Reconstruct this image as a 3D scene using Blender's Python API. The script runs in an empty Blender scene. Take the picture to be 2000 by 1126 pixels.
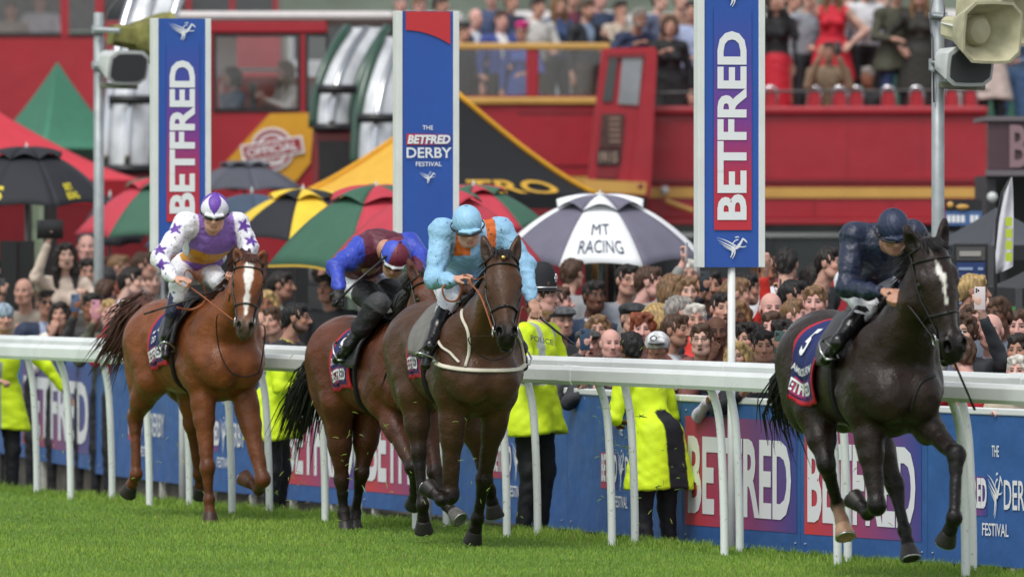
import bpy, math, random
import numpy as np
from mathutils import Vector, Matrix, Euler
SC = bpy.context.scene
COL = SC.collection
R = math.radians
FP = 300/36*2000.0        # focal length in photo pixels
HZ = 407.0                # horizon row
EYE = 2.25
# ---------------------------------------------------------------- camera, sky, sun
cd = bpy.data.cameras.new('camera'); cam = bpy.data.objects.new('camera', cd); COL.objects.link(cam)
cam.location = (0, 0, EYE); cam.rotation_euler = (R(90), 0, 0)
cd.lens = 300; cd.sensor_width = 36; cd.sensor_fit = 'HORIZONTAL'; cd.shift_y = -(563-HZ)/2000.0
cd.clip_start = 1; cd.clip_end = 5000
cd.dof.use_dof = True; cd.dof.focus_distance = 56.5; cd.dof.aperture_fstop = 3.3
SC.camera = cam
w = bpy.data.worlds.new('World'); SC.world = w; w.use_nodes = True
nt = w.node_tree; bg = nt.nodes['Background']
sky = nt.nodes.new('ShaderNodeTexSky'); sky.sky_type = 'NISHITA'; sky.sun_disc = False
SUN_EL, SUN_AZ = R(58), R(205)
sky.sun_elevation = SUN_EL; sky.sun_rotation = SUN_AZ; sky.air_density = 1.0; sky.dust_density = 1.5; sky.ozone_density = 1.0
hs = nt.nodes.new('ShaderNodeHueSaturation'); hs.inputs['Saturation'].default_value = 0.25
nt.links.new(sky.outputs[0], hs.inputs['Color']); nt.links.new(hs.outputs[0], bg.inputs[0]); bg.inputs[1].default_value = 0.12
sl = bpy.data.lights.new('sun', 'SUN'); so = bpy.data.objects.new('sun', sl); COL.objects.link(so)
sl.energy = 1.3; sl.angle = R(25); sl.color = (1.0, 0.97, 0.92)
sdir = Vector((math.sin(SUN_AZ)*math.cos(SUN_EL), math.cos(SUN_AZ)*math.cos(SUN_EL), math.sin(SUN_EL)))
so.rotation_euler = sdir.to_track_quat('Z', 'Y').to_euler()
SC.view_settings.view_transform = 'Standard'; SC.view_settings.look = 'None'; SC.view_settings.exposure = 0.62; SC.view_settings.gamma = 1
SC.render.engine = 'CYCLES'

# ---------------------------------------------------------------- helpers
def at(px, py, Y):
    return np.array([(px-1000)*Y/FP, Y, EYE-(py-HZ)*Y/FP])
def lin(h):
    h = h.lstrip('#'); v = [int(h[i:i+2], 16)/255 for i in (0, 2, 4)]
    return tuple((c/12.92 if c <= .04045 else ((c+.055)/1.055)**2.4) for c in v)
def unit(v):
    v = np.asarray(v, float); return v/max(1e-9, np.linalg.norm(v))
MATS = {}
def mat(name, col=None, rough=.6, metal=0, attr=None, noise=0.0, nscale=8, bump=0.0, bscale=40, coat=0.0, trans=0, emit=0, spec=.5, sheen=0, alpha=1, specks=0, wet=0, fine=0):
    if name in MATS: return MATS[name]
    m = bpy.data.materials.new(name); m.use_nodes = True; MATS[name] = m
    t = m.node_tree; b = t.nodes['Principled BSDF']; L = t.links.new
    b.inputs['Roughness'].default_value = rough; b.inputs['Metallic'].default_value = metal
    b.inputs['Coat Weight'].default_value = coat; b.inputs['Coat Roughness'].default_value = .15
    b.inputs['Specular IOR Level'].default_value = spec
    b.inputs['Transmission Weight'].default_value = trans
    b.inputs['Alpha'].default_value = alpha
    b.inputs['Sheen Weight'].default_value = sheen
    tc = t.nodes.new('ShaderNodeTexCoord')
    src = None
    if attr:
        a = t.nodes.new('ShaderNodeAttribute'); a.attribute_name = attr; src = a.outputs['Color']
    if noise > 0:
        n = t.nodes.new('ShaderNodeTexNoise'); n.inputs['Scale'].default_value = nscale; n.inputs['Detail'].default_value = 6
        L(tc.outputs['Object'], n.inputs['Vector'])
        mr = t.nodes.new('ShaderNodeMapRange'); mr.inputs[1].default_value = .3; mr.inputs[2].default_value = .7
        mr.inputs[3].default_value = 1-noise; mr.inputs[4].default_value = 1+noise
        L(n.outputs[0], mr.inputs[0])
        mx = t.nodes.new('ShaderNodeVectorMath'); mx.operation = 'SCALE'
        if src: L(src, mx.inputs[0])
        else: mx.inputs[0].default_value = col[:3]
        L(mr.outputs[0], mx.inputs['Scale']); src = mx.outputs[0]
    if specks:   # splashes of mud
        n3 = t.nodes.new('ShaderNodeTexNoise'); n3.inputs['Scale'].default_value = 42; n3.inputs['Detail'].default_value = 3; L(tc.outputs['Object'], n3.inputs['Vector'])
        m3 = t.nodes.new('ShaderNodeMapRange'); m3.inputs[1].default_value = .665-specks; m3.inputs[2].default_value = .69-specks; L(n3.outputs[0], m3.inputs[0])
        x3 = t.nodes.new('ShaderNodeMix'); x3.data_type = 'RGBA'; L(m3.outputs[0], x3.inputs[0]); L(src, x3.inputs[6]); x3.inputs[7].default_value = (.06, .05, .035, 1); src = x3.outputs[2]
    if wet:      # damp, glossier patches
        n4 = t.nodes.new('ShaderNodeTexNoise'); n4.inputs['Scale'].default_value = 5; n4.inputs['Detail'].default_value = 7; L(tc.outputs['Object'], n4.inputs['Vector'])
        m4 = t.nodes.new('ShaderNodeMapRange'); m4.inputs[1].default_value = .35; m4.inputs[2].default_value = .65; m4.inputs[3].default_value = rough-wet; m4.inputs[4].default_value = rough+wet; L(n4.outputs[0], m4.inputs[0]); L(m4.outputs[0], b.inputs['Roughness'])
    if src: L(src, b.inputs['Base Color'])
    else: b.inputs['Base Color'].default_value = (*col[:3], 1)
    if bump > 0:
        n2 = t.nodes.new('ShaderNodeTexNoise'); n2.inputs['Scale'].default_value = bscale; n2.inputs['Detail'].default_value = 5
        L(tc.outputs['Object'], n2.inputs['Vector'])
        bp = t.nodes.new('ShaderNodeBump'); bp.inputs['Strength'].default_value = 1; bp.inputs['Distance'].default_value = bump
        L(n2.outputs[0], bp.inputs['Height']); L(bp.outputs[0], b.inputs['Normal'])
        if fine:
            n5 = t.nodes.new('ShaderNodeTexNoise'); n5.inputs['Scale'].default_value = 110; n5.inputs['Detail'].default_value = 3; L(tc.outputs['Object'], n5.inputs['Vector'])
            b5 = t.nodes.new('ShaderNodeBump'); b5.inputs['Distance'].default_value = fine; L(n5.outputs[0], b5.inputs['Height']); L(bp.outputs[0], b5.inputs['Normal']); L(b5.outputs[0], b.inputs['Normal'])
    if emit: b.inputs['Emission Strength'].default_value = emit; b.inputs['Emission Color'].default_value = (*col[:3], 1)
    return m

def finish(name, V, Fq, mats, parent=None, mi=None, vcol=None, smooth=True, loc=(0, 0, 0)):
    """V Nx3, Fq list of faces (or Mx4 array) -> one mesh object"""
    me = bpy.data.meshes.new(name)
    V = np.asarray(V, dtype=np.float32).reshape(-1, 3) - np.asarray(loc, dtype=np.float32)
    if isinstance(Fq, np.ndarray):
        nf = len(Fq); k = Fq.shape[1]
        me.vertices.add(len(V)); me.vertices.foreach_set('co', V.ravel())
        me.loops.add(nf*k); me.loops.foreach_set('vertex_index', Fq.astype(np.int32).ravel())
        me.polygons.add(nf); me.polygons.foreach_set('loop_start', np.arange(0, nf*k, k, dtype=np.int32))
        me.polygons.foreach_set('loop_total', np.full(nf, k, dtype=np.int32))
    else:
        me.from_pydata(V.tolist(), [], [list(map(int, f)) for f in Fq])
    if not isinstance(mats, (list, tuple)): mats = [mats]
    for m in mats: me.materials.append(m)
    if mi is not None: me.polygons.foreach_set('material_index', np.asarray(mi, dtype=np.int32))
    me.polygons.foreach_set('use_smooth', np.full(len(me.polygons), bool(smooth)))
    if vcol is not None:
        ca = me.color_attributes.new('col', 'FLOAT_COLOR', 'POINT')
        a = np.ones((len(V), 4), dtype=np.float32); a[:, :3] = vcol
        ca.data.foreach_set('color', a.ravel())
    me.update(); me.validate()
    o = bpy.data.objects.new(name, me); COL.objects.link(o)
    if parent is not None: o.parent = parent
    else: o.location = loc
    return o
def thing(name, label, cat, loc=(0, 0, 0), group=None, rz=0):
    o = bpy.data.objects.new(name, None); COL.objects.link(o); o.location = tuple(float(v) for v in loc); o.rotation_euler = (0, 0, rz)
    o.empty_display_size = .1
    o['label'] = label; o['category'] = cat
    if group: o['group'] = group
    return o
def tag(o, label, cat, group=None):
    o['label'] = label; o['category'] = cat
    if group: o['group'] = group
    return o
def wmat(o):  # world matrix of a thing without a depsgraph update
    return Matrix.Translation(o.location) @ Euler(o.rotation_euler).to_matrix().to_4x4()

class MB:
    """collects primitives in world coordinates; build() links them as one mesh"""
    def __init__(s): s.v = []; s.f = []; s.m = []; s.n = 0; s.c = []
    def add(s, V, Fs, m=0, c=(1, 1, 1), col=None):
        if col is not None: c = col
        V = np.asarray(V, float).reshape(-1, 3); s.v.append(V)
        s.f += [tuple(i+s.n for i in f) for f in Fs]; s.m += [m]*len(Fs); s.n += len(V)
        s.c.append(np.tile(np.asarray(c, float)[:3], (len(V), 1))); return s
    def box(s, c, d, m=0, rz=0, col=(1, 1, 1), M=None):
        x, y, z = [k/2 for k in d]
        P = np.array([[sx*x, sy*y, sz*z] for sz in (-1, 1) for sx, sy in ((-1, -1), (1, -1), (1, 1), (-1, 1))])
        if M is not None: P = P @ np.asarray(M).T
        elif rz:
            cr, sr = math.cos(rz), math.sin(rz); P = P @ np.array([[cr, -sr, 0], [sr, cr, 0], [0, 0, 1]]).T
        return s.add(P+np.asarray(c), [(3, 2, 1, 0), (4, 5, 6, 7), (0, 1, 5, 4), (1, 2, 6, 5), (2, 3, 7, 6), (3, 0, 4, 7)], m, col)
    def tube(s, pts, r, n=8, m=0, col=(1, 1, 1), cap=True, flat=None, up=(0, 0, 1)):
        P = [np.asarray(p, float) for p in pts]; k = len(P)
        if not hasattr(r, '__len__'): r = [r]*k
        V = []; prev = None
        for i in range(k):
            t = unit(P[min(i+1, k-1)]-P[max(i-1, 0)])
            if prev is None:
                a = np.asarray(up, float)
                if abs(np.dot(a, t)) > .95: a = np.array([1., 0, 0])
                u = unit(np.cross(a, t))
            else:
                u = unit(prev-t*np.dot(prev, t))
            prev = u; w_ = np.cross(t, u)
            fl = 1 if flat is None else flat
            for j in range(n):
                an = 2*math.pi*j/n; V.append(P[i]+r[i]*(math.cos(an)*u+fl*math.sin(an)*w_))
        Fs = [(i*n+j, i*n+(j+1) % n, (i+1)*n+(j+1) % n, (i+1)*n+j) for i in range(k-1) for j in range(n)]
        if cap: Fs += [tuple(range(n-1, -1, -1)), tuple((k-1)*n+j for j in range(n))]
        return s.add(V, Fs, m, col)
    def sweep(s, path, prof, m=0, col=(1, 1, 1), side=None):
        """prof: list of (a,b) in (side, up); path: points"""
        P = [np.asarray(p, float) for p in path]; n = len(prof); V = []
        for i in range(len(P)):
            t = unit(P[min(i+1, len(P)-1)]-P[max(i-1, 0)]); sd = unit(np.cross(t, (0, 0, 1))); up = np.cross(sd, t)
            V += [P[i]+a*sd+b*up for a, b in prof]
        Fs = [(i*n+j, i*n+(j+1) % n, (i+1)*n+(j+1) % n, (i+1)*n+j) for i in range(len(P)-1) for j in range(n)]
        Fs += [tuple(range(n-1, -1, -1)), tuple((len(P)-1)*n+j for j in range(n))]
        return s.add(V, Fs, m, col)
    def prism(s, poly, o, u, v, th, m=0, col=(1, 1, 1)):
        """2D polygon in frame o,u,v extruded th along u x v"""
        o, u, v = [np.asarray(a, float) for a in (o, u, v)]; w_ = unit(np.cross(u, v))*th; n = len(poly)
        A = [o+a*u+b*v for a, b in poly]; B = [p+w_ for p in A]
        return s.add(A+B, [tuple(range(n-1, -1, -1)), tuple(range(n, 2*n))]+[(i, (i+1) % n, n+(i+1) % n, n+i) for i in range(n)], m, col)
    def lathe(s, c, prof, n=24, m=0, col=(1, 1, 1), M=None, sx=1, sy=1):
        V = []
        for r, z in prof:
            for j in range(n):
                a = 2*math.pi*j/n; V.append((sx*r*math.cos(a), sy*r*math.sin(a), z))
        V = np.array(V)
        if M is not None: V = V @ np.asarray(M).T
        k = len(prof)
        Fs = [(i*n+j, i*n+(j+1) % n, (i+1)*n+(j+1) % n, (i+1)*n+j) for i in range(k-1) for j in range(n)]
        Fs += [tuple(range(n-1, -1, -1)), tuple((k-1)*n+j for j in range(n))]
        return s.add(V+np.asarray(c), Fs, m, col)
    def sphere(s, c, r, m=0, col=(1, 1, 1), n=12, M=None):
        r = np.ones(3)*r if not hasattr(r, '__len__') else np.asarray(r, float)
        V = [(0, 0, -1)]; k = n//2
        for i in range(1, k):
            a = -math.pi/2+math.pi*i/k
            V += [(math.cos(a)*math.cos(2*math.pi*j/n), math.cos(a)*math.sin(2*math.pi*j/n), math.sin(a)) for j in range(n)]
        V.append((0, 0, 1)); V = np.array(V)*r
        if M is not None: V = V @ np.asarray(M).T
        Fs = [(0, 1+(j+1) % n, 1+j) for j in range(n)]
        Fs += [(1+i*n+j, 1+i*n+(j+1) % n, 1+(i+1)*n+(j+1) % n, 1+(i+1)*n+j) for i in range(k-2) for j in range(n)]
        T = len(V)-1; b = 1+(k-2)*n
        Fs += [(b+j, b+(j+1) % n, T) for j in range(n)]
        return s.add(V+np.asarray(c), Fs, m, col)
    def build(s, name, mats, parent=None, smooth=False, vc=None, bevel=0, loc=None):
        if not s.v: return None
        V = np.vstack(s.v)
        if parent is not None:
            Mi = np.array(PW[parent.name].inverted()); V = V @ Mi[:3, :3].T + Mi[:3, 3]
        if loc is None: loc = (0, 0, 0)
        if vc is None: vc = any('vc' in m.name for m in (mats if isinstance(mats, (list, tuple)) else [mats]))
        o = finish(name, V, s.f, mats, parent, s.m, np.vstack(s.c) if vc else None, smooth, loc)
        if smooth == 'auto':
            o.data.polygons.foreach_set('use_smooth', np.ones(len(o.data.polygons), bool))
            o.data.set_sharp_from_angle(angle=R(40))
        if bevel:
            b = o.modifiers.new('bevel', 'BEVEL'); b.width = bevel; b.segments = 2; b.limit_method = 'ANGLE'
        return o
    def build2(s, name, mats, parent):   # vertices already in the parent's own frame
        return finish(name, np.vstack(s.v), s.f, mats, parent, s.m, None, True)
class _PW(dict):
    def __missing__(s, k):
        o = bpy.data.objects[k]
        M = wmat(o)
        q = o
        while q.parent is not None:
            q = q.parent; M = wmat(q) @ M
        return M
PW = _PW()

# ---------------------------------------------------------------- signed distance bodies
class Fld:
    def __init__(s): s.p = []
    def cone(s, a, b, ra, rb=None, k=.03, c=(1, 1, 1), neg=False, kc=None):
        s.p.append(('c', np.asarray(a, float), np.asarray(b, float), ra, ra if rb is None else rb, k, c, neg, k if kc is None else kc)); return s
    def chain(s, pts, rr, k=.03, c=(1, 1, 1), kc=None):
        for i in range(len(pts)-1): s.cone(pts[i], pts[i+1], rr[i], rr[i+1], k, c, kc=kc)
        return s
    def ell(s, c0, r, k=.03, c=(1, 1, 1), M=None, neg=False, kc=None):
        """M: 3x3 whose rows are the local axes"""
        s.p.append(('e', np.asarray(c0, float), np.asarray(r, float)*np.ones(3), None if M is None else np.asarray(M, float), None, k, c, neg, k if kc is None else kc)); return s
    def bb(s, q, ex=0):
        if q[0] == 'c':
            r = max(q[3], q[4])+ex; return np.minimum(q[1], q[2])-r, np.maximum(q[1], q[2])+r
        if q[3] is None: r = q[2]
        else: r = np.sqrt(((q[3]*q[2][:, None])**2).sum(0))
        return q[1]-r-ex, q[1]+r+ex
    @staticmethod
    def ev(q, x, y, z):
        if q[0] == 'c':
            a, b = q[1], q[2]; d = b-a; L = max(1e-9, float(d@d))
            px, py, pz = x-a[0], y-a[1], z-a[2]
            t = np.clip((px*d[0]+py*d[1]+pz*d[2])/L, 0, 1)
            return np.sqrt((px-d[0]*t)**2+(py-d[1]*t)**2+(pz-d[2]*t)**2)-(q[3]+(q[4]-q[3])*t)
        px, py, pz = x-q[1][0], y-q[1][1], z-q[1][2]; M = q[3]; r = q[2]
        if M is not None:
            px, py, pz = (M[0, 0]*px+M[0, 1]*py+M[0, 2]*pz, M[1, 0]*px+M[1, 1]*py+M[1, 2]*pz, M[2, 0]*px+M[2, 1]*py+M[2, 2]*pz)
        k0 = np.sqrt((px/r[0])**2+(py/r[1])**2+(pz/r[2])**2); k1 = np.sqrt((px/r[0]**2)**2+(py/r[1]**2)**2+(pz/r[2]**2)**2)
        return k0*(k0-1)/np.maximum(k1, 1e-6)
    def at(s, P, col=False):
        P = np.asarray(P, float); x, y, z = P[:, 0], P[:, 1], P[:, 2]
        d = np.full(len(P), 1.0); C = np.zeros((len(P), 3))
        for q in s.p:
            k = q[5]; dp = s.ev(q, x, y, z)
            if q[7]:
                h = np.clip(.5-.5*(d+dp)/k, 0, 1); nd = d+(-dp-d)*h+k*h*(1-h)
                if col and q[6] is not None:
                    hc = np.clip(.5-.5*(d+dp)/q[8], 0, 1)[:, None]; C = C*(1-hc)+np.asarray(q[6])[None, :]*hc
                d = nd
            else:
                h = np.clip(.5+.5*(d-dp)/k, 0, 1)
                if col:
                    hc = np.clip(.5+.5*(d-dp)/q[8], 0, 1)[:, None]; C = C*(1-hc)+np.asarray(q[6])[None, :]*hc
                d = d+(dp-d)*h-k*h*(1-h)
        return (d, C) if col else d
    def grad(s, P, e=.002):
        d0 = s.at(P); g = np.stack([s.at(P+np.eye(3)[i]*e)-d0 for i in range(3)], 1)/e
        return d0, g
    def proj(s, P, off=0.0, it=4):
        P = np.array(P, float)
        for _ in range(it):
            d, g = s.grad(P); n2 = np.maximum((g*g).sum(1), .2); P = P-g*((d-off)/n2)[:, None]
        return P
    def mesh(s, h=.012, newton=1):
        bbs = [s.bb(q) for q in s.p if not q[7]]
        lo = np.min([b[0] for b in bbs], 0)-2.5*h-.02; hi = np.max([b[1] for b in bbs], 0)+2.5*h+.02
        n = np.ceil((hi-lo)/h).astype(int)+1
        ax = [(lo[i]+h*np.arange(n[i])).astype(np.float32) for i in range(3)]
        D = np.full(n, .3, np.float32)
        for q in s.p:
            k = q[5]; a, b = s.bb(q, k+2*h); i0 = np.clip(np.floor((a-lo)/h).astype(int), 0, n); i1 = np.clip(np.ceil((b-lo)/h).astype(int)+1, 0, n)
            if (i1 <= i0).any(): continue
            sl_ = tuple(slice(i0[i], i1[i]) for i in range(3))
            dp = s.ev(q, ax[0][sl_[0]][:, None, None], ax[1][sl_[1]][None, :, None], ax[2][sl_[2]][None, None, :]).astype(np.float32)
            d = D[sl_]
            if q[7]:
                hh = np.clip(.5-.5*(d+dp)/k, 0, 1); D[sl_] = d+(-dp-d)*hh+k*hh*(1-hh)
            else:
                hh = np.clip(.5+.5*(d-dp)/k, 0, 1); D[sl_] = d+(dp-d)*hh-k*hh*(1-hh)
        S = D < 0
        cnt = sum(S[i:n[0]-1+i, j:n[1]-1+j, l:n[2]-1+l].astype(np.int8) for i in (0, 1) for j in (0, 1) for l in (0, 1))
        act = (cnt > 0) & (cnt < 8); I = np.argwhere(act); ids = np.full(act.shape, -1, np.int32); ids[act] = np.arange(len(I))
        pos = np.zeros((len(I), 3)); ct = np.zeros(len(I))
        crn = [(i, j, l) for i in (0, 1) for j in (0, 1) for l in (0, 1)]
        for a in crn:
            for axn in range(3):
                if a[axn] == 1: continue
                b = list(a); b[axn] = 1
                da = D[I[:, 0]+a[0], I[:, 1]+a[1], I[:, 2]+a[2]]; db = D[I[:, 0]+b[0], I[:, 1]+b[1], I[:, 2]+b[2]]
                m_ = (da < 0) != (db < 0); t = np.where(m_, da/np.where(m_, da-db, 1), 0)
                p = np.tile(np.array(a, float), (len(I), 1)); p[:, axn] = t
                pos += p*m_[:, None]; ct += m_
        V = (I+pos/ct[:, None])*h+lo
        Q = []
        for axn in range(3):
            sh = [slice(None)]*3; sh2 = [slice(None)]*3; sh[axn] = slice(0, -1); sh2[axn] = slice(1, None)
            A, B = S[tuple(sh)], S[tuple(sh2)]; E = np.argwhere(A != B)
            o1, o2 = [(1, 2), (2, 0), (0, 1)][axn]
            ok = (E[:, o1] > 0) & (E[:, o2] > 0) & (E[:, o1] < n[o1]-1) & (E[:, o2] < n[o2]-1); E = E[ok]
            fl = A[E[:, 0], E[:, 1], E[:, 2]]
            def cid(da, db):
                T = E.copy(); T[:, o1] += da; T[:, o2] += db; return ids[T[:, 0], T[:, 1], T[:, 2]]
            q4 = np.stack([cid(-1, -1), cid(0, -1), cid(0, 0), cid(-1, 0)], 1)
            q4[~fl] = q4[~fl][:, ::-1]; Q.append(q4)
        Q = np.vstack(Q); Q = Q[(Q >= 0).all(1)]
        if newton:
            d, g = s.grad(V, h*.25); st = g*(d/np.maximum((g*g).sum(1), .25))[:, None]
            ln = np.linalg.norm(st, axis=1); st *= np.minimum(1, .7*h/np.maximum(ln, 1e-9))[:, None]; V = V-st
        return V, Q
def sdf_obj(name, f, h, m, parent=None, newton=1, colfn=None, xf=None, disp=None):
    V, Q = f.mesh(h, newton); _, C = f.at(V, True)
    if colfn is not None: C = colfn(V, C)
    if disp is not None: V = disp(V, f)
    if xf is not None: V = xf(V)
    return finish(name, V, Q, m, parent, None, C, True)

# ---------------------------------------------------------------- lettering
def text_raw(s, offset=0.0, ext=0.0, shear=0.0, space=1.0, res=3):
    c = bpy.data.curves.new('lettering', 'FONT'); c.body = s; c.size = 1; c.offset = offset; c.extrude = ext; c.resolution_u = res; c.shear = shear
    c.space_character = space; c.fill_mode = 'BOTH' if ext else 'FRONT'
    o = bpy.data.objects.new('lettering', c); COL.objects.link(o)
    dg = bpy.context.evaluated_depsgraph_get(); dg.update()
    me = bpy.data.meshes.new_from_object(o.evaluated_get(dg))
    V = np.array([v.co[:] for v in me.vertices]); Fs = [tuple(p.vertices) for p in me.polygons]
    bpy.data.objects.remove(o); bpy.data.curves.remove(c); bpy.data.meshes.remove(me)
    lo, hi = V.min(0), V.max(0)
    V[:, 0] = (V[:, 0]-lo[0])/(hi[0]-lo[0]); V[:, 1] = (V[:, 1]-lo[1])/(hi[1]-lo[1])
    return V, Fs
_TC = {}
def text(s, **k):
    key = (s, tuple(sorted(k.items())))
    if key not in _TC: _TC[key] = text_raw(s, **k)
    V, Fs = _TC[key]; return V.copy(), Fs
def put_text(mb, s, o, u, v, m=0, off=.004, col=(1, 1, 1), **k):
    """fit text into the parallelogram o, o+u, o+v (numpy vectors), raised off along u x v"""
    V, Fs = text(s, **k); o, u, v = [np.asarray(a, float) for a in (o, u, v)]; n_ = unit(np.cross(u, v))*off
    mb.add(o+V[:, :1]*u+V[:, 1:2]*v+n_, Fs, m, col)
def stroke(pts, ws):
    """tapered stroke polygon from a centre line"""
    P = np.array(pts, float); L = []; Rr = []
    for i in range(len(P)):
        t = unit(P[min(i+1, len(P)-1)]-P[max(i-1, 0)]); nn = np.array([-t[1], t[0]])
        L.append(P[i]+nn*ws[i]/2); Rr.append(P[i]-nn*ws[i]/2)
    return L, Rr
def bez(p0, p1, p2, n=8):
    return [tuple((1-t)**2*np.array(p0)+2*t*(1-t)*np.array(p1)+t*t*np.array(p2)) for t in np.linspace(0, 1, n)]
EMB = [  # winged galloping horse emblem, unit square, flying to the right
    (bez((0, .86), (.3, .80), (.62, .52)), (.0, .07)), (bez((.02, .78), (.25, .64), (.6, .44)), (.0, .08)), (bez((.08, .66), (.28, .52), (.58, .36)), (.0, .07)),
    (bez((.2, .52), (.36, .42), (.55, .30)), (.0, .05)), (bez((.50, .5), (.62, .34), (.72, .52)), (.09, .09)), (bez((.66, .46), (.78, .62), (.84, .80)), (.12, .05)),
    (bez((.82, .82), (.92, .80), (.99, .66)), (.09, .03)), (bez((.72, .50), (.86, .46), (.97, .52)), (.05, .02)), (bez((.52, .44), (.54, .22), (.44, .05)), (.1, .02)),
    (bez((.58, .38), (.62, .2), (.5, .0)), (.06, .015)), (bez((.52, .62), (.58, .78), (.70, .78)), (.03, .05)), (bez((.60, .86), (.66, .93), (.72, .88)), (.04, .04))]
def put_emblem(mb, o, u, v, m=0, off=.004, col=(1, 1, 1)):
    o, u, v = [np.asarray(a, float) for a in (o, u, v)]; nn = unit(np.cross(u, v))*off
    for pts, (w0, w1) in EMB:
        k = len(pts); ws = [max(.008, w0+(w1-w0)*i/(k-1)) if w1 > .04 or w0 < .01 else max(.008, w0+(w1-w0)*i/(k-1)) for i in range(k)]
        L, Rr = stroke(pts, ws)
        A = [o+p[0]*u+p[1]*v+nn for p in L]+[o+p[0]*u+p[1]*v+nn for p in Rr]
        mb.add(A, [(i, k+i, k+i+1, i+1) for i in range(k-1)], m, col)
        nn = nn+unit(np.cross(u, v))*.0004
# ================================================================ GROUND
UQ = np.array([.9125, .409]); UT = np.array([.409, -.9125]); C0 = 23.9
def tq(t, q): p = UQ*(C0+q)+UT*t; return p
def on_q(px, q): a = (px-1000)/FP; Y = (C0+q)/(.409+.9125*a); return a*Y, Y
QP = [(-400, 0), (.50, 0), (.62, -.03), (.80, -.16), (1.1, -.30), (1.5, -.35), (5, -.35), (14, -.2), (40, .30), (80, .5), (600, 3), (3000, 12)]
def gz(x, y):
    q = .9125*x+.409*y-C0; return float(np.interp(q, [a for a, _ in QP], [b for _, b in QP]))
def strip(name, q0, q1, m, z=0.0, n=1):
    qs = sorted({q0, q1, *[a for a, _ in QP if q0 < a < q1]}); ts = np.linspace(-400, 300, 15); V = []
    for q in qs:
        zz = float(np.interp(q, [a for a, _ in QP], [b for _, b in QP]))+z
        for t in ts: V.append((*tq(t, q), zz))
    k = len(ts); F_ = [(i*k+j, i*k+j+1, (i+1)*k+j+1, (i+1)*k+j) for i in range(len(qs)-1) for j in range(k-1)]
    o = finish(name, V, F_, [m], smooth=False); o['kind'] = 'structure'; return o
def turf_mat():
    m = bpy.data.materials.new('turf'); m.use_nodes = True; t = m.node_tree; b = t.nodes['Principled BSDF']; L = t.links.new
    tc = t.nodes.new('ShaderNodeTexCoord'); n1 = t.nodes.new('ShaderNodeTexNoise'); n1.inputs['Scale'].default_value = 1.2; n1.inputs['Detail'].default_value = 8
    n2 = t.nodes.new('ShaderNodeTexNoise'); n2.inputs['Scale'].default_value = 45; n2.inputs['Detail'].default_value = 6
    r = t.nodes.new('ShaderNodeValToRGB'); r.color_ramp.elements[0].position = .3; r.color_ramp.elements[0].color = (.07, .17, .02, 1); r.color_ramp.elements[1].position = .75; r.color_ramp.elements[1].color = (.15, .28, .035, 1)
    mx = t.nodes.new('ShaderNodeMath'); mx.operation = 'ADD'; mm = t.nodes.new('ShaderNodeMath'); mm.operation = 'MULTIPLY'; mm.inputs[1].default_value = .5
    L(tc.outputs['Object'], n1.inputs[0]); L(tc.outputs['Object'], n2.inputs[0]); L(n1.outputs[0], mx.inputs[0]); L(n2.outputs[0], mx.inputs[1]); L(mx.outputs[0], mm.inputs[0]); L(mm.outputs[0], r.inputs[0]); L(r.outputs[0], b.inputs['Base Color'])
    b.inputs['Roughness'].default_value = .85; bp = t.nodes.new('ShaderNodeBump'); bp.inputs['Distance'].default_value = .03; L(n2.outputs[0], bp.inputs['Height']); L(bp.outputs[0], b.inputs['Normal'])
    return m
strip('turf_ground', -400, .62, turf_mat())
strip('enclosure_ground', .62, 3000, mat('trodden_ground', (.055, .05, .038), .95, noise=.45, nscale=3, bump=.02, bscale=20))
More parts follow.
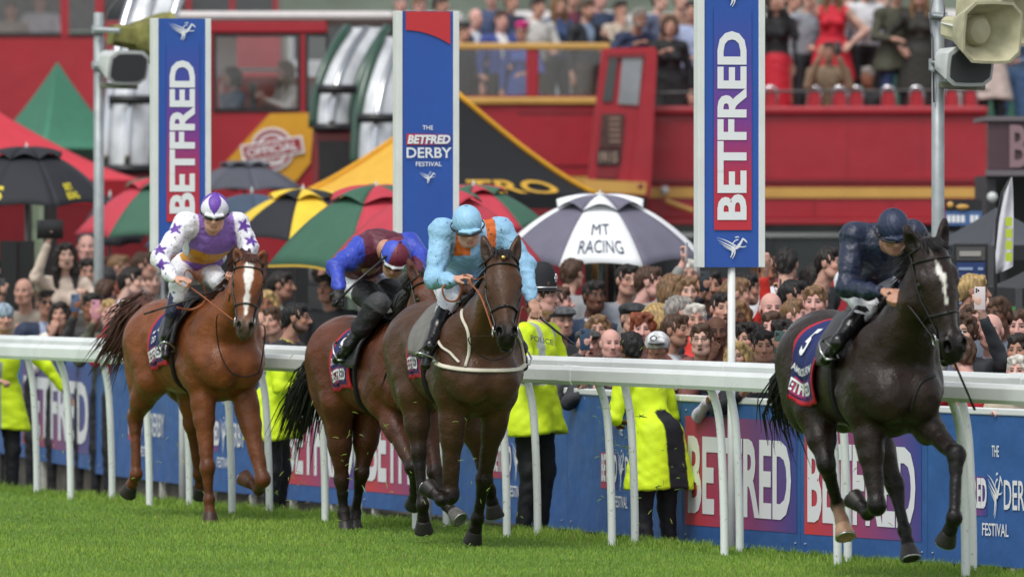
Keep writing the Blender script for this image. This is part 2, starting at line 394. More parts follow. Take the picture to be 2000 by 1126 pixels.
# sky is the world; a bank of distant ground is hidden by the vehicles
rs = np.random.RandomState(11)
def blades(n, q0, q1, hmin, hmax, name, label, dens_mat, px0=-60, px1=2060, ymin=48, lean=.5, col0=(.10, .20, .024), col1=(.29, .43, .065), clump=0):
    q = rs.uniform(q0, q1, n); px = rs.uniform(px0, px1, n)
    if clump:
        cq = rs.uniform(q0, q1, clump); cp = rs.uniform(px0, px1, clump); k = rs.randint(0, clump, n); q = cq[k]+rs.normal(0, .04, n); px = cp[k]+rs.normal(0, 8, n)
    a = (px-1000)/FP; Y = (C0+q)/(.409+.9125*a); X = a*Y; ok = Y > ymin; X, Y, q = X[ok], Y[ok], q[ok]; n = len(X)
    z = np.interp(q, [u for u, _ in QP], [v for _, v in QP]); patch = .5+.5*np.sin(X*1.7+np.sin(Y*.9)*2)*np.sin(Y*1.3+X)
    h = rs.uniform(hmin, hmax, n)*(.75+.5*patch); th = rs.uniform(0, 2*np.pi, n); w = rs.uniform(.0016, .0036, n)
    dx, dy = np.cos(th), np.sin(th); la = rs.uniform(.05, lean, n)*h; lt = rs.uniform(0, 2*np.pi, n); lx, ly = np.cos(lt)*la, np.sin(lt)*la
    V = np.zeros((n, 5, 3)); 
    V[:, 0] = np.stack([X-dx*w, Y-dy*w, z-.005], 1); V[:, 1] = np.stack([X+dx*w, Y+dy*w, z-.005], 1)
    V[:, 2] = np.stack([X+dx*w*.8+lx*.35, Y+dy*w*.8+ly*.35, z+h*.55], 1); V[:, 3] = np.stack([X-dx*w*.8+lx*.35, Y-dy*w*.8+ly*.35, z+h*.55], 1)
    V[:, 4] = np.stack([X+lx, Y+ly, z+h], 1)
    base = np.arange(n)[:, None]*5; Tq = np.concatenate([base+np.array([[0, 1, 2]]), base+np.array([[0, 2, 3]]), base+np.array([[3, 2, 4]])])
    t = rs.rand(n)*.6+.4*patch; C = np.array(col0)[None]*(1-t[:, None])+np.array(col1)[None]*t[:, None]
    dry = rs.rand(n) < .035; C[dry] = (.30, .27, .10)
    C = np.repeat(C, 5, axis=0)
    o = finish(name, V.reshape(-1, 3), Tq, [mat('grass_vc', attr='col', rough=.6, spec=.25)], None, None, C, False); o['kind'] = 'stuff'; o['label'] = label; o['category'] = 'grass'
blades(290000, -9, .62, .012, .030, 'grass', 'short bright green racecourse turf in the foreground and under the horses', None)
blades(15000, .0, .80, .03, .07, 'long_grass', 'longer tufted grass along the foot of the white rail posts', None, lean=.8, clump=900)
blades(2500, .8, 3.6, .03, .12, 'weeds', 'sparse weeds at the foot of the blue hoardings', None, lean=.9, clump=90)
# flying divots
b = MB(); rd = random.Random(4)
for i in range(190):
    cx, cy = rd.choice([(330, 960), (560, 880), (700, 900), (1200, 870), (870, 930), (1230, 830), (120, 900), (1290, 950), (640, 940), (930, 990), (1660, 1000)])
    p = at(cx+rd.gauss(0, 55), cy+rd.gauss(0, 70), rd.uniform(52, 61))
    if p[2] < .05: continue
    th = rd.uniform(0, 6.28); d = np.array([math.cos(th), rd.uniform(-.3, .3), math.sin(th)])*rd.uniform(.008, .022)
    g = rd.random(); b.tube([p-d, p+np.array([0, 0, .004]), p+d], [.002, .0026, .0008], 3, col=(.16+.16*g, .24+.18*g, .05+.04*g), cap=False)
for (cx, cy, Y) in ((1252, 812, 55.4), (1282, 950, 55.6), (1222, 872, 55.3), (540, 960, 60.5)):
    for k in range(7):
        p = at(cx, cy, Y); th = rd.uniform(0, 6.28); d = np.array([math.cos(th), 0, math.sin(th)*.5])*rd.uniform(.02, .06); b.tube([p, p+d], [.004, .001], 3, col=(.09, .13, .03))
o = b.build('flying_grass', [MATS['grass_vc']], vc=True); o['kind'] = 'stuff'; o['label'] = 'blades and bits of turf thrown up by the hooves'; o['category'] = 'grass'

# ================================================================ RUNNING RAILS
WHITE = mat('rail_white', lin('#dfe3e2'), .36, noise=.09, nscale=2.2, bump=.004, bscale=3, spec=.4, wet=.1, fine=.0004)
def dirty_white():
    m = bpy.data.materials.new('post_white'); m.use_nodes = True; t = m.node_tree; b = t.nodes['Principled BSDF']; L = t.links.new
    tc = t.nodes.new('ShaderNodeTexCoord'); n = t.nodes.new('ShaderNodeTexNoise'); n.inputs['Scale'].default_value = 30; n.inputs['Detail'].default_value = 9; n.inputs['Roughness'].default_value = .7
    r = t.nodes.new('ShaderNodeValToRGB'); r.color_ramp.elements[0].position = .30; r.color_ramp.elements[0].color = (.16, .18, .10, 1); r.color_ramp.elements[1].position = .40; r.color_ramp.elements[1].color = (*lin('#dde1e0'), 1)
    L(tc.outputs['Object'], n.inputs[0]); L(n.outputs[0], r.inputs[0]); L(r.outputs[0], b.inputs['Base Color']); b.inputs['Roughness'].default_value = .4; return m
POSTW = dirty_white()
def rail(name, label, qp, top, posts, dqs, hgt=.122, wid=.10):
    px, py = on_q(1000, qp); root = thing(name, label, 'rail', (px, py, 0), 'white running rails')
    qr = qp-.11; prof = [(-wid/2, -hgt*.30), (-wid*.38, -hgt*.5), (wid*.38, -hgt*.5), (wid/2, -hgt*.30), (wid/2, hgt*.26), (wid*.34, hgt*.47), (0, hgt*.5), (-wid*.34, hgt*.47), (-wid/2, hgt*.26)]
    path = [np.array([*tq(t, qr), top-hgt/2+.004*math.sin(t*.6)]) for t in np.arange(-100, -25, 1.0)]
    b = MB(); b.sweep(path, prof[::-1]); b.build('beam', [WHITE], root)
    for t in np.arange(-98.3+dqs, -27, 4.2):
        b = MB(); b.sweep([np.array([*tq(t-.09, qr), top-hgt/2]), np.array([*tq(t+.09, qr), top-hgt/2])], [(x*1.10, y*1.07) for x, y in prof[::-1]]); b.build('sleeve', [WHITE], root)
    for ppx in posts:
        x, y = on_q(ppx, qp); n_ = -UQ
        pts = []; Z = [(-.0, -.12), (.0, .25), (.02, .72), (.035, .88), (.055, .975), (.08, top-hgt-.035), (.10, top-hgt+.01)]
        for dq, z in Z: pts.append(np.array([x+n_[0]*dq, y+n_[1]*dq, z]))
        P = []
        for i in range(len(pts)-1):
            for tt in (0, .33, .66): P.append(pts[i]*(1-tt)+pts[i+1]*tt)
        P.append(pts[-1])
        for _ in range(2): P = [P[0]]+[(P[i-1]+P[i]*2+P[i+1])/4 for i in range(1, len(P)-1)]+[P[-1]]
        b = MB(); b.tube(P, .034, 14, flat=.8); b.build('post', [POSTW], root, True)
rail('running_rail', 'nearer white running rail with curved posts, the one closest to the horses', 0.0, 1.195, [-320, -160, -12, 138, 292, 453, 635, 812, 990, 1195, 1415, 1636, 1886, 2150], 0)
rail('running_rail', 'farther white running rail, its top just showing above the nearer one', .32, 1.245, [-230, -75, 72, 219, 370, 526, 700, 872, 1050, 1240, 1445, 1656, 1900, 2120], 1.7)

# ================================================================ HOARDINGS
FX = [-400, 29, 205, 307, 430, 512, 597, 716, 858, 950, 1069, 1168, 1335, 1480, 1700, 2000, 2400]
FY = [93, 77.6, 73.2, 71.3, 69.8, 68.9, 67.9, 66.6, 64.9, 63.8, 62.5, 61.4, 59.6, 58.4, 57.0, 55.3, 53.2]
def fence(px, z=0.0):
    Y = float(np.interp(px, FX, FY)); return np.array([(px-1000)*Y/FP, Y, z])
def fzb(px): return float(np.interp(px, [29, 600], [0.0, -.08]))
BLUE = '#23509a'
def grad_quad(b, o, u, v, cols, m, n=12, off=.003, vert=False):
    """colour graded printed panel: cols at corners bl, br, tl, tr"""
    o, u, v = map(np.asarray, (o, u, v)); nn = unit(np.cross(u, v))*off; V = []; C = []
    bl, br, tl, tr = [np.array(lin(c)) for c in cols]
    for j in range(n+1):
        for i in range(n+1):
            a, c = i/n, j/n; V.append(o+u*a+v*c+nn); C.append((bl*(1-a)+br*a)*(1-c)+(tl*(1-a)+tr*a)*c)
    s0 = b.n; b.v.append(np.array(V)); b.c.append(np.array(C)); b.n += len(V)
    for j in range(n):
        for i in range(n): b.f.append((s0+j*(n+1)+i, s0+j*(n+1)+i+1, s0+(j+1)*(n+1)+i+1, s0+(j+1)*(n+1)+i)); b.m.append(m)
PRINTW = mat('print_white', lin('#e6e9ea'), .5)
PVC = mat('printed_vc', attr='col', rough=.5)
BH = 1.0
HB = mat('hoarding_blue', lin('#315f9c'), .5, noise=.12, nscale=4, bump=.03, bscale=1.6, wet=.12, fine=.0006)
def hoarding(p0, p1, kind, label):
    a, c = fence(p0, fzb(p0)), fence(p1, fzb(p1)); L = c-a; L[2] = 0; u = L/np.linalg.norm(L[:2]); W = np.linalg.norm(L); up = np.array([0, 0, 1.]); nrm = np.cross(u, up)
    root = thing('hoarding', label, 'hoarding', (*(a+L/2)[:2], gz(*(a+L/2)[:2])), 'blue hoardings behind the rail')
    h = .985; th = .03
    b = MB(); mid = a+L/2+up*(h/2+ (c[2]-a[2])/2)-nrm*th/2; rz = math.atan2(u[1], u[0]); b.box(mid, (W-.006, th, h), rz=rz); pn = b.build('panel', [HB], root)
    zo = a[2]; o0 = np.array([a[0], a[1], a[2]+(c[2]-a[2])/2])
    fpx = lambda px: np.dot(fence(px)-a, u)
    def T_(s, x0, x1, f0, f1, **k):
        bb = MB(); put_text(bb, s, o0+u*x0+up*(h*(1-f1)), u*(x1-x0), up*h*(f1-f0), off=.008, **k); bb.build('lettering', [PRINTW], root)
    if kind[0] == 'B':
        x0, x1 = fpx(kind[1]), fpx(kind[2]); bb = MB(); w = x1-x0
        grad_quad(bb, o0+u*x0+up*h*.13, u*w, up*h*.77, ('#d0403a', '#46498f', '#b04256', '#2f4d98') if p0 > 500 else ('#b04a4c', '#41508f', '#4f4a86', '#31549a'), 0); bb.build('brand_panel', [PVC], root)
        T_('BETFRED', x0+w*.03, x0+w*.955, .24, .785, offset=.03, space=1.0)
    elif kind[0] == 'D':
        xc = fpx(kind[1]); s_ = kind[2]
        T_('THE', xc-.035*s_, xc+.06*s_-.03, .20, .275, offset=.01)
        bb = MB(); grad_quad(bb, o0+u*(xc-.42*s_)+up*h*.33, u*.33*s_, up*h*.26, ('#c8404a', '#3a4a94', '#c8404a', '#3a4a94'), 0); bb.build('brand_panel', [PVC], root)
        T_('BETFRED', xc-.40*s_, xc-.085*s_, .42, .62, offset=.04); T_('DERBY', xc+.085*s_, xc+.42*s_, .425, .62, offset=.012)
        bb = MB(); put_emblem(bb, o0+u*(xc-.075*s_)+up*h*.32, u*.15*s_, up*h*.33, off=.009); bb.build('emblem', [PRINTW], root)
        T_('FESTIVAL', xc-.13*s_, xc+.13*s_, .715, .80, offset=.012)
    b = MB(); b.box(a+L/2+up*(h+.022)-nrm*.035, (W-.006, .09, .045), rz=rz); b.build('top_rail', [WHITE], root, bevel=.008)
    for k in (0.04, .96):
        for z in (.06, h-.06): b = MB(); b.sphere(a+L*k+up*z+nrm*.004, .008); b.build('bolt', [mat('steel', (.55, .55, .56), .3, 1)], root)
    b = MB(); g = gz(a[0]+L[0]/2, a[1]+L[1]/2); b.box(a+L/2-nrm*.07+up*(.0-(a[2]-g)/2-.02), (W-.01, .04, a[2]-g-.01), rz=rz); b.build('kick_board', [mat('old_board', (.10, .09, .07), .9, noise=.4, nscale=6)], root)
    for k in (.12, .62):
        b = MB(); pz = a+L*k-nrm*.03; b.box((pz[0], pz[1], (g+a[2])/2+.02), (.05, .05, a[2]-g+.10), rz=rz); b.build('leg', [mat('leg_paint', lin('#b9bab0'), .7, noise=.25, nscale=15)], root)
for p0, p1, k, lb in (
    (-330, -80, ('D', -200, 1.5), 'blue hoarding at the far left edge'),
    (-80, 186, ('B', 28, 180), 'blue hoarding with large red and purple lettering panel behind the far left rail posts'),
    (186, 392, ('D', 272, 1.45), 'blue hoarding with small white lettering behind the chestnut horse\'s hind leg'),
    (392, 548, ('D', 437, 1.2), 'blue hoarding with festival lettering seen under the chestnut horse'),
    (548, 706, ('B', 556, 698), 'blue hoarding half hidden by the standing steward and the bay\'s hind legs'),
    (706, 880, ('B', 716, 872), 'blue hoarding with a red lettering panel between the two bay horses'),
    (880, 1108, ('D', 1010, 1.35), 'blue hoarding behind the police officer\'s legs'),
    (1108, 1332, ('D', 1216, 1.1), 'blue hoarding behind the bent steward in the yellow coat'),
    (1332, 1564, ('B', 1338, 1556), 'blue hoarding with large lettering right of the bent steward'),
    (1564, 1812, ('B', 1572, 1800), 'blue hoarding with large lettering behind the leading horse\'s legs'),
    (1812, 2080, ('D', 1945, 1.25), 'blue hoarding with festival lettering at the right edge'),
    (2080, 2340, ('B', 2090, 2300), 'blue hoarding beyond the right edge')):
    if p0 < -200 or p0 > 2000: continue
    hoarding(p0, p1, k, lb)

# ================================================================ FINISH SIGNS
SB = mat('sign_blue', lin('#2a55a8'), .45, noise=.05, nscale=3); SW = mat('sign_white', lin('#dcdfdc'), .5, noise=.06, nscale=5)
def sign(pxl, pxr, Y, pyt, pyb, label, kind, full=True):
    xc = (pxl+pxr)/2; c = at(xc, pyb, Y); top = at(xc, pyt, Y)[2]; rz = R(16); u = np.array([math.cos(rz), math.sin(rz), 0]); up = np.array([0, 0, 1.]); n_ = np.cross(u, up)
    W = (pxr-pxl)*Y/FP; dep = .10; Wf = (W-dep*math.sin(rz))/math.cos(rz); H_ = top-c[2]
    c = c+np.array([dep*math.sin(rz)/2, 0, 0]); root = thing('finish_sign', label, 'sign', (c[0], c[1], gz(c[0], c[1])), 'tall blue signs behind the rail')
    b = MB(); b.box(c+up*H_/2-n_*dep/2, (Wf-.05, dep-.01, H_-.004), rz=rz); b.build('board', [SB], root)
    for s_ in (-1, 1):
        b = MB(); b.box(c+up*H_/2-n_*dep/2+u*s_*(Wf/2-.02), (.045, dep+.012, H_), rz=rz); b.build('edge_trim', [SW], root, bevel=.004)
    b = MB(); b.tube([(c[0], c[1]+.05, gz(c[0], c[1])-.1), (c[0], c[1]+.05, c[2]+.1)], .027, 10); b.build('pole', [SW], root, True)
    o = c-u*Wf/2+n_*.001
    def P(x, f): return o+u*Wf*x+up*H_*f
    if kind == 'B':
        b = MB(); y0, y1 = .13, .90; C = ['#c22f3c', '#b4304a', '#7a3a90', '#4a4aa0', '#2a55a8']; fs = np.linspace(y0, y1, 5)
        for i in range(4): grad_quad(b, P(.23, fs[i]), u*Wf*.57, up*H_*(fs[i+1]-fs[i]), (C[i], C[i], C[i+1], C[i+1]), 0, 4)
        b.build('brand_panel', [PVC], root)
        b = MB(); put_text(b, 'BETFRED', P(.72, .165), up*H_*.655, -u*Wf*.44, off=.008, offset=.035, space=1.0); b.build('lettering', [PRINTW], root)
        b = MB(); put_emblem(b, P(.27, .03), u*Wf*.46, up*H_*.085, off=.008); b.build('emblem', [PRINTW], root)
        b = MB(); put_emblem(b, P(.27, .905), u*Wf*.46, up*H_*.085, off=.008); b.build('emblem', [PRINTW], root)
    else:
        b = MB(); V = [P(x, 1-.002) for x in np.linspace(.14, .86, 12)]+[P(x, .925-.055*((x-.14)/.72)**2) for x in np.linspace(.14, .86, 12)]
        b.add([p+n_*.004 for p in V], [(12+i, 13+i, i+1, i) for i in range(11)], col=lin('#c43238')); b.build('red_crest', [PVC], root, vc=True)
        b = MB(); grad_quad(b, P(.15, .475), u*Wf*.72, up*H_*.045, ('#c42f3e', '#3f4a9c', '#c42f3e', '#3f4a9c'), 0); b.build('brand_panel', [PVC], root)
        for s_, x0, x1, f0, f1, k in (('THE', .41, .58, .535, .552, .01), ('BETFRED', .165, .86, .480, .515, .045), ('DERBY', .15, .88, .425, .466, .02), ('FESTIVAL', .30, .72, .392, .410, .015)):
            b = MB(); put_text(b, s_, P(x0, f0), u*Wf*(x1-x0), up*H_*(f1-f0), off=.008, offset=k, shear=.2 if s_ == 'BETFRED' else 0); b.build('lettering', [PRINTW], root)
        b = MB(); put_emblem(b, P(.36, .325), u*Wf*.26, up*H_*.05, off=.008); b.build('emblem', [PRINTW], root)
sign(293, 411, 67.0, 36, 492, 'tall blue sign with vertical lettering, leftmost of the three', 'B')
sign(768, 896, 62.8, 22, 520, 'tall blue sign with a red curved top, middle of the three', 'D')
sign(1356, 1494, 58.2, -40, 522, 'tall blue sign with vertical lettering, rightmost and nearest of the three', 'B')

# ================================================================ LOUDSPEAKER POLES
GALV = mat('galvanised', (.33, .36, .37), .5, .35, noise=.16, nscale=9); SPK = mat('speaker_cream', lin('#b9b494'), .6, noise=.2, nscale=8); SPW = mat('speaker_white', lin('#c9cdcb'), .5, noise=.08, nscale=6); GRL = mat('grille_grey', (.06, .065, .07), .7)
def frame_dir(d, up=(0, 0, 1)):
    d = unit(d); s_ = unit(np.cross(d, up)); return np.stack([s_, d, np.cross(s_, d)], 1)   # columns: side, dir, up
def frustum(b, c, M, prof, m=0):
    """rounded-rect horn: prof = list of (dist along dir, halfw, halfh)"""
    V = []; n = 16
    for d, hw, hh in prof:
        for j in range(n):
            a = 2*math.pi*(j+.5)/n; k = (abs(math.cos(a))**5+abs(math.sin(a))**5)**(-1/5); V.append(np.asarray(c)+M@np.array([hw*k*math.cos(a), d, hh*k*math.sin(a)]))
    k = len(prof); b.add(V, [(i*n+j, (i+1)*n+j, (i+1)*n+(j+1) % n, i*n+(j+1) % n) for i in range(k-1) for j in range(n)]+[tuple(range(n)), tuple((k-1)*n+j for j in range(n-1, -1, -1))], m)
def horn(c, d, sc, root, m):
    M = frame_dir(d); b = MB()
    frustum(b, c, M, [(-.20*sc, .10*sc, .08*sc), (-.02*sc, .12*sc, .10*sc), (.0, .16*sc, .12*sc), (.24*sc, .27*sc, .22*sc), (.26*sc, .28*sc, .225*sc), (.262*sc, .26*sc, .205*sc), (.06*sc, .13*sc, .11*sc), (.04*sc, .02*sc, .02*sc)])
    o = b.build('horn', [m], root, smooth='auto'); b = MB(); cc = np.asarray(c)+M@np.array([0, .07*sc, 0]); b.lathe(cc, [(.11*sc, -.04), (.11*sc, .03*sc), (.09*sc, .06*sc), (.03*sc, .07*sc), (.001, .07*sc)], 18, M=np.stack([M[:, 0], M[:, 2], M[:, 1]], 1)); b.build('throat', [m], o, smooth='auto')
def cabinet(c, d, sc, root, m):
    M = frame_dir(d); b = MB()
    frustum(b, c, M, [(-.22*sc, .10*sc, .08*sc), (-.20*sc, .115*sc, .095*sc), (.06*sc, .21*sc, .145*sc), (.10*sc, .22*sc, .155*sc), (.105*sc, .20*sc, .135*sc)]); o = b.build('cabinet', [m], root, smooth='auto')
    b = MB(); frustum(b, c, M, [(.09*sc, .195*sc, .13*sc), (.112*sc, .19*sc, .125*sc)]); b.build('grille', [GRL], o)
# right pole
p = at(1832, 0, 62); root = thing('loudspeaker_pole', 'galvanised pole with cream horn loudspeakers, at the right', 'pole', (p[0], p[1], gz(p[0], p[1])), 'galvanised loudspeaker poles')
b = MB(); b.tube([(p[0], p[1], gz(p[0], p[1])-.1), (p[0], p[1], 4.1)], .047, 18); b.build('pole', [GALV], root, True)
horn(at(1893, 58, 61.6), (.62, -.80, -.10), 1.0, root, SPK); horn(at(1935, 18, 62.3), (.80, -.6, -.06), 1.15, root, SPK); cabinet(at(1880, 126, 61.7), (.55, -.83, -.16), .95, root, SPW)
for py, x1, dz in ((30, 1870, 0), (121, 1856, 0), (132, 1822, 0)):
    b = MB(); b.tube([at(1820, py, 61.93), at(x1, py+6, 61.8)], .016, 6); b.box(at(1832, py, 62), (.13, .13, .045)); b.build('bracket', [GALV], root, bevel=.004)
b = MB(); b.tube([at(1842, 45, 61.7), at(1868, 52, 61.5), at(1882, 60, 61.4)], .022, 8, flat=.3); b.build('bracket', [SPW], root)
b = MB(); b.sweep([at(1840, 165, 61.9), at(1918, 168, 61.8)], [(-.1, -.03), (.1, -.03), (.1, .02), (-.1, .02)]); b.build('lamp_housing', [mat('mossy', (.16, .17, .12), .8, noise=.3, nscale=12)], root, bevel=.01)
b = MB(); b.tube([at(1822, 0, 61.9), at(1816, 30, 61.9), at(1818, 60, 61.9), at(1822, 75, 61.9), at(1824, 200, 61.94)], .007, 6); b.tube([at(1841, -10, 61.9), at(1845, 20, 61.8), at(1843, 45, 61.9)], .006, 6); b.build('cable', [mat('cable_grey', (.12, .12, .13), .6)], root, True)
# left pole
p = at(193, 0, 76); root = thing('loudspeaker_pole', 'galvanised pole with mossy horn loudspeakers beside the leftmost blue sign', 'pole', (p[0], p[1], gz(p[0], p[1])), 'galvanised loudspeaker poles')
b = MB(); b.tube([(p[0], p[1], gz(p[0], p[1])-.1), (p[0], p[1], at(193, 25, 76)[2])], .046, 18); b.build('pole', [GALV], root, True)
MOSS = mat('speaker_moss', lin('#75743f'), .85, noise=.45, nscale=10)
horn(at(262, 72, 76.4), (.9, .35, -.08), 1.1, root, MOSS); cabinet(at(238, 128, 75.7), (.62, -.77, -.22), 1.0, root, SPW)
for py, x1 in ((58, 235), (128, 228)):
    b = MB(); b.tube([at(185, py, 75.9), at(x1, py+2, 75.8)], .026, 6); b.box(at(193, py, 76), (.12, .12, .07)); b.build('bracket', [GALV], root, bevel=.004)
b = MB(); b.sweep([at(202, 166, 75.9), at(262, 168, 75.8)], [(-.1, -.03), (.1, -.03), (.1, .02), (-.1, .02)]); b.build('lamp_housing', [MATS['mossy']], root, bevel=.01)
b = MB(); b.tube([at(200, 62, 75.9), at(212, 20, 75.9), at(235, -8, 75.9), at(255, -30, 75.9)], .007, 6); b.build('cable', [MATS['cable_grey']], root, True)

# ================================================================ UMBRELLAS AND TENTS
CANV = mat('canvas_vc', attr='col', rough=.75, noise=.06, nscale=6, bump=.002, bscale=50)
def umbrella(px, pyt, Y, rpx, pyr, cols, label, n=8, rot=0.0, vent=True, tilt=0.0, texts=(), pole=True, valance=None, n_front=None, polep=None):
    A = at(px, pyt, Y); Rr = rpx*Y/FP; H_ = (pyr-pyt)*Y/FP-Rr*tilt*0; g = gz(A[0], A[1])
    base = np.array([A[0], A[1], g]); root = thing('umbrella', label, 'umbrella', base, 'umbrellas in the crowd')
    ct, st = math.cos(tilt), math.sin(tilt)
    Rt = np.array([[1, 0, 0], [0, ct, -st], [0, st, ct]])
    def S(a, r, z=0.0):   # r in 0..1
        k = 2*math.pi/n; x = ((a-rot) % k)-k/2; ch = math.cos(k/2)/math.cos(x); rr = r*(1+(ch-1)*min(1, r*1.2))*(1-.02*r*math.cos(x*math.pi/(k)))
        zz = -H_*(r**1.9)-.012*Rr*(1-abs(x)/(k/2))*math.sin(r*3)*0+z+.035*Rr*r**3*math.cos(x*math.pi/k)
        return A+Rt@np.array([Rr*rr*math.sin(a), -Rr*rr*math.cos(a), zz])
    def canopy(r0, r1, z, nm, lift=0):
        b = MB(); na, nr = 8, 10
        for k in range(n):
            V = []
            for j in range(nr+1):
                for i in range(na+1):
                    a = rot+2*math.pi*(k+i/na)/n; r = r0+(r1-r0)*j/nr
                    V.append(S(a, r, z+lift*(j/nr)*math.sin(math.pi*i/na)))
            b.add(V, [(j*(na+1)+i, (j+1)*(na+1)+i, (j+1)*(na+1)+i+1, j*(na+1)+i+1) for j in range(nr) for i in range(na)], col=lin(cols[k % len(cols)]))
        o = b.build(nm, [CANV], root, smooth=True, vc=True); m_ = o.modifiers.new('cloth', 'SOLIDIFY'); m_.thickness = .004; m_.offset = -1; return o
    c1 = canopy(.0 if not vent else .22, 1, 0, 'canopy')
    if vent: canopy(0, .42, .02*Rr/.8, 'vent', .05*Rr/.8)
    b = MB(); b.lathe(A+np.array([0, 0, -.01]), [(.012, 0), (.014, .04), (.006, .07), (.001, .08)], 8); b.build('finial', [SPW], root, True)
    for k in range(n):
        b = MB(); a = rot+2*math.pi*k/n; b.tube([S(a, r)+np.array([0, 0, -.008]) for r in np.linspace(.02, 1.0, 8)], .004, 4); b.build('rib', [mat('rib_black', (.02, .02, .02), .4)], root)
    if pole: b = MB(); b.tube([base if polep is None else at(*polep), A-np.array([0, 0, .02])], .012, 8); b.build('shaft', [mat('steel', (.55, .55, .56), .3, 1)], root, True)
    for s_, a0, a1, r0, r1, colr, kw in texts:
        V_, F_ = text(s_, **kw); W = [S(a0+(a1-a0)*x, r1+(r0-r1)*y, .012) for x, y, _ in V_]
        b = MB(); b.add(W, F_); b.build('lettering', [mat('print_'+colr[1:], lin(colr), .6)], c1)
    if valance:
        b = MB(); V = []
        for i in range(n*8+1):
            a = rot+2*math.pi*i/(n*8); p_ = S(a, 1.0); V += [p_, p_+np.array([0, 0, -valance[0]])]
        b.add(V, [(2*i, 2*i+1, 2*i+3, 2*i+2) for i in range(n*8)], col=lin(valance[1])); b.build('valance', [CANV], root, vc=True)
GR, RD, WT, GY, BK, YL = '#38614e', '#b83848', '#e6e8ea', '#6a6878', '#22232a', '#e8c53a'
k8 = math.pi/8
umbrella(1172, 386, 72, 213, 500, [WT, GY], 'grey and white golf umbrella with dark lettering on its front white panel', rot=-k8, tilt=.10,
    texts=[('MT', -.13, .13, .60, .73, '#27384f', dict(offset=.0)), ('RACING', -.25, .25, .79, .92, '#27384f', dict(offset=.0))])
umbrella(52, 292, 80, 172, 395, [BK], 'plain black umbrella with small yellow lettering at the left edge', rot=-k8, tilt=.06,
    texts=[('BET', .64, .80, .79, .87, '#d8c832', dict(offset=.03)), ('BONG', .62, .82, .89, .97, '#d8c832', dict(offset=.03)), ('S', -.42, -.27, .80, .97, '#d8c832', dict(offset=.03))])
umbrella(318, 352, 83, 175, 456, [GR, RD], 'red and green umbrella half hidden behind the leftmost blue sign', rot=-k8-.22, tilt=.05)
umbrella(478, 318, 90, 120, 372, ['#53555f', '#4a4c56'], 'plain grey umbrella right of the leftmost sign', rot=.2)
umbrella(492, 378, 81, 150, 450, ['#3f5266', '#3a4a5c'], 'slate blue umbrella behind the purple and white rider', rot=.1, vent=False)
umbrella(592, 374, 78, 165, 462, [YL, BK], 'yellow and black umbrella right of the purple and white rider', rot=-k8+.25, tilt=.05)
umbrella(735, 368, 73, 218, 512, [GR, RD], 'large green and red umbrella left of the middle sign', n=6, rot=R(-75), tilt=.10, valance=(.02, '#c9a63a'))
umbrella(852, 372, 70, 215, 520, [RD, GR], 'red and green umbrella passing behind the middle blue sign', n=6, rot=R(-92), tilt=.08)
umbrella(925, 366, 76, 150, 440, [RD, GR], 'small red and green umbrella above the pale blue cap', rot=-k8+.3, tilt=.06)
umbrella(350, 440, 79, 70, 482, ['#3a4658'], 'small dark blue umbrella below the leftmost sign', rot=.1, vent=False)
umbrella(215, 385, 84, 70, 470, ['#3a3c44'], 'small folded-looking dark umbrella behind the left loudspeaker pole', rot=.3, vent=False, tilt=.2)

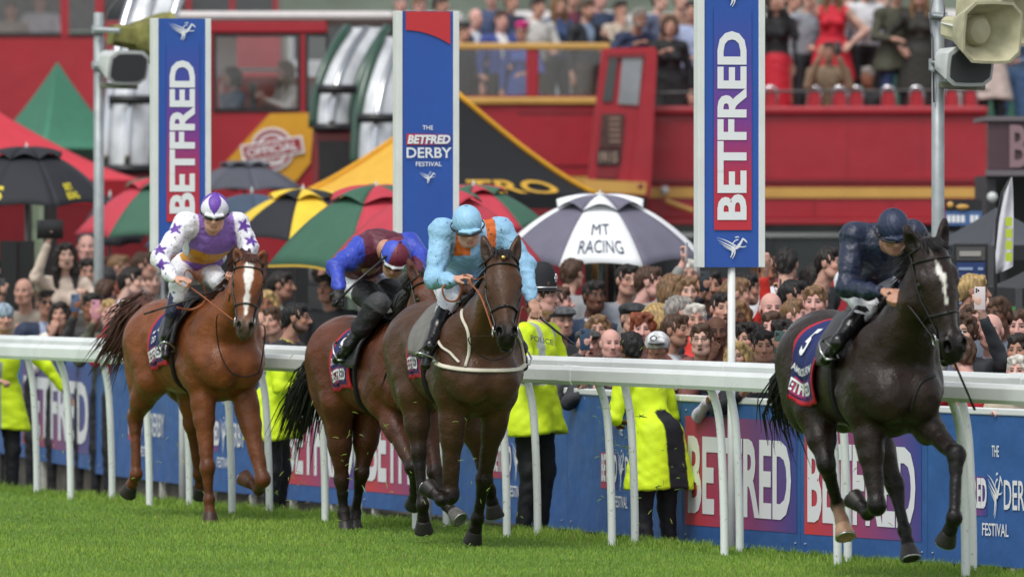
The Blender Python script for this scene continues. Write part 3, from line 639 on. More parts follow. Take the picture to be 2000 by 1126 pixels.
def gazebo(apx, apy, Y, corners, eave, cols, label, val=0.12, valcol=None, concave=1.35, walls=None, ridge=None, legs=True, name='gazebo', texts=()):
    """corners: list of (px, dY) around; eave row in px"""
    A = at(apx, apy, Y); P = []
    for cx, dy in corners:
        q = at(cx, eave, Y); P.append(np.array([(cx-1000)*(Y+dy)/FP, Y+dy, q[2]]))
    root = thing(name, label, 'tent', (A[0], A[1], gz(A[0], A[1])), 'tents behind the crowd'); n = len(P); b = MB(); N_ = 12
    def S(k, i, j):
        e = P[k]*(1-i)+P[(k+1) % n]*i; z = A[2]+(e[2]-A[2])*(1-(1-j)**concave); return np.array([A[0]+(e[0]-A[0])*j, A[1]+(e[1]-A[1])*j, z])
    for k in range(n):
        V = [S(k, i/N_, j/N_) for j in range(N_+1) for i in range(N_+1)]
        c = cols[k % len(cols)]
        b.add(V, [(j*(N_+1)+i, (j+1)*(N_+1)+i, (j+1)*(N_+1)+i+1, j*(N_+1)+i+1) for j in range(N_) for i in range(N_)], col=lin(c))
    rf = b.build('roof', [CANV], root, smooth=True, vc=True); m_ = rf.modifiers.new('cloth', 'SOLIDIFY'); m_.thickness = .006
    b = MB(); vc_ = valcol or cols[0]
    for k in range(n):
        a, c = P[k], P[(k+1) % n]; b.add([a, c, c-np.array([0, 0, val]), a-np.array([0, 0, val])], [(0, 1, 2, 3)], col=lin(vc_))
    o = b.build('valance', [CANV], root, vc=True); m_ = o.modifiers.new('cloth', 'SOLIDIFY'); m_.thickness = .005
    if ridge:
        b = MB()
        for k in range(n): b.tube([S(k, 0, j/10)+np.array([0, 0, .01]) for j in range(11)], ridge[0], 6, col=lin(ridge[1]))
        b.build('ridge_trim', [CANV], root, smooth=True, vc=True)
    if legs:
        for q in P: b = MB(); b.box((q[0], q[1], (q[2]+gz(q[0], q[1]))/2), (.05, .05, q[2]-gz(q[0], q[1]))); b.build('leg', [mat('dark_metal', (.06, .06, .065), .5)], root)
    if walls:
        for k, c in walls: b = MB(); a, e = P[k], P[(k+1) % n]; b.add([a, e, np.array([e[0], e[1], gz(e[0], e[1])]), np.array([a[0], a[1], gz(a[0], a[1])])], [(3, 2, 1, 0)], col=lin(c)); o = b.build('wall', [CANV], root, vc=True); m_ = o.modifiers.new('cloth', 'SOLIDIFY'); m_.thickness = .005
    for s_, k, i0, i1, j0, j1, c, kw in texts:
        V_, F_ = text(s_, **kw); W = []
        for x, y, _ in V_: p_ = S(k, i0+(i1-i0)*x, j1+(j0-j1)*y); W.append(p_+np.array([.0, -.03, .03]))
        b = MB(); b.add(W, F_); b.build('lettering', [mat('print_'+c[1:], lin(c), .6)], rf)
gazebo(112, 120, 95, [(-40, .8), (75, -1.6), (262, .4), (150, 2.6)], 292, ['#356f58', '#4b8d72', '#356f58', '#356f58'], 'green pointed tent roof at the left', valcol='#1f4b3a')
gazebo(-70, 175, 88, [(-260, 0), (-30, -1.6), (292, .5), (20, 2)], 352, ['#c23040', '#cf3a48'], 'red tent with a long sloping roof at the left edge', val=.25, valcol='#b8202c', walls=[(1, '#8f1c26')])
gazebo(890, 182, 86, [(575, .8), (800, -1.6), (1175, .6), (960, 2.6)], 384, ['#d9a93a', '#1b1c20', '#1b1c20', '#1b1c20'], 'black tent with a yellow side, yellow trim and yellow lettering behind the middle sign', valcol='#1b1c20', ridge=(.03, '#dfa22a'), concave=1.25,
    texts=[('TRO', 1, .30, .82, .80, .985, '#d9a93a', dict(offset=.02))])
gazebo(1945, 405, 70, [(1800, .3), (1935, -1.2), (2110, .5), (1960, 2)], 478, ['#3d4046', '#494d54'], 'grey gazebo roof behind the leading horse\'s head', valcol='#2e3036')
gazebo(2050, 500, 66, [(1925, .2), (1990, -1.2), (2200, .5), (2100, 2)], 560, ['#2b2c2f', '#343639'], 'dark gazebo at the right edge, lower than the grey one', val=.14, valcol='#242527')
# ================================================================ BUSES AND STALLS
RED = mat('bus_red', lin('#a01c2a'), .42, noise=.12, nscale=1.3, coat=.12, bump=.02, bscale=1.2, wet=.1); RED2 = mat('bus_dark_red', lin('#7a1822'), .35, coat=.3, noise=.08, nscale=2); CREAM = mat('bus_cream', lin('#c79a4e'), .4, noise=.08, nscale=3)
WROOF = mat('bus_white', lin('#cfc9c8'), .4, noise=.05); GLS = mat('bus_glass', (.035, .04, .045), .08, spec=.8, noise=.1); BLKM = mat('bus_black', (.015, .015, .017), .4, noise=.2, nscale=5)
CHR = mat('chrome', (.55, .56, .58), .18, 1); GRN = mat('bus_green', lin('#1e4534'), .3, coat=.5); TYRE = mat('tyre', (.02, .02, .02), .8)
def clear_glass():
    m = bpy.data.materials.new('clear_glass'); m.use_nodes = True; t = m.node_tree; o = t.nodes['Material Output']; b = t.nodes['Principled BSDF']
    g = t.nodes.new('ShaderNodeBsdfTransparent'); g.inputs[0].default_value = (.86, .88, .90, 1); gl = t.nodes.new('ShaderNodeBsdfGlossy'); gl.inputs['Roughness'].default_value = .05; gl.inputs[0].default_value = (.8, .8, .8, 1)
    mx = t.nodes.new('ShaderNodeMixShader'); mx.inputs[0].default_value = .07; t.links.new(g.outputs[0], mx.inputs[1]); t.links.new(gl.outputs[0], mx.inputs[2]); t.links.new(mx.outputs[0], o.inputs[0]); return m
CG = clear_glass()
def slab(b, x0, y0, x1, y1, Y, dep=.05, m=0, col=(1, 1, 1)):
    """box whose front face spans the photo rectangle at depth Y"""
    a, c = at(x0, y0, Y), at(x1, y1, Y); b.box(((a[0]+c[0])/2, Y+dep/2, (a[2]+c[2])/2), (abs(c[0]-a[0]), dep, abs(a[2]-c[2])), m, col=col)
def part(name, root, m, *rects, bevel=0):
    b = MB()
    for r in rects: slab(b, *r)
    return b.build(name, [m], root, bevel=bevel)
def poly(b, pts, Y, th=.02, col=(1, 1, 1)):
    P = [at(x, y, Y) for x, y in pts]; n = len(P); Q = [p+np.array([0, th, 0]) for p in P]
    b.add(P+Q, [tuple(range(n-1, -1, -1)) if True else 0, tuple(range(n, 2*n))]+[(i, (i+1) % n, n+(i+1) % n, n+i) for i in range(n)], col=col)
def wheel(root, px, py, Y, r=.48):
    c = at(px, py, Y); b = MB(); M = np.array([[1, 0, 0], [0, 0, 1], [0, 1, 0]]); b.lathe(c, [(r*.5, -.12), (r*.9, -.12), (r, -.08), (r, .12), (r*.5, .12)], 24, M=M); o = b.build('wheel', [TYRE], root, True)
    b = MB(); b.lathe(c, [(.001, -.10), (r*.25, -.11), (r*.5, -.09), (r*.52, .1)], 16, M=M); b.build('rim', [CHR], o, True)
# --- long open-top bus, right
Y = 98.0
root = thing('open_top_bus', 'long open top red double decker bus with a gold stripe, filling the right side', 'bus', (at(1560, 0, Y)[0], Y+1.2, gz(3, Y)), 'red buses behind the crowd')
part('upper_panel', root, RED, (1262, 222, 1928, 352, Y, 2.4), bevel=.02)
part('coving', root, RED, (1258, 207, 1930, 224, Y-.07, 2.5), bevel=.03)
part('beading', root, RED2, (1262, 350, 1929, 357, Y-.03, 2.4))
for x in (1345, 1500, 1655, 1800): part('panel_seam', root, RED2, (x, 225, x+1.2, 349, Y-.004, .02))
for x in (1290, 1440, 1590, 1740, 1880): part('panel_seam', root, RED2, (x, 388, x+1.2, 427, Y-.004, .02))
part('skirt_panel', root, RED, (1262, 357, 1928, 428, Y+.01, 2.38), bevel=.02)
part('gold_stripe', root, CREAM, (1262, 366, 1925, 386, Y-.015, .03))
part('beading', root, RED, (1262, 428, 1929, 438, Y-.05, 2.4), bevel=.01)
b = MB(); slab(b, 1262, 438, 1928, 548, Y+.06, .05); b.build('lower_windows', [GLS], root)
part('window_rail', root, CHR, (1262, 455, 1928, 462, Y+.02, .03))
for x in (1300, 1500, 1700, 1880): part('pillar', root, BLKM, (x, 438, x+9, 548, Y+.03, .04))
part('lower_panel', root, RED, (1262, 546, 1928, 690, Y, 2.4), bevel=.02)
part('deck', root, RED2, (1262, 208, 1928, 216, Y+.05, 2.2))
for x in (1420, 1800): wheel(root, x, 690, Y-.02)
b = MB()
for y_ in (176,): b.tube([at(1262, y_+6, Y+.1), at(1600, y_+2, Y+.1), at(1930, y_, Y+.1)], .018, 6)
b.build('handrail', [BLKM], root)
for x in (1300, 1420, 1560, 1700, 1880): b = MB(); b.tube([at(x, 178, Y+.1), at(x, 210, Y+.1)], .014, 6); b.build('rail_stanchion', [BLKM], root)
for i, x in enumerate((1505, 1590, 1640, 1672, 1735, 1790, 1858, 1895)):
    b = MB(); b.tube([at(x-13, 215, Y+.5), at(x-12, 176, Y+.5), at(x-6, 170, Y+.5), at(x+6, 170, Y+.5), at(x+12, 176, Y+.5), at(x+13, 215, Y+.5)], .02, 8)
    o = b.build('seat_frame', [CHR], root, True); part('seat_back', o, mat('seat_red', lin('#a3222e'), .6), (x-10, 178, x+10, 208, Y+.5, .05), bevel=.02) if False else None
    bb = MB(); slab(bb, x-10, 178, x+10, 208, Y+.5, .05); bb.build('seat_back', [mat('seat_red', lin('#a3222e'), .6, noise=.1)], o)
# slanted front end of that bus
Yf = Y-.9
def quadp(name, pts, m, Y_=Yf, th=.05, par=None):
    b = MB(); poly(b, pts, Y_, th); return b.build(name, [m], par or root)
quadp('front_body', [(1176, 95), (1280, 92), (1262, 385), (1145, 385)], RED, Yf+.02, .9)
quadp('front_edge', [(1262, 97), (1284, 97), (1270, 385), (1228, 385)], RED, Yf-.06, .08)
quadp('front_window', [(1190, 110), (1207, 108), (1196, 198), (1176, 198)], GLS, Yf-.01); quadp('front_window', [(1216, 113), (1256, 110), (1247, 205), (1207, 203)], mat('pale_glass', (.25, .27, .29), .1, noise=.2, nscale=3), Yf-.01)
quadp('window_frame', [(1187, 105), (1262, 103), (1262, 112), (1186, 113)], RED2, Yf-.03)
o = quadp('route_board', [(1176, 222), (1219, 222), (1214, 288), (1170, 288)], mat('board_brown', lin('#4a2f2a'), .5, noise=.4, nscale=14), Yf-.02)
b = MB()
for i in range(5): slab(b, 1190, 230+i*11, 1211, 233+i*11, Yf-.03, .01)
b.build('route_names', [mat('print_dim', lin('#a58a78'), .6)], o)
o = quadp('number_board', [(1167, 292), (1213, 292), (1210, 322), (1165, 322)], BLKM, Yf-.02); b = MB(); p_ = at(1170, 318, Yf-.03); put_text(b, '19115', p_, (36*Yf/FP, 0, 0), (0, 0, 22*Yf/FP), offset=.03); b.build('lettering', [mat('print_dim', lin('#a58a78'), .6)], o)
quadp('grille', [(1165, 330), (1205, 330), (1203, 348), (1164, 348)], RED2, Yf-.02)
b = MB(); b.sweep([at(1140, 362, Yf-.1), at(1262, 368, Yf-.1)], [(-.02, -.07), (.02, -.07), (.02, .07), (-.02, .07)]); b.build('gold_stripe', [CREAM], root)
for x, m_, y_ in ((1251, RED2, 364), (1298, SPW, 371)): b = MB(); b.sphere(at(x, y_, Yf-.1 if x < 1270 else Y-.04), (.05, .03, .05)); b.build('marker_lamp', [m_], root, True)
quadp('under_panel', [(1145, 385), (1262, 385), (1262, 440), (1160, 440)], BLKM, Yf+.1, .5)
b = MB(); b.tube([at(1300, 392, Y-.1), at(1355, 412, Y-.1)], .03, 6); b.build('bumper', [CREAM], root)
# --- open-top bus behind the middle sign
Y = 103.0
root = thing('open_top_bus', 'open top red bus with gold top rail and glazed upper sides, behind the middle sign', 'bus', (at(1040, 0, Y)[0], Y+1.2, gz(0, Y)), 'red buses behind the crowd')
part('upper_panel', root, RED, (880, 203, 1192, 345, Y, 2.4), bevel=.02); part('panel_frame', root, RED2, (1010, 218, 1192, 223, Y-.01, .02)); part('panel_frame', root, RED, (955, 316, 1192, 323, Y-.02, .03))
part('gold_stripe', root, CREAM, (880, 190, 1192, 204, Y-.05, 2.5), bevel=.02); part('top_rail', root, CREAM, (880, 84, 1192, 97, Y-.04, .10), bevel=.02)
part('window_pillar', root, RED, (1028, 96, 1052, 190, Y-.02, .08), bevel=.02); part('window_pillar', root, RED, (1180, 96, 1192, 190, Y-.02, .08))
part('rear_top_rail', root, CREAM, (880, 93, 1192, 99, Y+2.3, .05))
for x0, x1 in ((893, 1028), (1052, 1180)): b = MB(); slab(b, x0, 97, x1, 190, Y, .012); b.build('window', [CG], root); part('window_sill', root, RED2, (x0, 186, x1, 191, Y-.03, .05))
part('deck', root, RED2, (880, 196, 1192, 201, Y+.1, 2.2)); part('skirt_panel', root, CREAM, (880, 345, 1192, 365, Y-.02, 2.4)); part('lower_panel', root, RED2, (880, 365, 1192, 690, Y, 2.3)); wheel(root, 980, 690, Y-.02)
# --- closed red bus with passengers
Y = 96.0
root = thing('double_decker_bus', 'closed red bus with two passengers and a yellow corner panel', 'bus', (at(520, 0, Y)[0], Y+1.2, gz(-3, Y)), 'red buses behind the crowd')
part('roof', root, WROOF, (300, 22, 770, 40, Y-.05, 2.5), bevel=.05); part('cornice', root, RED, (298, 38, 640, 66, Y-.02, .3), bevel=.03)
part('wall', root, RED, (296, 216, 640, 520, Y, 2.3), bevel=.02)
for r in ((404, 64, 418, 218), (584, 64, 598, 218), (296, 64, 300, 218)): part('window_pillar', root, RED, (*r, Y, .12))
part('rear_wall', root, WROOF, (404, 64, 462, 150, Y+2.3, .05)); part('rear_wall', root, RED, (404, 150, 640, 220, Y+2.3, .05)); part('far_window_rail', root, WROOF, (404, 132, 600, 141, Y+2.2, .03))
for x0, x1 in ((418, 584), (598, 640)):
    b = MB(); slab(b, x0, 70, x1, 214, Y+.03, .012); o = b.build('window', [CG], root); part('window_frame', o, BLKM, (x0-2, 66, x1+2, 72, Y-.02, .06), (x0-2, 211, x1+2, 218, Y-.02, .06), (x0-2, 72, x0+4, 211, Y-.02, .06), (x1-4, 72, x1+2, 211, Y-.02, .06))
for x in (494, 545, 600): part('seat', root, mat('seat_grey', (.10, .11, .12), .7), (x-8, 160, x+6, 216, Y+.9, .5), bevel=.04)
b = MB(); poly(b, [(527, 222), (600, 220), (614, 225), (606, 318), (578, 354), (430, 354), (436, 322)], Y-.03, .02); o = b.build('yellow_panel', [mat('bus_yellow', lin('#d39a26'), .4, noise=.05)], root)
DR = mat('print_stamp', lin('#9a3038'), .5); c_ = at(532, 291, Y-.05); s_ = Y/FP
def ring_(b, r0, r1, Yo, n=40):
    V = [c_+np.array([r*math.cos(a)*s_, Yo, r*math.sin(a)*s_]) for r in (r0, r1) for a in np.linspace(0, 2*math.pi, n, endpoint=False)]; b.add(V, [(i, (i+1) % n, n+(i+1) % n, n+i) for i in range(n)][::1])
STW = mat('print_white', lin('#e6e9ea'), .5)
b = MB(); ring_(b, .5, 42, -.002); b.build('stamp_disc', [STW], o); b = MB(); ring_(b, 31, 38, -.006); ring_(b, 1, 26, -.006); b.build('stamp_ring', [DR], o)
an = R(9); u_ = np.array([math.cos(an), 0, math.sin(an)]); v_ = np.array([-math.sin(an), 0, math.cos(an)])
def rrect(b, w, h, yo): b.add([c_+np.array([0, yo, 0])+u_*a*s_+v_*e*s_ for a, e in ((-w, -h), (w, -h), (w, h), (-w, h))], [(0, 1, 2, 3)])
b = MB(); rrect(b, 61, 17, -.010); b.build('stamp_band_edge', [STW], o); b = MB(); rrect(b, 57, 13.5, -.013); b.build('stamp_band', [DR], o)
b = MB(); put_text(b, 'OFFICIAL', c_-u_*50*s_-v_*9*s_, u_*100*s_, v_*18*s_, off=.018, offset=.02); put_text(b, 'TOUR', c_-u_*17*s_-v_*33*s_, u_*36*s_, v_*12*s_, off=.012, offset=.02); b.build('lettering', [STW], o)
wheel(root, 380, 690, Y-.02)
# --- curved glass fronts of two vintage coaches
def coach_front(name, label, Yc, X, ytop, ybot, lean, fr_m, body_m, low_y, mirror=False, boards=True):
    """X: list of pillar columns (px at mid height); lean px the top is set to the right"""
    root = thing(name, label, 'bus', (at(X[0], 0, Yc)[0], Yc+1.2, gz(-4, Yc)), 'vintage coaches'); H_ = low_y-ytop
    def cx(x, f): return x+lean*(1-f)**2.2
    rows = np.linspace(0, 1, 14)
    for i, (xa, xb) in enumerate(zip(X[:-1], X[1:])):
        V = []
        for f in rows:
            for g in (0, .25, .5, .75, 1):
                x = cx(xa, f)*(1-g)+cx(xb, f)*g; V.append(at(x, ytop+H_*f, Yc)+np.array([0, -.18*math.sin(math.pi*(i+g)/(len(X)-1))*math.sin(f*math.pi/2)+.6*(1-f)**2.5, 0]))
        b = MB(); b.add(V, [(r*5+c, r*5+c+1, (r+1)*5+c+1, (r+1)*5+c) for r in range(13) for c in range(4)]); b.build('windscreen', [mat('sky_glass', (.62, .64, .66), .15, .25, noise=.35, nscale=2.5)], root, True)
    for i, x in enumerate(X):
        b = MB(); P = [at(cx(x, f), ytop+H_*f, Yc)+np.array([0, -.18*math.sin(math.pi*i/(len(X)-1))*math.sin(f*math.pi/2)-.03+.6*(1-f)**2.5, 0]) for f in rows]
        b.tube(P, .055 if i in (0, len(X)-1) else .035, 8); b.build('windscreen_pillar', [fr_m if i % 2 == 0 else CHR], root, True)
    for f in (.62, 1.0):
        b = MB(); b.tube([at(cx(x, f), ytop+H_*f, Yc)+np.array([0, -.22, 0]) for x in X], .05, 8); b.build('crossbar', [BLKM], root, True)
    b = MB(); slab(b, X[0]-2, low_y, X[-1]+4, ybot, Yc-.15, 2.0); b.build('lower_body', [body_m], root, bevel=.06)
    b = MB(); slab(b, X[0]+10, low_y+25, X[-1]-8, ybot-30, Yc-.18, .03); b.build('radiator_grille', [BLKM], root)
    return root
coach_front('vintage_coach', 'vintage coach front with curved glass and dark green pillars left of the middle sign', 93.5, [612, 648, 690], 52, 420, 66, GRN, RED2, 250)
coach_front('vintage_coach', 'vintage coach front with green and red pillars, close behind the middle sign\'s left edge', 92.3, [692, 730, 775], 70, 420, 52, GRN, RED, 330)
coach_front('vintage_coach', 'vintage coach front with pale curved glass between the left loudspeaker pole and the leftmost sign', 93.0, [208, 250, 300], -25, 400, 52, CHR, RED2, 330)
# --- red bus top left
Y = 112.0
root = thing('double_decker_bus', 'red double decker bus in the top left corner, only its side and two windows showing', 'bus', (at(90, 0, Y)[0], Y+1.2, gz(-6, Y)), 'red buses behind the crowd')
part('wall', root, RED, (-160, 70, 198, 420, Y, 2.4), bevel=.02)
for r in ((118, -80, 134, 72), (186, -80, 198, 72), (-60, -80, -45, 72)): part('window_pillar', root, RED, (*r, Y-.01, .12))
for x0, x1 in ((-45, 118), (134, 186)): b = MB(); slab(b, x0, -80, x1, 66, Y+.03, .012); o = b.build('window', [CG], root); part('window_frame', o, BLKM, (x0, 64, x1, 71, Y-.02, .05))
part('far_wall', root, mat('dim_interior', (.10, .11, .12), .7, noise=.3), (-160, -90, 198, 60, Y+2.4, .05)); part('roof', root, WROOF, (-160, -95, 198, -80, Y, 2.4))
# --- far coaches seen over the top deck
def far_bus(x0, x1, y0, Y, body, label, grp='distant coaches'):
    root = thing('coach', label, 'bus', (at((x0+x1)/2, 0, Y)[0], Y+1.2, gz(0, Y)), grp)
    part('roof', root, WROOF, (x0, y0, x1, y0+26, Y-.03, 2.4), bevel=.08); b = MB(); slab(b, x0+6, y0+26, x1-6, y0+95, Y+.02, 2.3); b.build('windows', [GLS], root)
    for x in np.linspace(x0+4, x1-14, max(2, int((x1-x0)/70))): part('window_pillar', root, body, (x, y0+24, x+9, y0+96, Y-.01, .05))
    part('side_panel', root, body, (x0, y0+94, x1, y0+330, Y, 2.4), bevel=.03)
far_bus(560, 905, 24, 124, mat('coach_white', lin('#c4c2c2'), .4), 'distant white coach left of and behind the middle sign')
far_bus(915, 1215, 22, 127, MATS['coach_white'], 'distant white coach behind the people on the middle open top bus')
far_bus(1225, 1545, 26, 124, mat('coach_green', lin('#2c5a48'), .4), 'distant green coach behind the nearest blue sign')
far_bus(1555, 2060, 20, 126, MATS['coach_green'], 'distant coach behind the top deck crowd at the right')
far_bus(190, 548, -52, 130, MATS['bus_red'], 'distant red and white coach above the leftmost sign')
# far earth bank and trees closing the view behind the coaches
b = MB()
rr = random.Random(8)
V = []; nx = 60
for j, zf in enumerate((0, .5, 1)):
    for i in range(nx): x = -40+80*i/(nx-1); V.append((x, 190+30*zf, 1.5+zf*(9.5+rr.uniform(-.6, .9))))
b.add(V, [(j*nx+i, j*nx+i+1, (j+1)*nx+i+1, (j+1)*nx+i) for j in range(2) for i in range(nx-1)]); o = b.build('downs_hillside', [mat('hill_grey_green', (.10, .12, .09), .95, noise=.4, nscale=.4, bump=.2, bscale=.8)], smooth=True); o['kind'] = 'structure'
# --- stalls at the right
Y = 80.0
root = thing('catering_stall', 'dark maroon catering stall with pale letters on its fascia at the right edge', 'stall', (at(2050, 0, Y)[0], Y+1, gz(5, Y)))
part('fascia', root, mat('fascia_maroon', lin('#4b363e'), .55, noise=.1), (1930, 234, 2300, 332, Y, .12), bevel=.01); part('fascia_trim', root, mat('trim_grey', lin('#6b6468'), .5), (1926, 227, 2300, 236, Y-.04, 2.2)); part('fascia_trim', root, MATS['trim_grey'], (1926, 332, 2300, 343, Y-.08, .2))
b = MB(); p_ = at(1972, 328, Y-.02); put_text(b, 'BU', p_, (82*Y/FP, 0, 0), (0, 0, 84*Y/FP), offset=.02); b.build('lettering', [mat('print_pale_maroon', lin('#8a7076'), .6)], root)
part('back_wall', root, BLKM, (1935, 343, 2300, 760, Y+2, .1)); part('side_wall', root, mat('stall_dark', (.03, .03, .035), .6, noise=.3), (1926, 343, 1945, 760, Y, 2)); part('counter', root, MATS['stall_dark'], (1940, 560, 2300, 760, Y+.1, .4))
for x, y_ in ((1938, 385), (1952, 420)): b = MB(); b.sphere(at(x, y_, Y-.1), .05); b.build('wall_lamp', [SPW], root, True)
Y = 76.0
root = thing('menu_sign', 'small dark and blue sign board with pale lettering right of the right loudspeaker pole', 'sign', (at(1880, 0, Y)[0], Y, gz(4, Y)))
part('board', root, BLKM, (1846, 390, 1918, 412, Y, .04)); o = part('blue_board', root, mat('board_blue', lin('#44679a'), .6, noise=.15), (1846, 412, 1918, 440, Y, .04)); b = MB(); p_ = at(1850, 434, Y-.01); [slab(b, 1850+9*i, 420, 1857+9*i, 434, Y-.005, .004) for i in (0, 1, 2, 3, 5, 6)]; b.build('lettering', [PRINTW], o)
b = MB(); b.sphere(at(1856, 400, Y-.02), (.03, .02, .03)); b.sphere(at(1880, 404, Y-.02), (.06, .02, .025)); b.build('badge', [CREAM], root); b = MB(); b.tube([at(1882, 440, Y+.02), (at(1882, 440, Y)[0], Y+.02, gz(4, Y))], .03, 8); b.build('post', [BLKM], root)
Y = 68.0
root = thing('price_board', 'tall dark blue price board with rows of pale writing right of the leading horse\'s head', 'sign', (at(1900, 0, Y)[0], Y, gz(4, Y)))
part('frame', root, BLKM, (1862, 474, 1930, 712, Y+.01, .06), bevel=.01); o = part('header', root, mat('board_grey', (.07, .07, .07), .6), (1868, 482, 1924, 508, Y-.01, .02)); part('header_text', o, mat('print_grey', lin('#9b9a92'), .6), (1874, 490, 1916, 500, Y-.02, .006))
o = part('blue_panel', root, mat('board_navy', lin('#20386b'), .6, noise=.1), (1868, 512, 1924, 700, Y-.01, .02))
b = MB(); rr = random.Random(3)
for i in range(8): yy = 522+i*22; slab(b, 1872, yy, 1872+rr.choice((28, 20, 34)), yy+5, Y-.02, .004); slab(b, 1910, yy, 1920, yy+5, Y-.02, .004)
b.build('price_lines', [mat('print_blue_grey', lin('#8fa3c4'), .6)], o)
# feather flag
Y = 64.0; g = gz(4, Y)
root = thing('feather_flag', 'white feather flag with yellow-green lettering at the right', 'flag', (at(1946, 0, Y)[0], Y, g))
b = MB(); b.tube([(at(1944, 0, Y)[0], Y, g), at(1944, 520, Y), at(1947, 430, Y), at(1958, 375, Y), at(1976, 343, Y)], [.018, .014, .012, .01, .006], 8); b.build('pole', [BLKM], root, True)
L_ = [(1945, 535), (1944, 500), (1946, 450), (1951, 405), (1959, 372), (1974, 345)]; R_ = [(1962, 528), (1978, 520), (1979, 450), (1979, 405), (1979, 372), (1977, 346)]
b = MB(); V = []; nn_ = 8
for (x0, y0), (x1, y1) in zip(L_, R_):
    for i in range(nn_+1): t = i/nn_; V.append(at(x0+(x1-x0)*t, y0+(y1-y0)*t, Y+.03*math.sin(t*7+y0*.02)))
b.add(V, [(j*(nn_+1)+i, j*(nn_+1)+i+1, (j+1)*(nn_+1)+i+1, (j+1)*(nn_+1)+i) for j in range(len(L_)-1) for i in range(nn_)]); o = b.build('cloth', [mat('flag_white', lin('#d9d8e0'), .7, noise=.08)], root, True); mm_ = o.modifiers.new('cloth', 'SOLIDIFY'); mm_.thickness = .004
b = MB(); p_ = at(1976, 512, Y-.05); [slab(b, 1964, 424+23*i, 1977, 441+23*i, Y-.05, .004) for i in range(4)]; b.build('printed_marks', [mat('print_lime', lin('#b9cc3c'), .6)], o)
# green van side
Y = 78.0
root = thing('snack_trailer', 'bright green panel with white lines under the dark gazebo at the right', 'stall', (at(1970, 0, Y)[0], Y+.5, gz(5, Y)))
part('panel', root, mat('trailer_green', lin('#3d8a3a'), .5, noise=.1), (1936, 600, 1990, 725, Y, .8)); part('shelf_line', root, SPW, (1940, 618, 1968, 621, Y-.02, .02), (1950, 648, 1988, 651, Y-.02, .02), (1940, 690, 1975, 693, Y-.02, .02), (1966, 600, 1969, 650, Y-.02, .02)); part('post', root, BLKM, (1924, 560, 1936, 760, Y-.5, .1))
# bookmaker's stands
def stand(x0, x1, y0, Y, label, cols, joint=True):
    root = thing('bookmaker_stand', label, 'stand', (at((x0+x1)/2, 0, Y)[0], Y, gz(0, Y)), 'bookmakers\' stands'); n = len(cols); yb = HZ+(EYE-gz(at(x0, 0, Y)[0], Y))*FP/Y
    for i, c in enumerate(cols): part('panel', root, mat('stand_'+c[1:], lin(c), .6, noise=.25, nscale=8), (x0+(x1-x0)*i/n, y0, x0+(x1-x0)*(i+1)/n-1, yb, Y+.03*(i % 2), .06))
stand(1143, 1216, 512, 73, 'narrow dark green and black stand under the grey and white umbrella', ['#39463c', '#6f5b2e', '#3b4a3e', '#1b1d1c', '#101112'])
stand(48, 112, 398, 82, 'pale green and black stand under the black umbrella at the left', ['#16181a', '#7d8a74', '#7d8a74', '#1b1c1e', '#141516'])
stand(0, 68, 470, 79, 'black cloth covered stand at the left edge', ['#121315', '#0e0f11'])
stand(520, 604, 522, 76, 'black stand behind the bearded steward', ['#101113', '#17181a', '#0f1012']); stand(604, 680, 560, 74.5, 'stand wrapped in grey plastic behind the rider in blue and maroon', ['#3a3d3c', '#6d7270', '#2b2d2c'])
stand(425, 470, 480, 77, 'dark stand behind the chestnut horse\'s head', ['#17181b', '#101113']); stand(1320, 1352, 470, 90, 'dark stand beside the nearest blue sign', ['#202022'])
# ================================================================ HORSES
class Frame:
    def __init__(s, px0, Y0, sn, z0=0.0):
        s.X = (px0-1000)*Y0/FP; s.Y = Y0; s.z0 = z0
        c = math.sqrt(1-sn*sn); s.fx, s.fy = sn, -c; s.lx, s.ly = c, sn
        s.rz = math.atan2(s.fy, s.fx)
    def J(s, px, py, l=None, f=None):
        a = (px-1000)/FP; b = -(py-HZ)/FP
        if l is not None: Y = (l+s.X*s.lx+s.Y*s.ly)/(a*s.lx+s.ly)
        else: Y = (f+s.X*s.fx+s.Y*s.fy)/(a*s.fx+s.fy)
        dx, dy = a*Y-s.X, Y-s.Y
        return np.array([dx*s.fx+dy*s.fy, dx*s.lx+dy*s.ly, EYE+b*Y-s.z0])
    def px(s, p):
        x = s.X+p[0]*s.fx+p[1]*s.lx; y = s.Y+p[0]*s.fy+p[1]*s.ly
        return round(1000+FP*x/y), round(HZ-FP*(p[2]+s.z0-EYE)/y)

MB_BLACK = lambda: mat('black_leather', (.012, .011, .011), .38, spec=.4, noise=.3, nscale=30)
def hoof(fr, P, A, par, m, r=.062):
    """hoof at coronet P pointing along A (to the toe)"""
    A = unit(A); X = unit(np.cross(A, (0, 1, 0))); Y = np.cross(A, X); b = MB()
    M = np.stack([X, Y, A], 1)
    b.lathe(P, [(r*.25, -.012), (r*.72, -.005), (r*.8, .01), (r*1.06, .075), (r*1.08, .083), (r*.9, .083), (r*.7, .074), (.001, .07)], 20, 0, M=M)
    o = b.build2('hoof', [m], par)
    s_ = MB(); pts = [P+A*.086+X*math.cos(a)*r*.95+Y*math.sin(a)*r*.95 for a in np.linspace(-2.4, 2.4, 14)]
    s_.tube(pts, .007, 6); s_.build2('horseshoe', [mat('steel', (.55, .55, .56), .3, 1)], o)

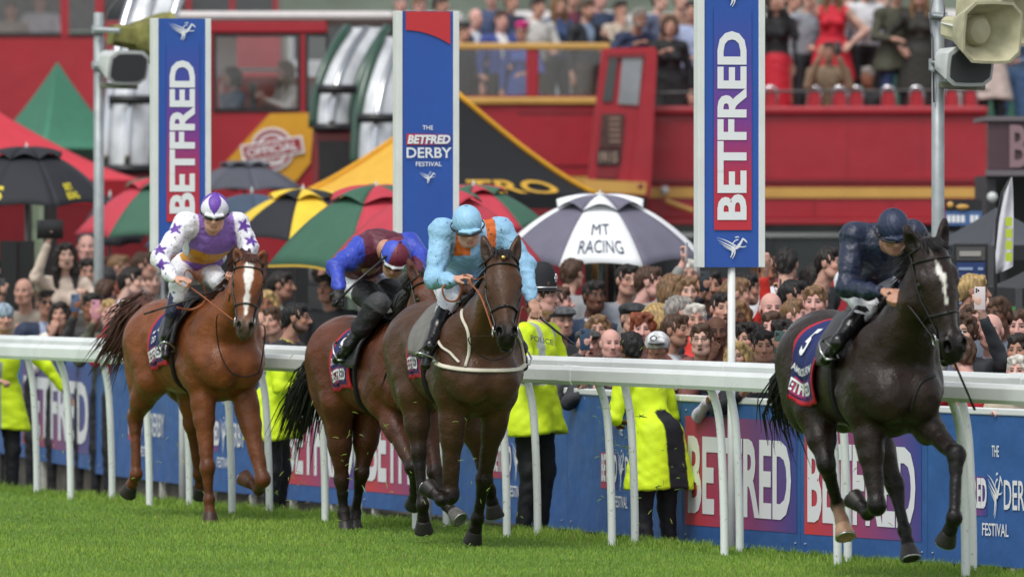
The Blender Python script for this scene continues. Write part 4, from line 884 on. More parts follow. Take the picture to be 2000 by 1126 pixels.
def build_horse(name, label, fr, sc, pitch, legs, head, cols, hair_col, group, cloth=None, hoofcols=None, blaze=None, lift=0.0, tail=None, breast=None, rcol=(.012, .01, .01), hind_drop=0.0):
    root = thing(name, label, 'horse', (fr.X, fr.Y, fr.z0), group, fr.rz)
    body, leg, muz = [np.array(lin(c)) for c in cols]
    cp, sp = math.cos(pitch), math.sin(pitch)
    def T(f, l, z):
        if f < -.1: f = -.1+(f+.1)*.84; l = l*.9
        z2 = z-1.3; return np.array([(f*cp-z2*sp)*sc, l*sc, (1.3+f*sp+z2*cp)*sc+lift])
    F = Fld(); B = body
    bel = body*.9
    def E(c, r, k=.08, col=B, ax=0):
        ca, sa = math.cos(pitch+ax), math.sin(pitch+ax)
        F.ell(T(*c), np.array(r)*sc, k, col, M=[[ca, 0, sa], [0, 1, 0], [-sa, 0, ca]])
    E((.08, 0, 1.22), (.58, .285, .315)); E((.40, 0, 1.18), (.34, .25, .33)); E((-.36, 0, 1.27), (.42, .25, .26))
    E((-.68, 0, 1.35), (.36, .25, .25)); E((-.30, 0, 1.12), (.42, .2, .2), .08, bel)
    for s_ in (-1, 1):
        E((-.74, s_*.135, 1.18), (.25, .140, .33), .06); E((-.60, s_*.15, 1.38), (.22, .11, .13), .06)
        E((.46, s_*.165, 1.24), (.15, .11, .30), .05, ax=-.45); E((.60, s_*.12, 1.12), (.16, .13, .17), .05)
        E((.36, s_*.2, 1.08), (.16, .08, .14), .06)
        E((.70, s_*.085, 1.10), (.09, .10, .15), .06)
        E((.12, s_*.02, 1.5), (.3, .1, .06), .08)
        F.cone(T(.36, s_*.205, 1.40), T(.60, s_*.215, 1.14), .035*sc, .05*sc, .035, B); F.cone(T(.30, s_*.255, 1.12), T(.46, s_*.22, 1.0), .04*sc, .035*sc, .03, B)
        F.cone(T(-.62, s_*.215, 1.42), T(-.52, s_*.235, 1.12), .04*sc, .045*sc, .035, B); F.cone(T(-.80, s_*.19, 1.40), T(-.86, s_*.17, 1.05), .05*sc, .045*sc, .035, B)
    F.cone(T(.36, 0, 1.49), T(-.05, 0, 1.50), .07*sc, .06*sc, .08, B)
    # neck
    poll, muzp, S = head['poll'], head['muzzle'], unit(head['side'])
    A = unit(muzp-poll); N = unit(np.cross(S, A)); S = np.cross(A, N)
    if N[0] < 0: N = -N
    hs = head.get('s', 1.0)*sc
    def H(t, n, s_): return poll+A*(t*.58*hs)+N*(n*hs)+S*(s_*hs)
    nb = T(.42, 0, 1.28); mid = T(.80, 0, 1.40)*.45+(H(.1, -.1, 0)*.55)
    nc = head.get('neckc', B)
    F.cone(nb, mid*.55+nb*.45, .235*sc, .155*sc, .1, B); F.cone(mid*.55+nb*.45, mid, .155*sc, .115*sc, .08, B)
    F.cone(mid, H(.12, -.10, 0), .115*sc, .092*sc, .08, B)
    F.cone(T(.36, 0, 1.46), mid+np.array([-.02, 0, .09]), .085*sc, .07*sc, .08, B); F.cone(mid+np.array([-.02, 0, .09]), H(-.02, -.07, 0), .07*sc, .052*sc, .07, B)
    for s_ in (-1, 1):   # neck muscle cords
        F.cone(T(.60, s_*.12, 1.18), H(.25, -.13, s_*.05), .055*sc, .038*sc, .05, B)
    # legs
    for key, (kn, ft, hf, l) in legs.items():
        s_ = -1 if 'R' in key else 1
        kn, ft, hf = [np.array(q) for q in (kn, ft, hf)]
        if key[0] == 'F':
            el = T(.44, s_*.155, 1.0); sh = T(.52, s_*.16, 1.2)
            mid_ = el*.55+kn*.45
            F.cone(sh, el, .12*sc, .095*sc, .06, B); F.cone(el, mid_, .098*sc, .072*sc, .05, B)
            F.ell(el*.72+kn*.28, np.array([.08, .075, .12])*sc, .05, B)
            F.cone(mid_, kn, .068*sc, .046*sc, .04, B*.4+leg*.6, kc=.08)
            F.ell(kn, np.array([.056, .054, .066])*sc, .02, leg); v = unit(ft-kn)
            F.cone(kn, kn+v*.09, .048*sc, .036*sc, .03, leg)
            F.cone(kn+v*.06, ft, .034*sc, .033*sc, .02, leg); back = unit(np.cross(np.cross((1, 0, 0.2), v), v))
        else:
            hip = T(-.70, s_*.12, 1.30)
            # stifle placed forward of the hip-hock line
            st = T(-.46, s_*.17, 1.02)*.75+(hip*.5+kn*.5)*.25
            F.cone(hip, st, .2*sc, .125*sc, .06, B); F.cone(hip+np.array([-.1, 0, -.05]), st*.3+kn*.7+np.array([-.04, 0, .03]), .15*sc, .06*sc, .06, B)
            F.cone(st, kn*.55+st*.45, .115*sc, .08*sc, .05, B); F.cone(kn*.55+st*.45, kn, .078*sc, .048*sc, .04, B*.5+leg*.5, kc=.08)
            v = unit(ft-kn); F.ell(kn, np.array([.058, .05, .07])*sc, .025, leg*.8+B*.2)
            g = unit(kn-st); F.cone(kn+g*.035*sc, kn-g*.2*sc+np.array([-.045, 0, .02]), .026*sc, .02*sc, .03, leg)
            F.cone(kn, kn+v*.1, .045*sc, .038*sc, .03, leg); F.cone(kn+v*.06, ft, .037*sc, .034*sc, .02, leg)
        F.ell(ft, np.array([.046, .042, .048])*sc, .02, leg); a = unit(hf-ft)
        sock = (hoofcols or {}).get(key+'_sock')
        cb = ft+a*.5*np.linalg.norm(hf-ft)
        F.cone(ft, cb, .037*sc, .036*sc, .02, leg if sock is None else np.array(lin(sock))); F.cone(cb, ft+a*.66*np.linalg.norm(hf-ft), .038*sc, .044*sc, .02, leg if sock is None else np.array(lin(sock)))
    # head
    hb = B*head.get('hb', 1.0)
    def HE(c, r, k=.025, col=hb, neg=False, M=True):
        F.ell(H(*c), np.array(r)*hs, k, col, M=np.stack([A, N, S]), neg=neg)
    HE((.12, -.045, 0), (.13, .10, .088), .04); HE((.27, -.02, 0), (.15, .085, .095), .04)
    HE((.36, -.02, 0), (.12, .07, .085), .04)
    F.cone(H(.30, -.03, 0), H(.80, -.045, 0), .082*hs, .050*hs, .04, hb); F.cone(H(.35, .005, 0), H(.82, .0, 0), .05*hs, .03*hs, .04, hb)
    for s_ in (-1, 1):
        HE((.36, -.125, s_*.05), (.15, .10, .042), .03); HE((.29, .0, s_*.083), (.055, .035, .028), .02)
        F.cone(H(.42, -.035, s_*.075), H(.66, -.045, s_*.042), .018*hs, .014*hs, .03, hb)
        HE((.33, -.012, s_*.108), (.034, .024, .016), .012, hb*.25, neg=True)
    HE((.60, -.10, 0), (.13, .05, .045), .05)
    HE((.88, -.035, 0), (.085, .068, .062), .035, muz)
    for s_ in (-1, 1):
        HE((.90, .012, s_*.036), (.052, .034, .030), .02, muz); HE((.925, .030, s_*.046), (.027, .030, .016), .012, muz*.15, neg=True)
    HE((.97, -.05, 0), (.04, .045, .05), .03, muz); HE((.95, -.105, 0), (.045, .03, .038), .025, muz*.9+.05*np.array([1, .8, .8]))
    HE((1.0, -.088, 0), (.06, .008, .05), .008, muz*.3, neg=True)
    for s_ in (-1, 1):    # ears
        e0, e1 = H(.03, -.035, s_*.065), H(-.24+head.get('earb', 0), .015+head.get('earn', 0), s_*.105)
        ax_ = unit(e1-e0); nn = unit(N+S*s_*.5); nn = unit(nn-ax_*np.dot(nn, ax_)); ss = np.cross(ax_, nn)
        Lr = np.linalg.norm(e1-e0)
        F.ell(e0*.66+e1*.34, (Lr*.46, .026*hs, .040*hs), .02, hb*.9, M=np.stack([ax_, nn, ss])); F.ell(e0*.30+e1*.70, (Lr*.33, .017*hs, .025*hs), .02, hb*.8, M=np.stack([ax_, nn, ss])); F.ell(e0*.55+e1*.45+nn*.026*hs, (Lr*.36, .017*hs, .022*hs), .008, hb*.35, M=np.stack([ax_, nn, ss]), neg=True)
        F.cone(e0*.3+e1*.7, e1, .015*hs, .003, .012, hb*.5)
    h_ = .0115
    def cf(V, C):
        D = V-poll; t = D@A/(.58*hs); n_ = D@N/hs; s_ = D@S/hs
        if blaze:
            for (t0, t1, w0, w1, so_) in blaze:
                u = np.clip((t-t0)/(t1-t0), 0, 1); w = w0+(w1-w0)*u+.0022*np.sin(t*61+s_*40)+.003*np.sin(t*23+1)
                k = (n_ > -.03) & (V[:, 0] > poll[0]-.2); wt = np.clip((w-np.abs(s_-so_))/.009+.5, 0, 1)*np.clip((t-t0)/.02+.5, 0, 1)*np.clip((t1-t)/.02+.5, 0, 1)*k
                C = C*(1-wt[:, None])+np.array(lin('#e8e4dc'))*wt[:, None]
        # soft light and dark waves painted into the coat colour as dapples and sheen
        q = .5+.5*np.sin(V[:, 0]*5.1+V[:, 2]*3.3+1.3*np.sin(V[:, 1]*7)); C = C*(.88+.22*q)[:, None]
        return C
    def dsp(V, f):
        r = np.random.RandomState(3); amp = np.zeros(len(V))
        for i in range(7):
            d = r.normal(size=3); d /= np.linalg.norm(d); amp += np.sin(V@d*(14+9*i)+r.rand()*6)*(.0016/(1+.35*i))
        _, g = f.grad(V); return V+g*amp[:, None]
    cm = mat('horse_coat', attr='col', rough=.38, noise=.30, nscale=6, bump=.013, bscale=13, spec=.30, wet=.14, fine=.003)
    o = sdf_obj('body', F, h_, [cm], root, 1, cf, disp=dsp)
    # hooves
    for key, (kn, ft, hf, l) in legs.items():
        hc = (hoofcols or {}).get(key, '#1c1916'); a = unit(np.array(hf)-np.array(ft)); dd = np.linalg.norm(np.array(hf)-np.array(ft))
        hoof(fr, np.array(ft)+a*dd*.62, a, root, mat('hoof_horn_'+hc[1:], lin(hc), .5, noise=.3, nscale=20), .060*sc)
    # eyes
    for s_ in (-1, 1):
        b = MB(); b.sphere(H(.33, -.010, s_*.093), .021*hs, n=14); b.build2('eye', [mat('eye_dark', (.008, .005, .004), .06)], root)
        b = MB()
    hairm = mat('horse_hair_'+hair_col[1:], lin(hair_col), .5, noise=.35, nscale=30)
    rnd = random.Random(5)
    # mane and forelock
    b = MB(); c0 = H(.0, -.02, 0); cr = [T(.40, 0, 1.57), mid+np.array([-.06, 0, .185]), H(-.05, -.09, 0)]
    if 'crest' in head: cr[1] = head['crest']
    for i in range(90):
        t = rnd.random(); p = (1-t)**2*cr[0]+2*t*(1-t)*cr[1]+t*t*cr[2]; p = F.proj(p[None] + np.array([[0, 0, .05]]), .0)[0]
        sd = rnd.choice((-1, 1)) if rnd.random() < .3 else -1
        q1 = p+np.array([-.05, sd*.03, .02+rnd.random()*.03]); q2 = p+np.array([-.12-rnd.random()*.08, sd*(.05+rnd.random()*.05), -.02-rnd.random()*.07])
        b.tube([p, q1, q2], [.007, .006, .001], 4)
    b.build2('mane', [hairm], root)
    b = MB()
    for i in range(40):
        s0 = rnd.uniform(-.035, .035); p = H(-.03, -.03, s0); b.tube([p, H(-.05, .03, s0*1.5), H(.06+rnd.random()*.06, .075, s0*2+rnd.uniform(-.02, .02))], [.007, .007, .001], 4)
    b.build2('forelock', [hairm], root)
    # tail
    b = MB(); t0 = T(-1.0, 0, 1.38)
    tp = tail or [t0, t0+np.array([-.22, 0, -.02]), t0+np.array([-.45, 0, -.18])]
    for i in range(260):
        e = np.array([rnd.gauss(0, .05), rnd.gauss(0, .05), rnd.gauss(0, .06)]); k = len(tp); pts = [tp[0]+e*.35]
        ln = rnd.uniform(.6, 1.12)
        for j in range(1, k): pts.append(tp[0]+(np.array(tp[j])-tp[0])*ln+e*(.4+1.1*j/(k-1))+np.array([rnd.gauss(0, .012) for _ in range(3)]))
        b.tube(pts, [.006]*(k-1)+[.001], 4)
    b.tube([T(-.9, 0, 1.40), tp[0], tp[0]*.6+tp[1]*.4], [.05, .045, .03], 8)
    b.build2('tail', [hairm], root)
    # ---- bridle on the head surface
    lea = mat('bridle_leather_%d' % int(rcol[0]*1000), rcol, .42, noise=.2, nscale=40)
    def ring(t0, n0, tilt=0, w=.011, off=.004, a0=0, a1=360, k=28):
        pts = []
        for a in np.linspace(R(a0), R(a1), k):
            d = N*math.cos(a)+S*math.sin(a); c = H(t0+tilt*math.cos(a), n0, 0)
            # march from outside
            r = .13*hs
            for _ in range(14): r = min(.13*hs, r-float(F.at((c+d*r)[None])[0])*.9)
            pts.append(c+d*(r+off))
        return pts
    def strap(mb, pts, w=.011, th=.004, col=(1, 1, 1)): mb.tube(pts, w, 6, col=col, flat=.55)
    b = MB(); nb_ = ring(.60, -.04, .03); strap(b, nb_, .012); strap(b, ring(.76, -.05, .05, a0=90, a1=270), .008)
    strap(b, ring(.12, -.03, .03, a0=-100, a1=100), .011); strap(b, ring(.03, -.05, -.03), .009)
    for s_ in (-1, 1):
        ps = np.array([H(t, -.05+.0*t, s_*.16) for t in np.linspace(.02, .80, 14)])
        out = []
        for p in ps:
            c = p-S*s_*.16*hs; r = .16*hs
            for _ in range(14): r -= float(F.at((c+S*s_*r)[None])[0])*.9
            out.append(c+S*s_*(r+.005))
        strap(b, out, .009)
        # throat lash
    strap(b, ring(.33, -.12, -.24, a0=100, a1=260), .007)
    b.build2('bridle', [lea], root)
    bits = {}
    for s_ in (-1, 1):
        c = H(.80, -.075, s_*.068); bits[s_] = c; b = MB()
        ct = [c+A*(.036*math.cos(a))+N*(.036*math.sin(a))+S*s_*.004 for a in np.linspace(0, 2*math.pi, 18)]
        b.tube(ct, .0045, 6); b.tube([c+A*.0, H(.82, -.08, 0)], .006, 6)
        b.build2('bit_ring', [mat('steel', (.55, .55, .56), .3, 1)], root)
    # ---- wrap table for cloth, saddle, girth
    def wrap_table(f0, f1, nf=26, nth=60, sgn=-1, hang=True, amax=150):
        fs = np.linspace(f0, f1, nf); th = np.linspace(0, R(amax), nth); tb = np.zeros((nf, nth, 3)); arc = np.zeros((nf, nth))
        FF, TH = np.meshgrid(fs, th, indexing='ij'); c = np.stack([T(f, 0, 1.22) for f in fs])[:, None, :]+np.zeros((nf, nth, 3)); upv = T(0, 0, 2)-T(0, 0, 1); upv = unit(upv)
        d = upv[None, None]*np.cos(TH)[..., None]+np.array([0, sgn, 0])[None, None]*np.sin(TH)[..., None]
        r = np.full((nf, nth), .55)
        for _ in range(22): r -= BF.at((c+d*r[..., None]).reshape(-1, 3)).reshape(nf, nth)*.9
        P = c+d*r[..., None]
        if hang:
            for j in range(1, nth):
                y = P[:, j, 1]*sgn; y0 = P[:, j-1, 1]*sgn; P[:, j, 1] = sgn*np.maximum(y, y0-.003)
        arc[:, 1:] = np.cumsum(np.linalg.norm(P[:, 1:]-P[:, :-1], axis=2), axis=1)
        return fs, P, arc
    BF = Fld(); BF.p = [q for q in F.p if (q[1][0] < T(.75, 0, 1.2)[0] and q[1][2] > .75)][:]
    def wrapper(tab):
        fs, P, arc = tab
        def g(f, v, off=0.0):
            x = np.clip((f-fs[0])/(fs[-1]-fs[0])*(len(fs)-1), 0, len(fs)-1.001); i = int(x); u = x-i
            def col_(k): return np.array([np.interp(v, arc[k], P[k, :, a]) for a in range(3)])
            p = col_(i)*(1-u)+col_(i+1)*u
            out = np.array([0, np.sign(P[0, -1, 1]) if P[0, -1, 1] else 0, .25]); return p+unit(out)*off
        return g
    parts = dict(F=F, T=T, H=H, A=A, N=N, S=S, root=root, bits=bits, wrap_table=wrap_table, wrapper=wrapper, poll=poll, hs=hs, fr=fr, sc=sc, BF=BF)
    if cloth: saddlery(parts, **cloth)
    # girth
    pts = []
    for a in np.linspace(R(60), R(300), 30):
        c = T(.22, 0, 1.2); d = np.array([0, math.sin(a), math.cos(a)]); r = .6
        for _ in range(16): r -= float(BF.at((c+d*r)[None])[0])*.9
        pts.append(c+d*(r+.006))
    b = MB(); b.tube(pts, .03, 6, flat=.2, up=(1, 0, 0)); b.build2('girth', [MB_BLACK()], root)
    # breastgirth strap / martingale
    if breast:
        col, z0, z1 = breast; pts = []
        for u in np.linspace(-1, 1, 30):
            c = T(.35, 0, z0+(z1-z0)*(1-u*u)**.5); d = unit(np.array([math.cos(u*1.75), -math.sin(u*1.75), 0.0])); r = .75
            for _ in range(18): r -= float(F.at((c+d*r)[None])[0])*.8
            pts.append(c+d*(r+.008))
        b = MB(); b.tube(pts, .017, 6, flat=.3, up=(0, 0, 1)); b.build2('breast_strap', [mat('strap_'+col[1:], lin(col), .6, noise=.15)], root)
    return parts

def saddlery(p, number='5', name_='LAMBOUR', brand='BETFRED', f0=-.62, f1=.10, vlen=.66, blue='#182560', red='#b5202c', sides=(-1, 1), slant=.0, numv=.16, pad='#3a3a3c', flap=1.0, f_text=None, flapw=1.0, f_name=None):
    root, T = p['root'], p['T']
    for sgn in sides:
        tab = p['wrap_table'](f0-.12, f1+.35, 34, 64, sgn); g = p['wrapper'](tab)
        nu, nv = 30, 34; V = []; C = []
        rd = random.Random(2)
        def sh(u, v): return (f0+(f1-f0)*u+slant*v, .02+v*vlen)
        for off in (.022, .014):
            for j in range(nv+1):
                for i in range(nu+1):
                    u, v = i/nu, j/nv; ff, vv = sh(u, v); wv = .006*math.sin(u*17+v*5)*v+.01*v*v*math.sin(u*9+1)
                    V.append(g(ff, vv, off+wv+.012*v))
                    e = min(1-v, u*1.05*(f1-f0)/vlen+.0) if True else 1
                    edge = (1-v) < .035/vlen or u < .03/(f1-f0) or u > 1-.03/(f1-f0)
                    tp = v < .1
                    C.append(lin(red) if edge else (np.array(lin(blue))*(1.0 if v < .62 else .75)))
        n1 = (nu+1)*(nv+1); Fs = []
        for j in range(nv):
            for i in range(nu):
                q = (j*(nu+1)+i, j*(nu+1)+i+1, (j+1)*(nu+1)+i+1, (j+1)*(nu+1)+i)
                Fs += [q, tuple(a+n1 for a in q[::-1])]
        for i in range(nu): Fs.append((nv*(nu+1)+i, nv*(nu+1)+i+1, n1+nv*(nu+1)+i+1, n1+nv*(nu+1)+i))
        o = finish('saddle_cloth', V, Fs, [mat('cloth_vc', attr='col', rough=.75, noise=.1, nscale=30, bump=.003, bscale=60)], root, None, C)
        # lettering: reads left to right when seen from that side
        def put(s, fa, fb, va, vb, colr, off=.03, **k):
            V_, F_ = text(s, **k); W = []
            for x, y, _ in V_:
                u = (fa+(fb-fa)*x)
                if sgn > 0: u = fa+fb-u
                v = vb+(va-vb)*y; ff, vv = sh((u-f0)/(f1-f0), v/vlen); wv = .012*v/vlen
                W.append(g(ff, vv, off+wv))
            b = MB(); b.add(W, F_); b.build2('lettering', [mat('print_'+colr[1:], lin(colr), .6)], o)
        def quad(fa, fb, va, vb, c0, c1, off=.026):
            W = []; CC = []
            for j in range(7):
                for i in range(13):
                    u = fa+(fb-fa)*i/12; v = va+(vb-va)*j/6; ff, vv = sh((u-f0)/(f1-f0), v/vlen); W.append(g(ff, vv, off+.012*v/vlen)); t = i/12
                    CC.append(np.array(lin(c0))*(1-t)+np.array(lin(c1))*t)
            finish('brand_panel', W, [(j*13+i, j*13+i+1, (j+1)*13+i+1, (j+1)*13+i) for j in range(6) for i in range(12)], [MATS['cloth_vc']], o, None, CC)
        w = f1-f0; ft0 = f0+.06; ft1 = f1-.03
        if f_text: ft0, ft1 = f_text
        if number: put(number, ft0+.08, ft0+.08+.10*len(number), numv, numv+.2, '#eef0f2', offset=.03)
        if name_: put(name_, *(f_name or (ft0, ft1)), vlen-.235, vlen-.185, '#e8eaee', offset=.015)
        quad(ft0-.02, ft1, vlen-.155, vlen-.045, '#b82436', '#5a2a86'); put(brand, ft0+.01, ft1-.02, vlen-.14, vlen-.06, '#eef0f2', off=.031, offset=.035)
    # saddle with flaps
    b = MB(); nf = 14
    tabs = {s_: p['wrapper'](p['wrap_table'](-.3, .5, 30, 64, s_)) for s_ in (-1, 1)}
    for s_ in (-1, 1):
        g = tabs[s_]; V = []; nu, nv = 14, 16
        for off in (.072, .046):
            for j in range(nv+1):
                for i in range(nu+1):
                    u, v = i/nu, j/nv; wdt = (.34-.10*v)*flapw; fc = .08+.14*v*flap; ff = fc+(u-.5)*wdt*(1-.35*max(0, v-.8)*5*abs(u-.5)); V.append(g(ff, .01+v*.46*flap, off))
        n1 = (nu+1)*(nv+1); Fs = []
        for j in range(nv):
            for i in range(nu):
                q = (j*(nu+1)+i, j*(nu+1)+i+1, (j+1)*(nu+1)+i+1, (j+1)*(nu+1)+i); Fs += [q, tuple(a+n1 for a in q[::-1])]
        rim = [j*(nu+1) for j in range(nv+1)]+[nv*(nu+1)+i for i in range(1, nu+1)]+[j*(nu+1)+nu for j in range(nv-1, -1, -1)]
        for a, c in zip(rim[:-1], rim[1:]): Fs.append((a, c, c+n1, a+n1))
        b.add(V, Fs)
    b.tube([T(-.18, 0, 1.60), T(-.05, 0, 1.575), T(.12, 0, 1.575), T(.26, 0, 1.62)], [.05, .07, .06, .03], 10)
    b.build2('saddle', [mat('saddle_'+pad[1:], lin(pad), .45, noise=.2, nscale=20)], root)

# ================================================================ JOCKEYS
def hand(F, wr, d, nrm, side, c, grip=.9, s=1.0):
    """five separate fingers curled about a line; wr wrist, d hand direction, nrm back of hand normal, side +1 thumb along cross"""
    d = unit(d); nrm = unit(nrm-d*np.dot(nrm, d)); t = np.cross(d, nrm)*side
    pc = wr+d*.045*s
    F.ell(pc, (.047*s, .017*s, .038*s), .015, c, M=np.stack([d, nrm, t]))
    for i, (off, ln) in enumerate(((.030, .9), (.011, 1.0), (-.010, .95), (-.029, .8))):
        p0 = wr+d*.082*s+t*off*s; a1 = .45*grip+.08*i*.3; p1 = p0+(d*math.cos(a1)-nrm*math.sin(a1))*.036*ln*s
        a2 = a1+1.35*grip; p2 = p1+(d*math.cos(a2)-nrm*math.sin(a2))*.026*ln*s; a3 = a2+1.1*grip; p3 = p2+(d*math.cos(a3)-nrm*math.sin(a3))*.019*ln*s
        F.chain([p0, p1, p2, p3], [.0095*s, .0088*s, .008*s, .007*s], .004, c)
    q0 = wr+d*.025*s+t*.03*s; q1 = q0+(t*.7+d*.6-nrm*.3)*.034*s; q2 = q1+(d*.8-nrm*.6)*.028*s
    F.chain([q0, q1, q2], [.013*s, .010*s, .0085*s], .006, c)

def face(F, c, fw, up, s=1.0, skin=(.5, .3, .22), lips=(.35, .13, .11), brow=(.05, .03, .02), jaw=1.0, mouth=0, wide=1.0, beard=None):
    """head centred on c, looking along fw"""
    fw = unit(fw); up = unit(up-fw*np.dot(up, fw)); sd = np.cross(up, fw); M = np.stack([sd, fw, up])
    sk = np.array(skin); bd = sk if beard is None else np.array(beard)
    def P(x, y, z): return c+(sd*x*wide+fw*y+up*z)*s
    F.ell(P(0, -.012, .03), (.076*s*wide, .096*s, .088*s), .03, sk, M); F.ell(P(0, .03, -.035), (.058*s*jaw*wide, .062*s, .075*s), .03, sk, M)
    F.ell(P(0, .055, -.088), (.026*s*jaw, .024*s, .022*s), .03, bd, M, kc=.02); F.cone(P(-.035, .03, -.075), P(.035, .03, -.075), .028*s, None, .03, bd, kc=.02)
    for q in (-1, 1):
        F.cone(P(q*.048, -.005, -.055), P(q*.02, .05, -.088), .022*s, .02*s, .025, bd, kc=.015)
        F.ell(P(q*.04, .062, -.02), (.024*s, .018*s, .02*s), .02, sk*np.array([1.08, .9, .88]), M)
        F.ell(P(q*.031, .088, .012), (.019*s, .010*s, .010*s), .016, sk*.86, M, neg=True)
        F.ell(P(q*.031, .073, .012), (.0125*s, .012*s, .0072*s), .003, (.24, .20, .18), M); F.ell(P(q*.031, .083, .012), (.0066*s, .006*s, .0060*s), .002, (.03, .02, .015), M)
        F.cone(P(q*.014, .088, .031), P(q*.05, .074, .034), .0045*s, .0035*s, .006, brow, kc=.002)
        F.cone(P(q*.016, .084, .019), P(q*.047, .073, .019), .0045*s, .004*s, .004, sk*.75, kc=.004)
        F.ell(P(q*.078, -.012, -.002), (.012*s, .02*s, .031*s), .01, sk*.92, M)
        F.ell(P(q*.012, .103, -.030), (.009*s, .010*s, .008*s), .008, sk*.9, M)
    F.cone(P(0, .086, .018), P(0, .113, -.026), .010*s, .013*s, .012, sk)
    if beard is not None: F.cone(P(-.02, .087, -.047), P(.02, .087, -.047), .008*s, None, .012, bd, kc=.008)
    if mouth > 0:
        F.ell(P(0, .085, -.062-.006*mouth), (.020*s, .014*s, .009*s*mouth), .008, lips, M); F.ell(P(0, .094, -.062-.006*mouth), (.015*s, .014*s, .006*s*mouth), .004, (.03, .01, .01), M, neg=True)
    else:
        F.cone(P(-.018, .082, -.060), P(.018, .082, -.060), .0065*s, None, .006, lips, kc=.004); F.cone(P(-.015, .083, -.068), P(.015, .083, -.068), .0065*s, None, .006, lips, kc=.004)
    return P

def jockey(label, fr, j, pal, whip=None):
    """j: joints in the horse frame. pal: colours and pattern functions"""
    root = thing('person', label, 'jockey', (fr.X, fr.Y, fr.z0), 'jockeys', fr.rz); sk = np.array(lin(pal.get('skin', '#c79a80')))
    G = {k: np.asarray(v, float) for k, v in j.items()}
    hd, fw, up = G['head'], G['look'], G['up']
    chest, belly, pel, neck = G['chest'], G['belly'], G['pelvis'], G['neck']
    # silks
    F = Fld(); c = np.array(lin(pal['silk']))
    sv = unit(G['shL']-G['shR']); tv = unit(neck-pel); nv = unit(np.cross(sv, tv)); M = np.stack([sv, nv, tv])
    F.ell(chest, (.185, .125, .19), .06, c, M); F.ell(belly, (.155, .12, .17), .07, c, M); F.ell(pel*.75+belly*.25, (.15, .125, .13), .06, c, M)
    F.cone(chest+tv*.09, neck, .10, .062, .05, c); F.cone(G['shL']*.9+chest*.1, G['shR']*.9+chest*.1, .085, None, .06, c)
    for s_ in 'LR':
        sh, el, wr = G['sh'+s_], G['el'+s_], G['wr'+s_]; sc_ = np.array(lin(pal.get('sleeve', pal['silk'])))
        F.ell(sh, (.085, .085, .085), .04, sc_, kc=.012); F.cone(sh, el, .078, .060, .03, sc_, kc=.012); F.cone(el, wr, .060, .036, .03, sc_, kc=.012)
        F.ell(el, (.062, .062, .06), .02, sc_)
        mid_ = (sh+el)/2; F.ell(mid_+np.array([0, 0, -.02]), (.07, .07, .075), .03, sc_, kc=.012)
        F.ell(wr*.7+el*.3+np.array([0, 0, -.012]), (.048, .048, .05), .03, sc_)
    F.ell(hd-unit(up)*.17, (.05, .05, .05), .03, c) if pal.get('collar') else None
    pf = pal.get('pattern')
    def cf(V, C): return pf(V, C, G, chest, M, lin) if pf else C
    rs = np.random.RandomState(7)
    wv = [(unit(rs.normal(size=3)), rs.uniform(28, 75), rs.rand()*6) for _ in range(12)]
    def wrinkle(V, f):
        a = np.zeros(len(V))
        for d, w_, ph in wv: a += (1-np.abs(np.sin(V@d*w_*.6+ph+2.2*np.sin(V[:, 2]*9+V[:, 0]*7+V[:, 1]*6+ph))))**2*.0036*30/w_
        _, g = f.grad(V); return V+g*(a-.005)[:, None]
    sm = mat('silk_'+pal['id'], attr='col', rough=pal.get('gloss', .5), bump=.038, bscale=8.5, noise=.08, nscale=5, specks=.005)
    silks = sdf_obj('silks', F, .0085, [sm], root, 1, cf, disp=wrinkle)
    # body: head, neck, arms, hands, trunk
    B = Fld(); face(B, hd, fw, up, .98, sk, mouth=pal.get('mouth', 0), jaw=.95)
    B.cone(hd-unit(up)*.06-unit(fw)*.01, neck, .052, .055, .03, sk); B.cone(neck, chest, .06, .11, .04, sk); B.cone(chest, pel, .11, .1, .05, sk)
    for s_ in 'LR':
        B.cone(G['sh'+s_], chest, .05, .08, .03, sk); B.cone(G['sh'+s_], G['el'+s_], .042, .034, .02, sk); B.cone(G['el'+s_], G['wr'+s_], .034, .025, .02, sk)
        hc = sk if not pal.get('glove'+s_) else np.array(lin(pal['glove'+s_])); B.cone(G['wr'+s_], G['wr'+s_]+G['hd'+s_]*.02, .026, .028, .015, hc)
        hand(B, G['wr'+s_]+unit(G['hd'+s_])*.012, G['hd'+s_], G.get('hn'+s_, np.array([.3, 0, 1.0])), 1 if s_ == 'R' else -1, hc, 1.0, 1.05)
        B.cone(pel, G['kn'+s_], .08, .045, .03, sk); B.cone(G['kn'+s_], G['an'+s_], .045, .03, .02, sk)
    sdf_obj('body', B, .0065, [mat('skin_vc', attr='col', rough=.55, noise=.08, nscale=20)], root, 1)
    # breeches
    Q = Fld(); bc = np.array(lin(pal.get('breech', '#dfe0e6')))
    Q.ell(pel, (.145, .13, .12), .05, bc)
    for s_ in 'LR':
        sd = 1 if s_ == 'L' else -1
        Q.cone(pel+sv*sd*.07, G['kn'+s_], .105, .066, .04, bc); Q.ell(G['kn'+s_], (.064, .064, .068), .02, bc)
        kk = .45 if pal.get('boot_hi') else .3
        Q.cone(G['kn'+s_], G['kn'+s_]*(1-kk)+G['an'+s_]*kk, .062, .055, .02, bc)
        if pal.get('chaps'):
            t0 = (pel+sv*sd*.07)*.42+G['kn'+s_]*.58; Q.cone(t0, G['kn'+s_], .092, .075, .03, (.01, .01, .011), kc=.004); Q.cone(G['kn'+s_], G['kn'+s_]*.4+G['an'+s_]*.6, .078, .07, .03, (.01, .01, .011), kc=.004)
    sdf_obj('breeches', Q, .0085, [mat('breeches_vc', attr='col', rough=.6, bump=.02, bscale=12, noise=.06, specks=.01)], root, 1, disp=wrinkle)
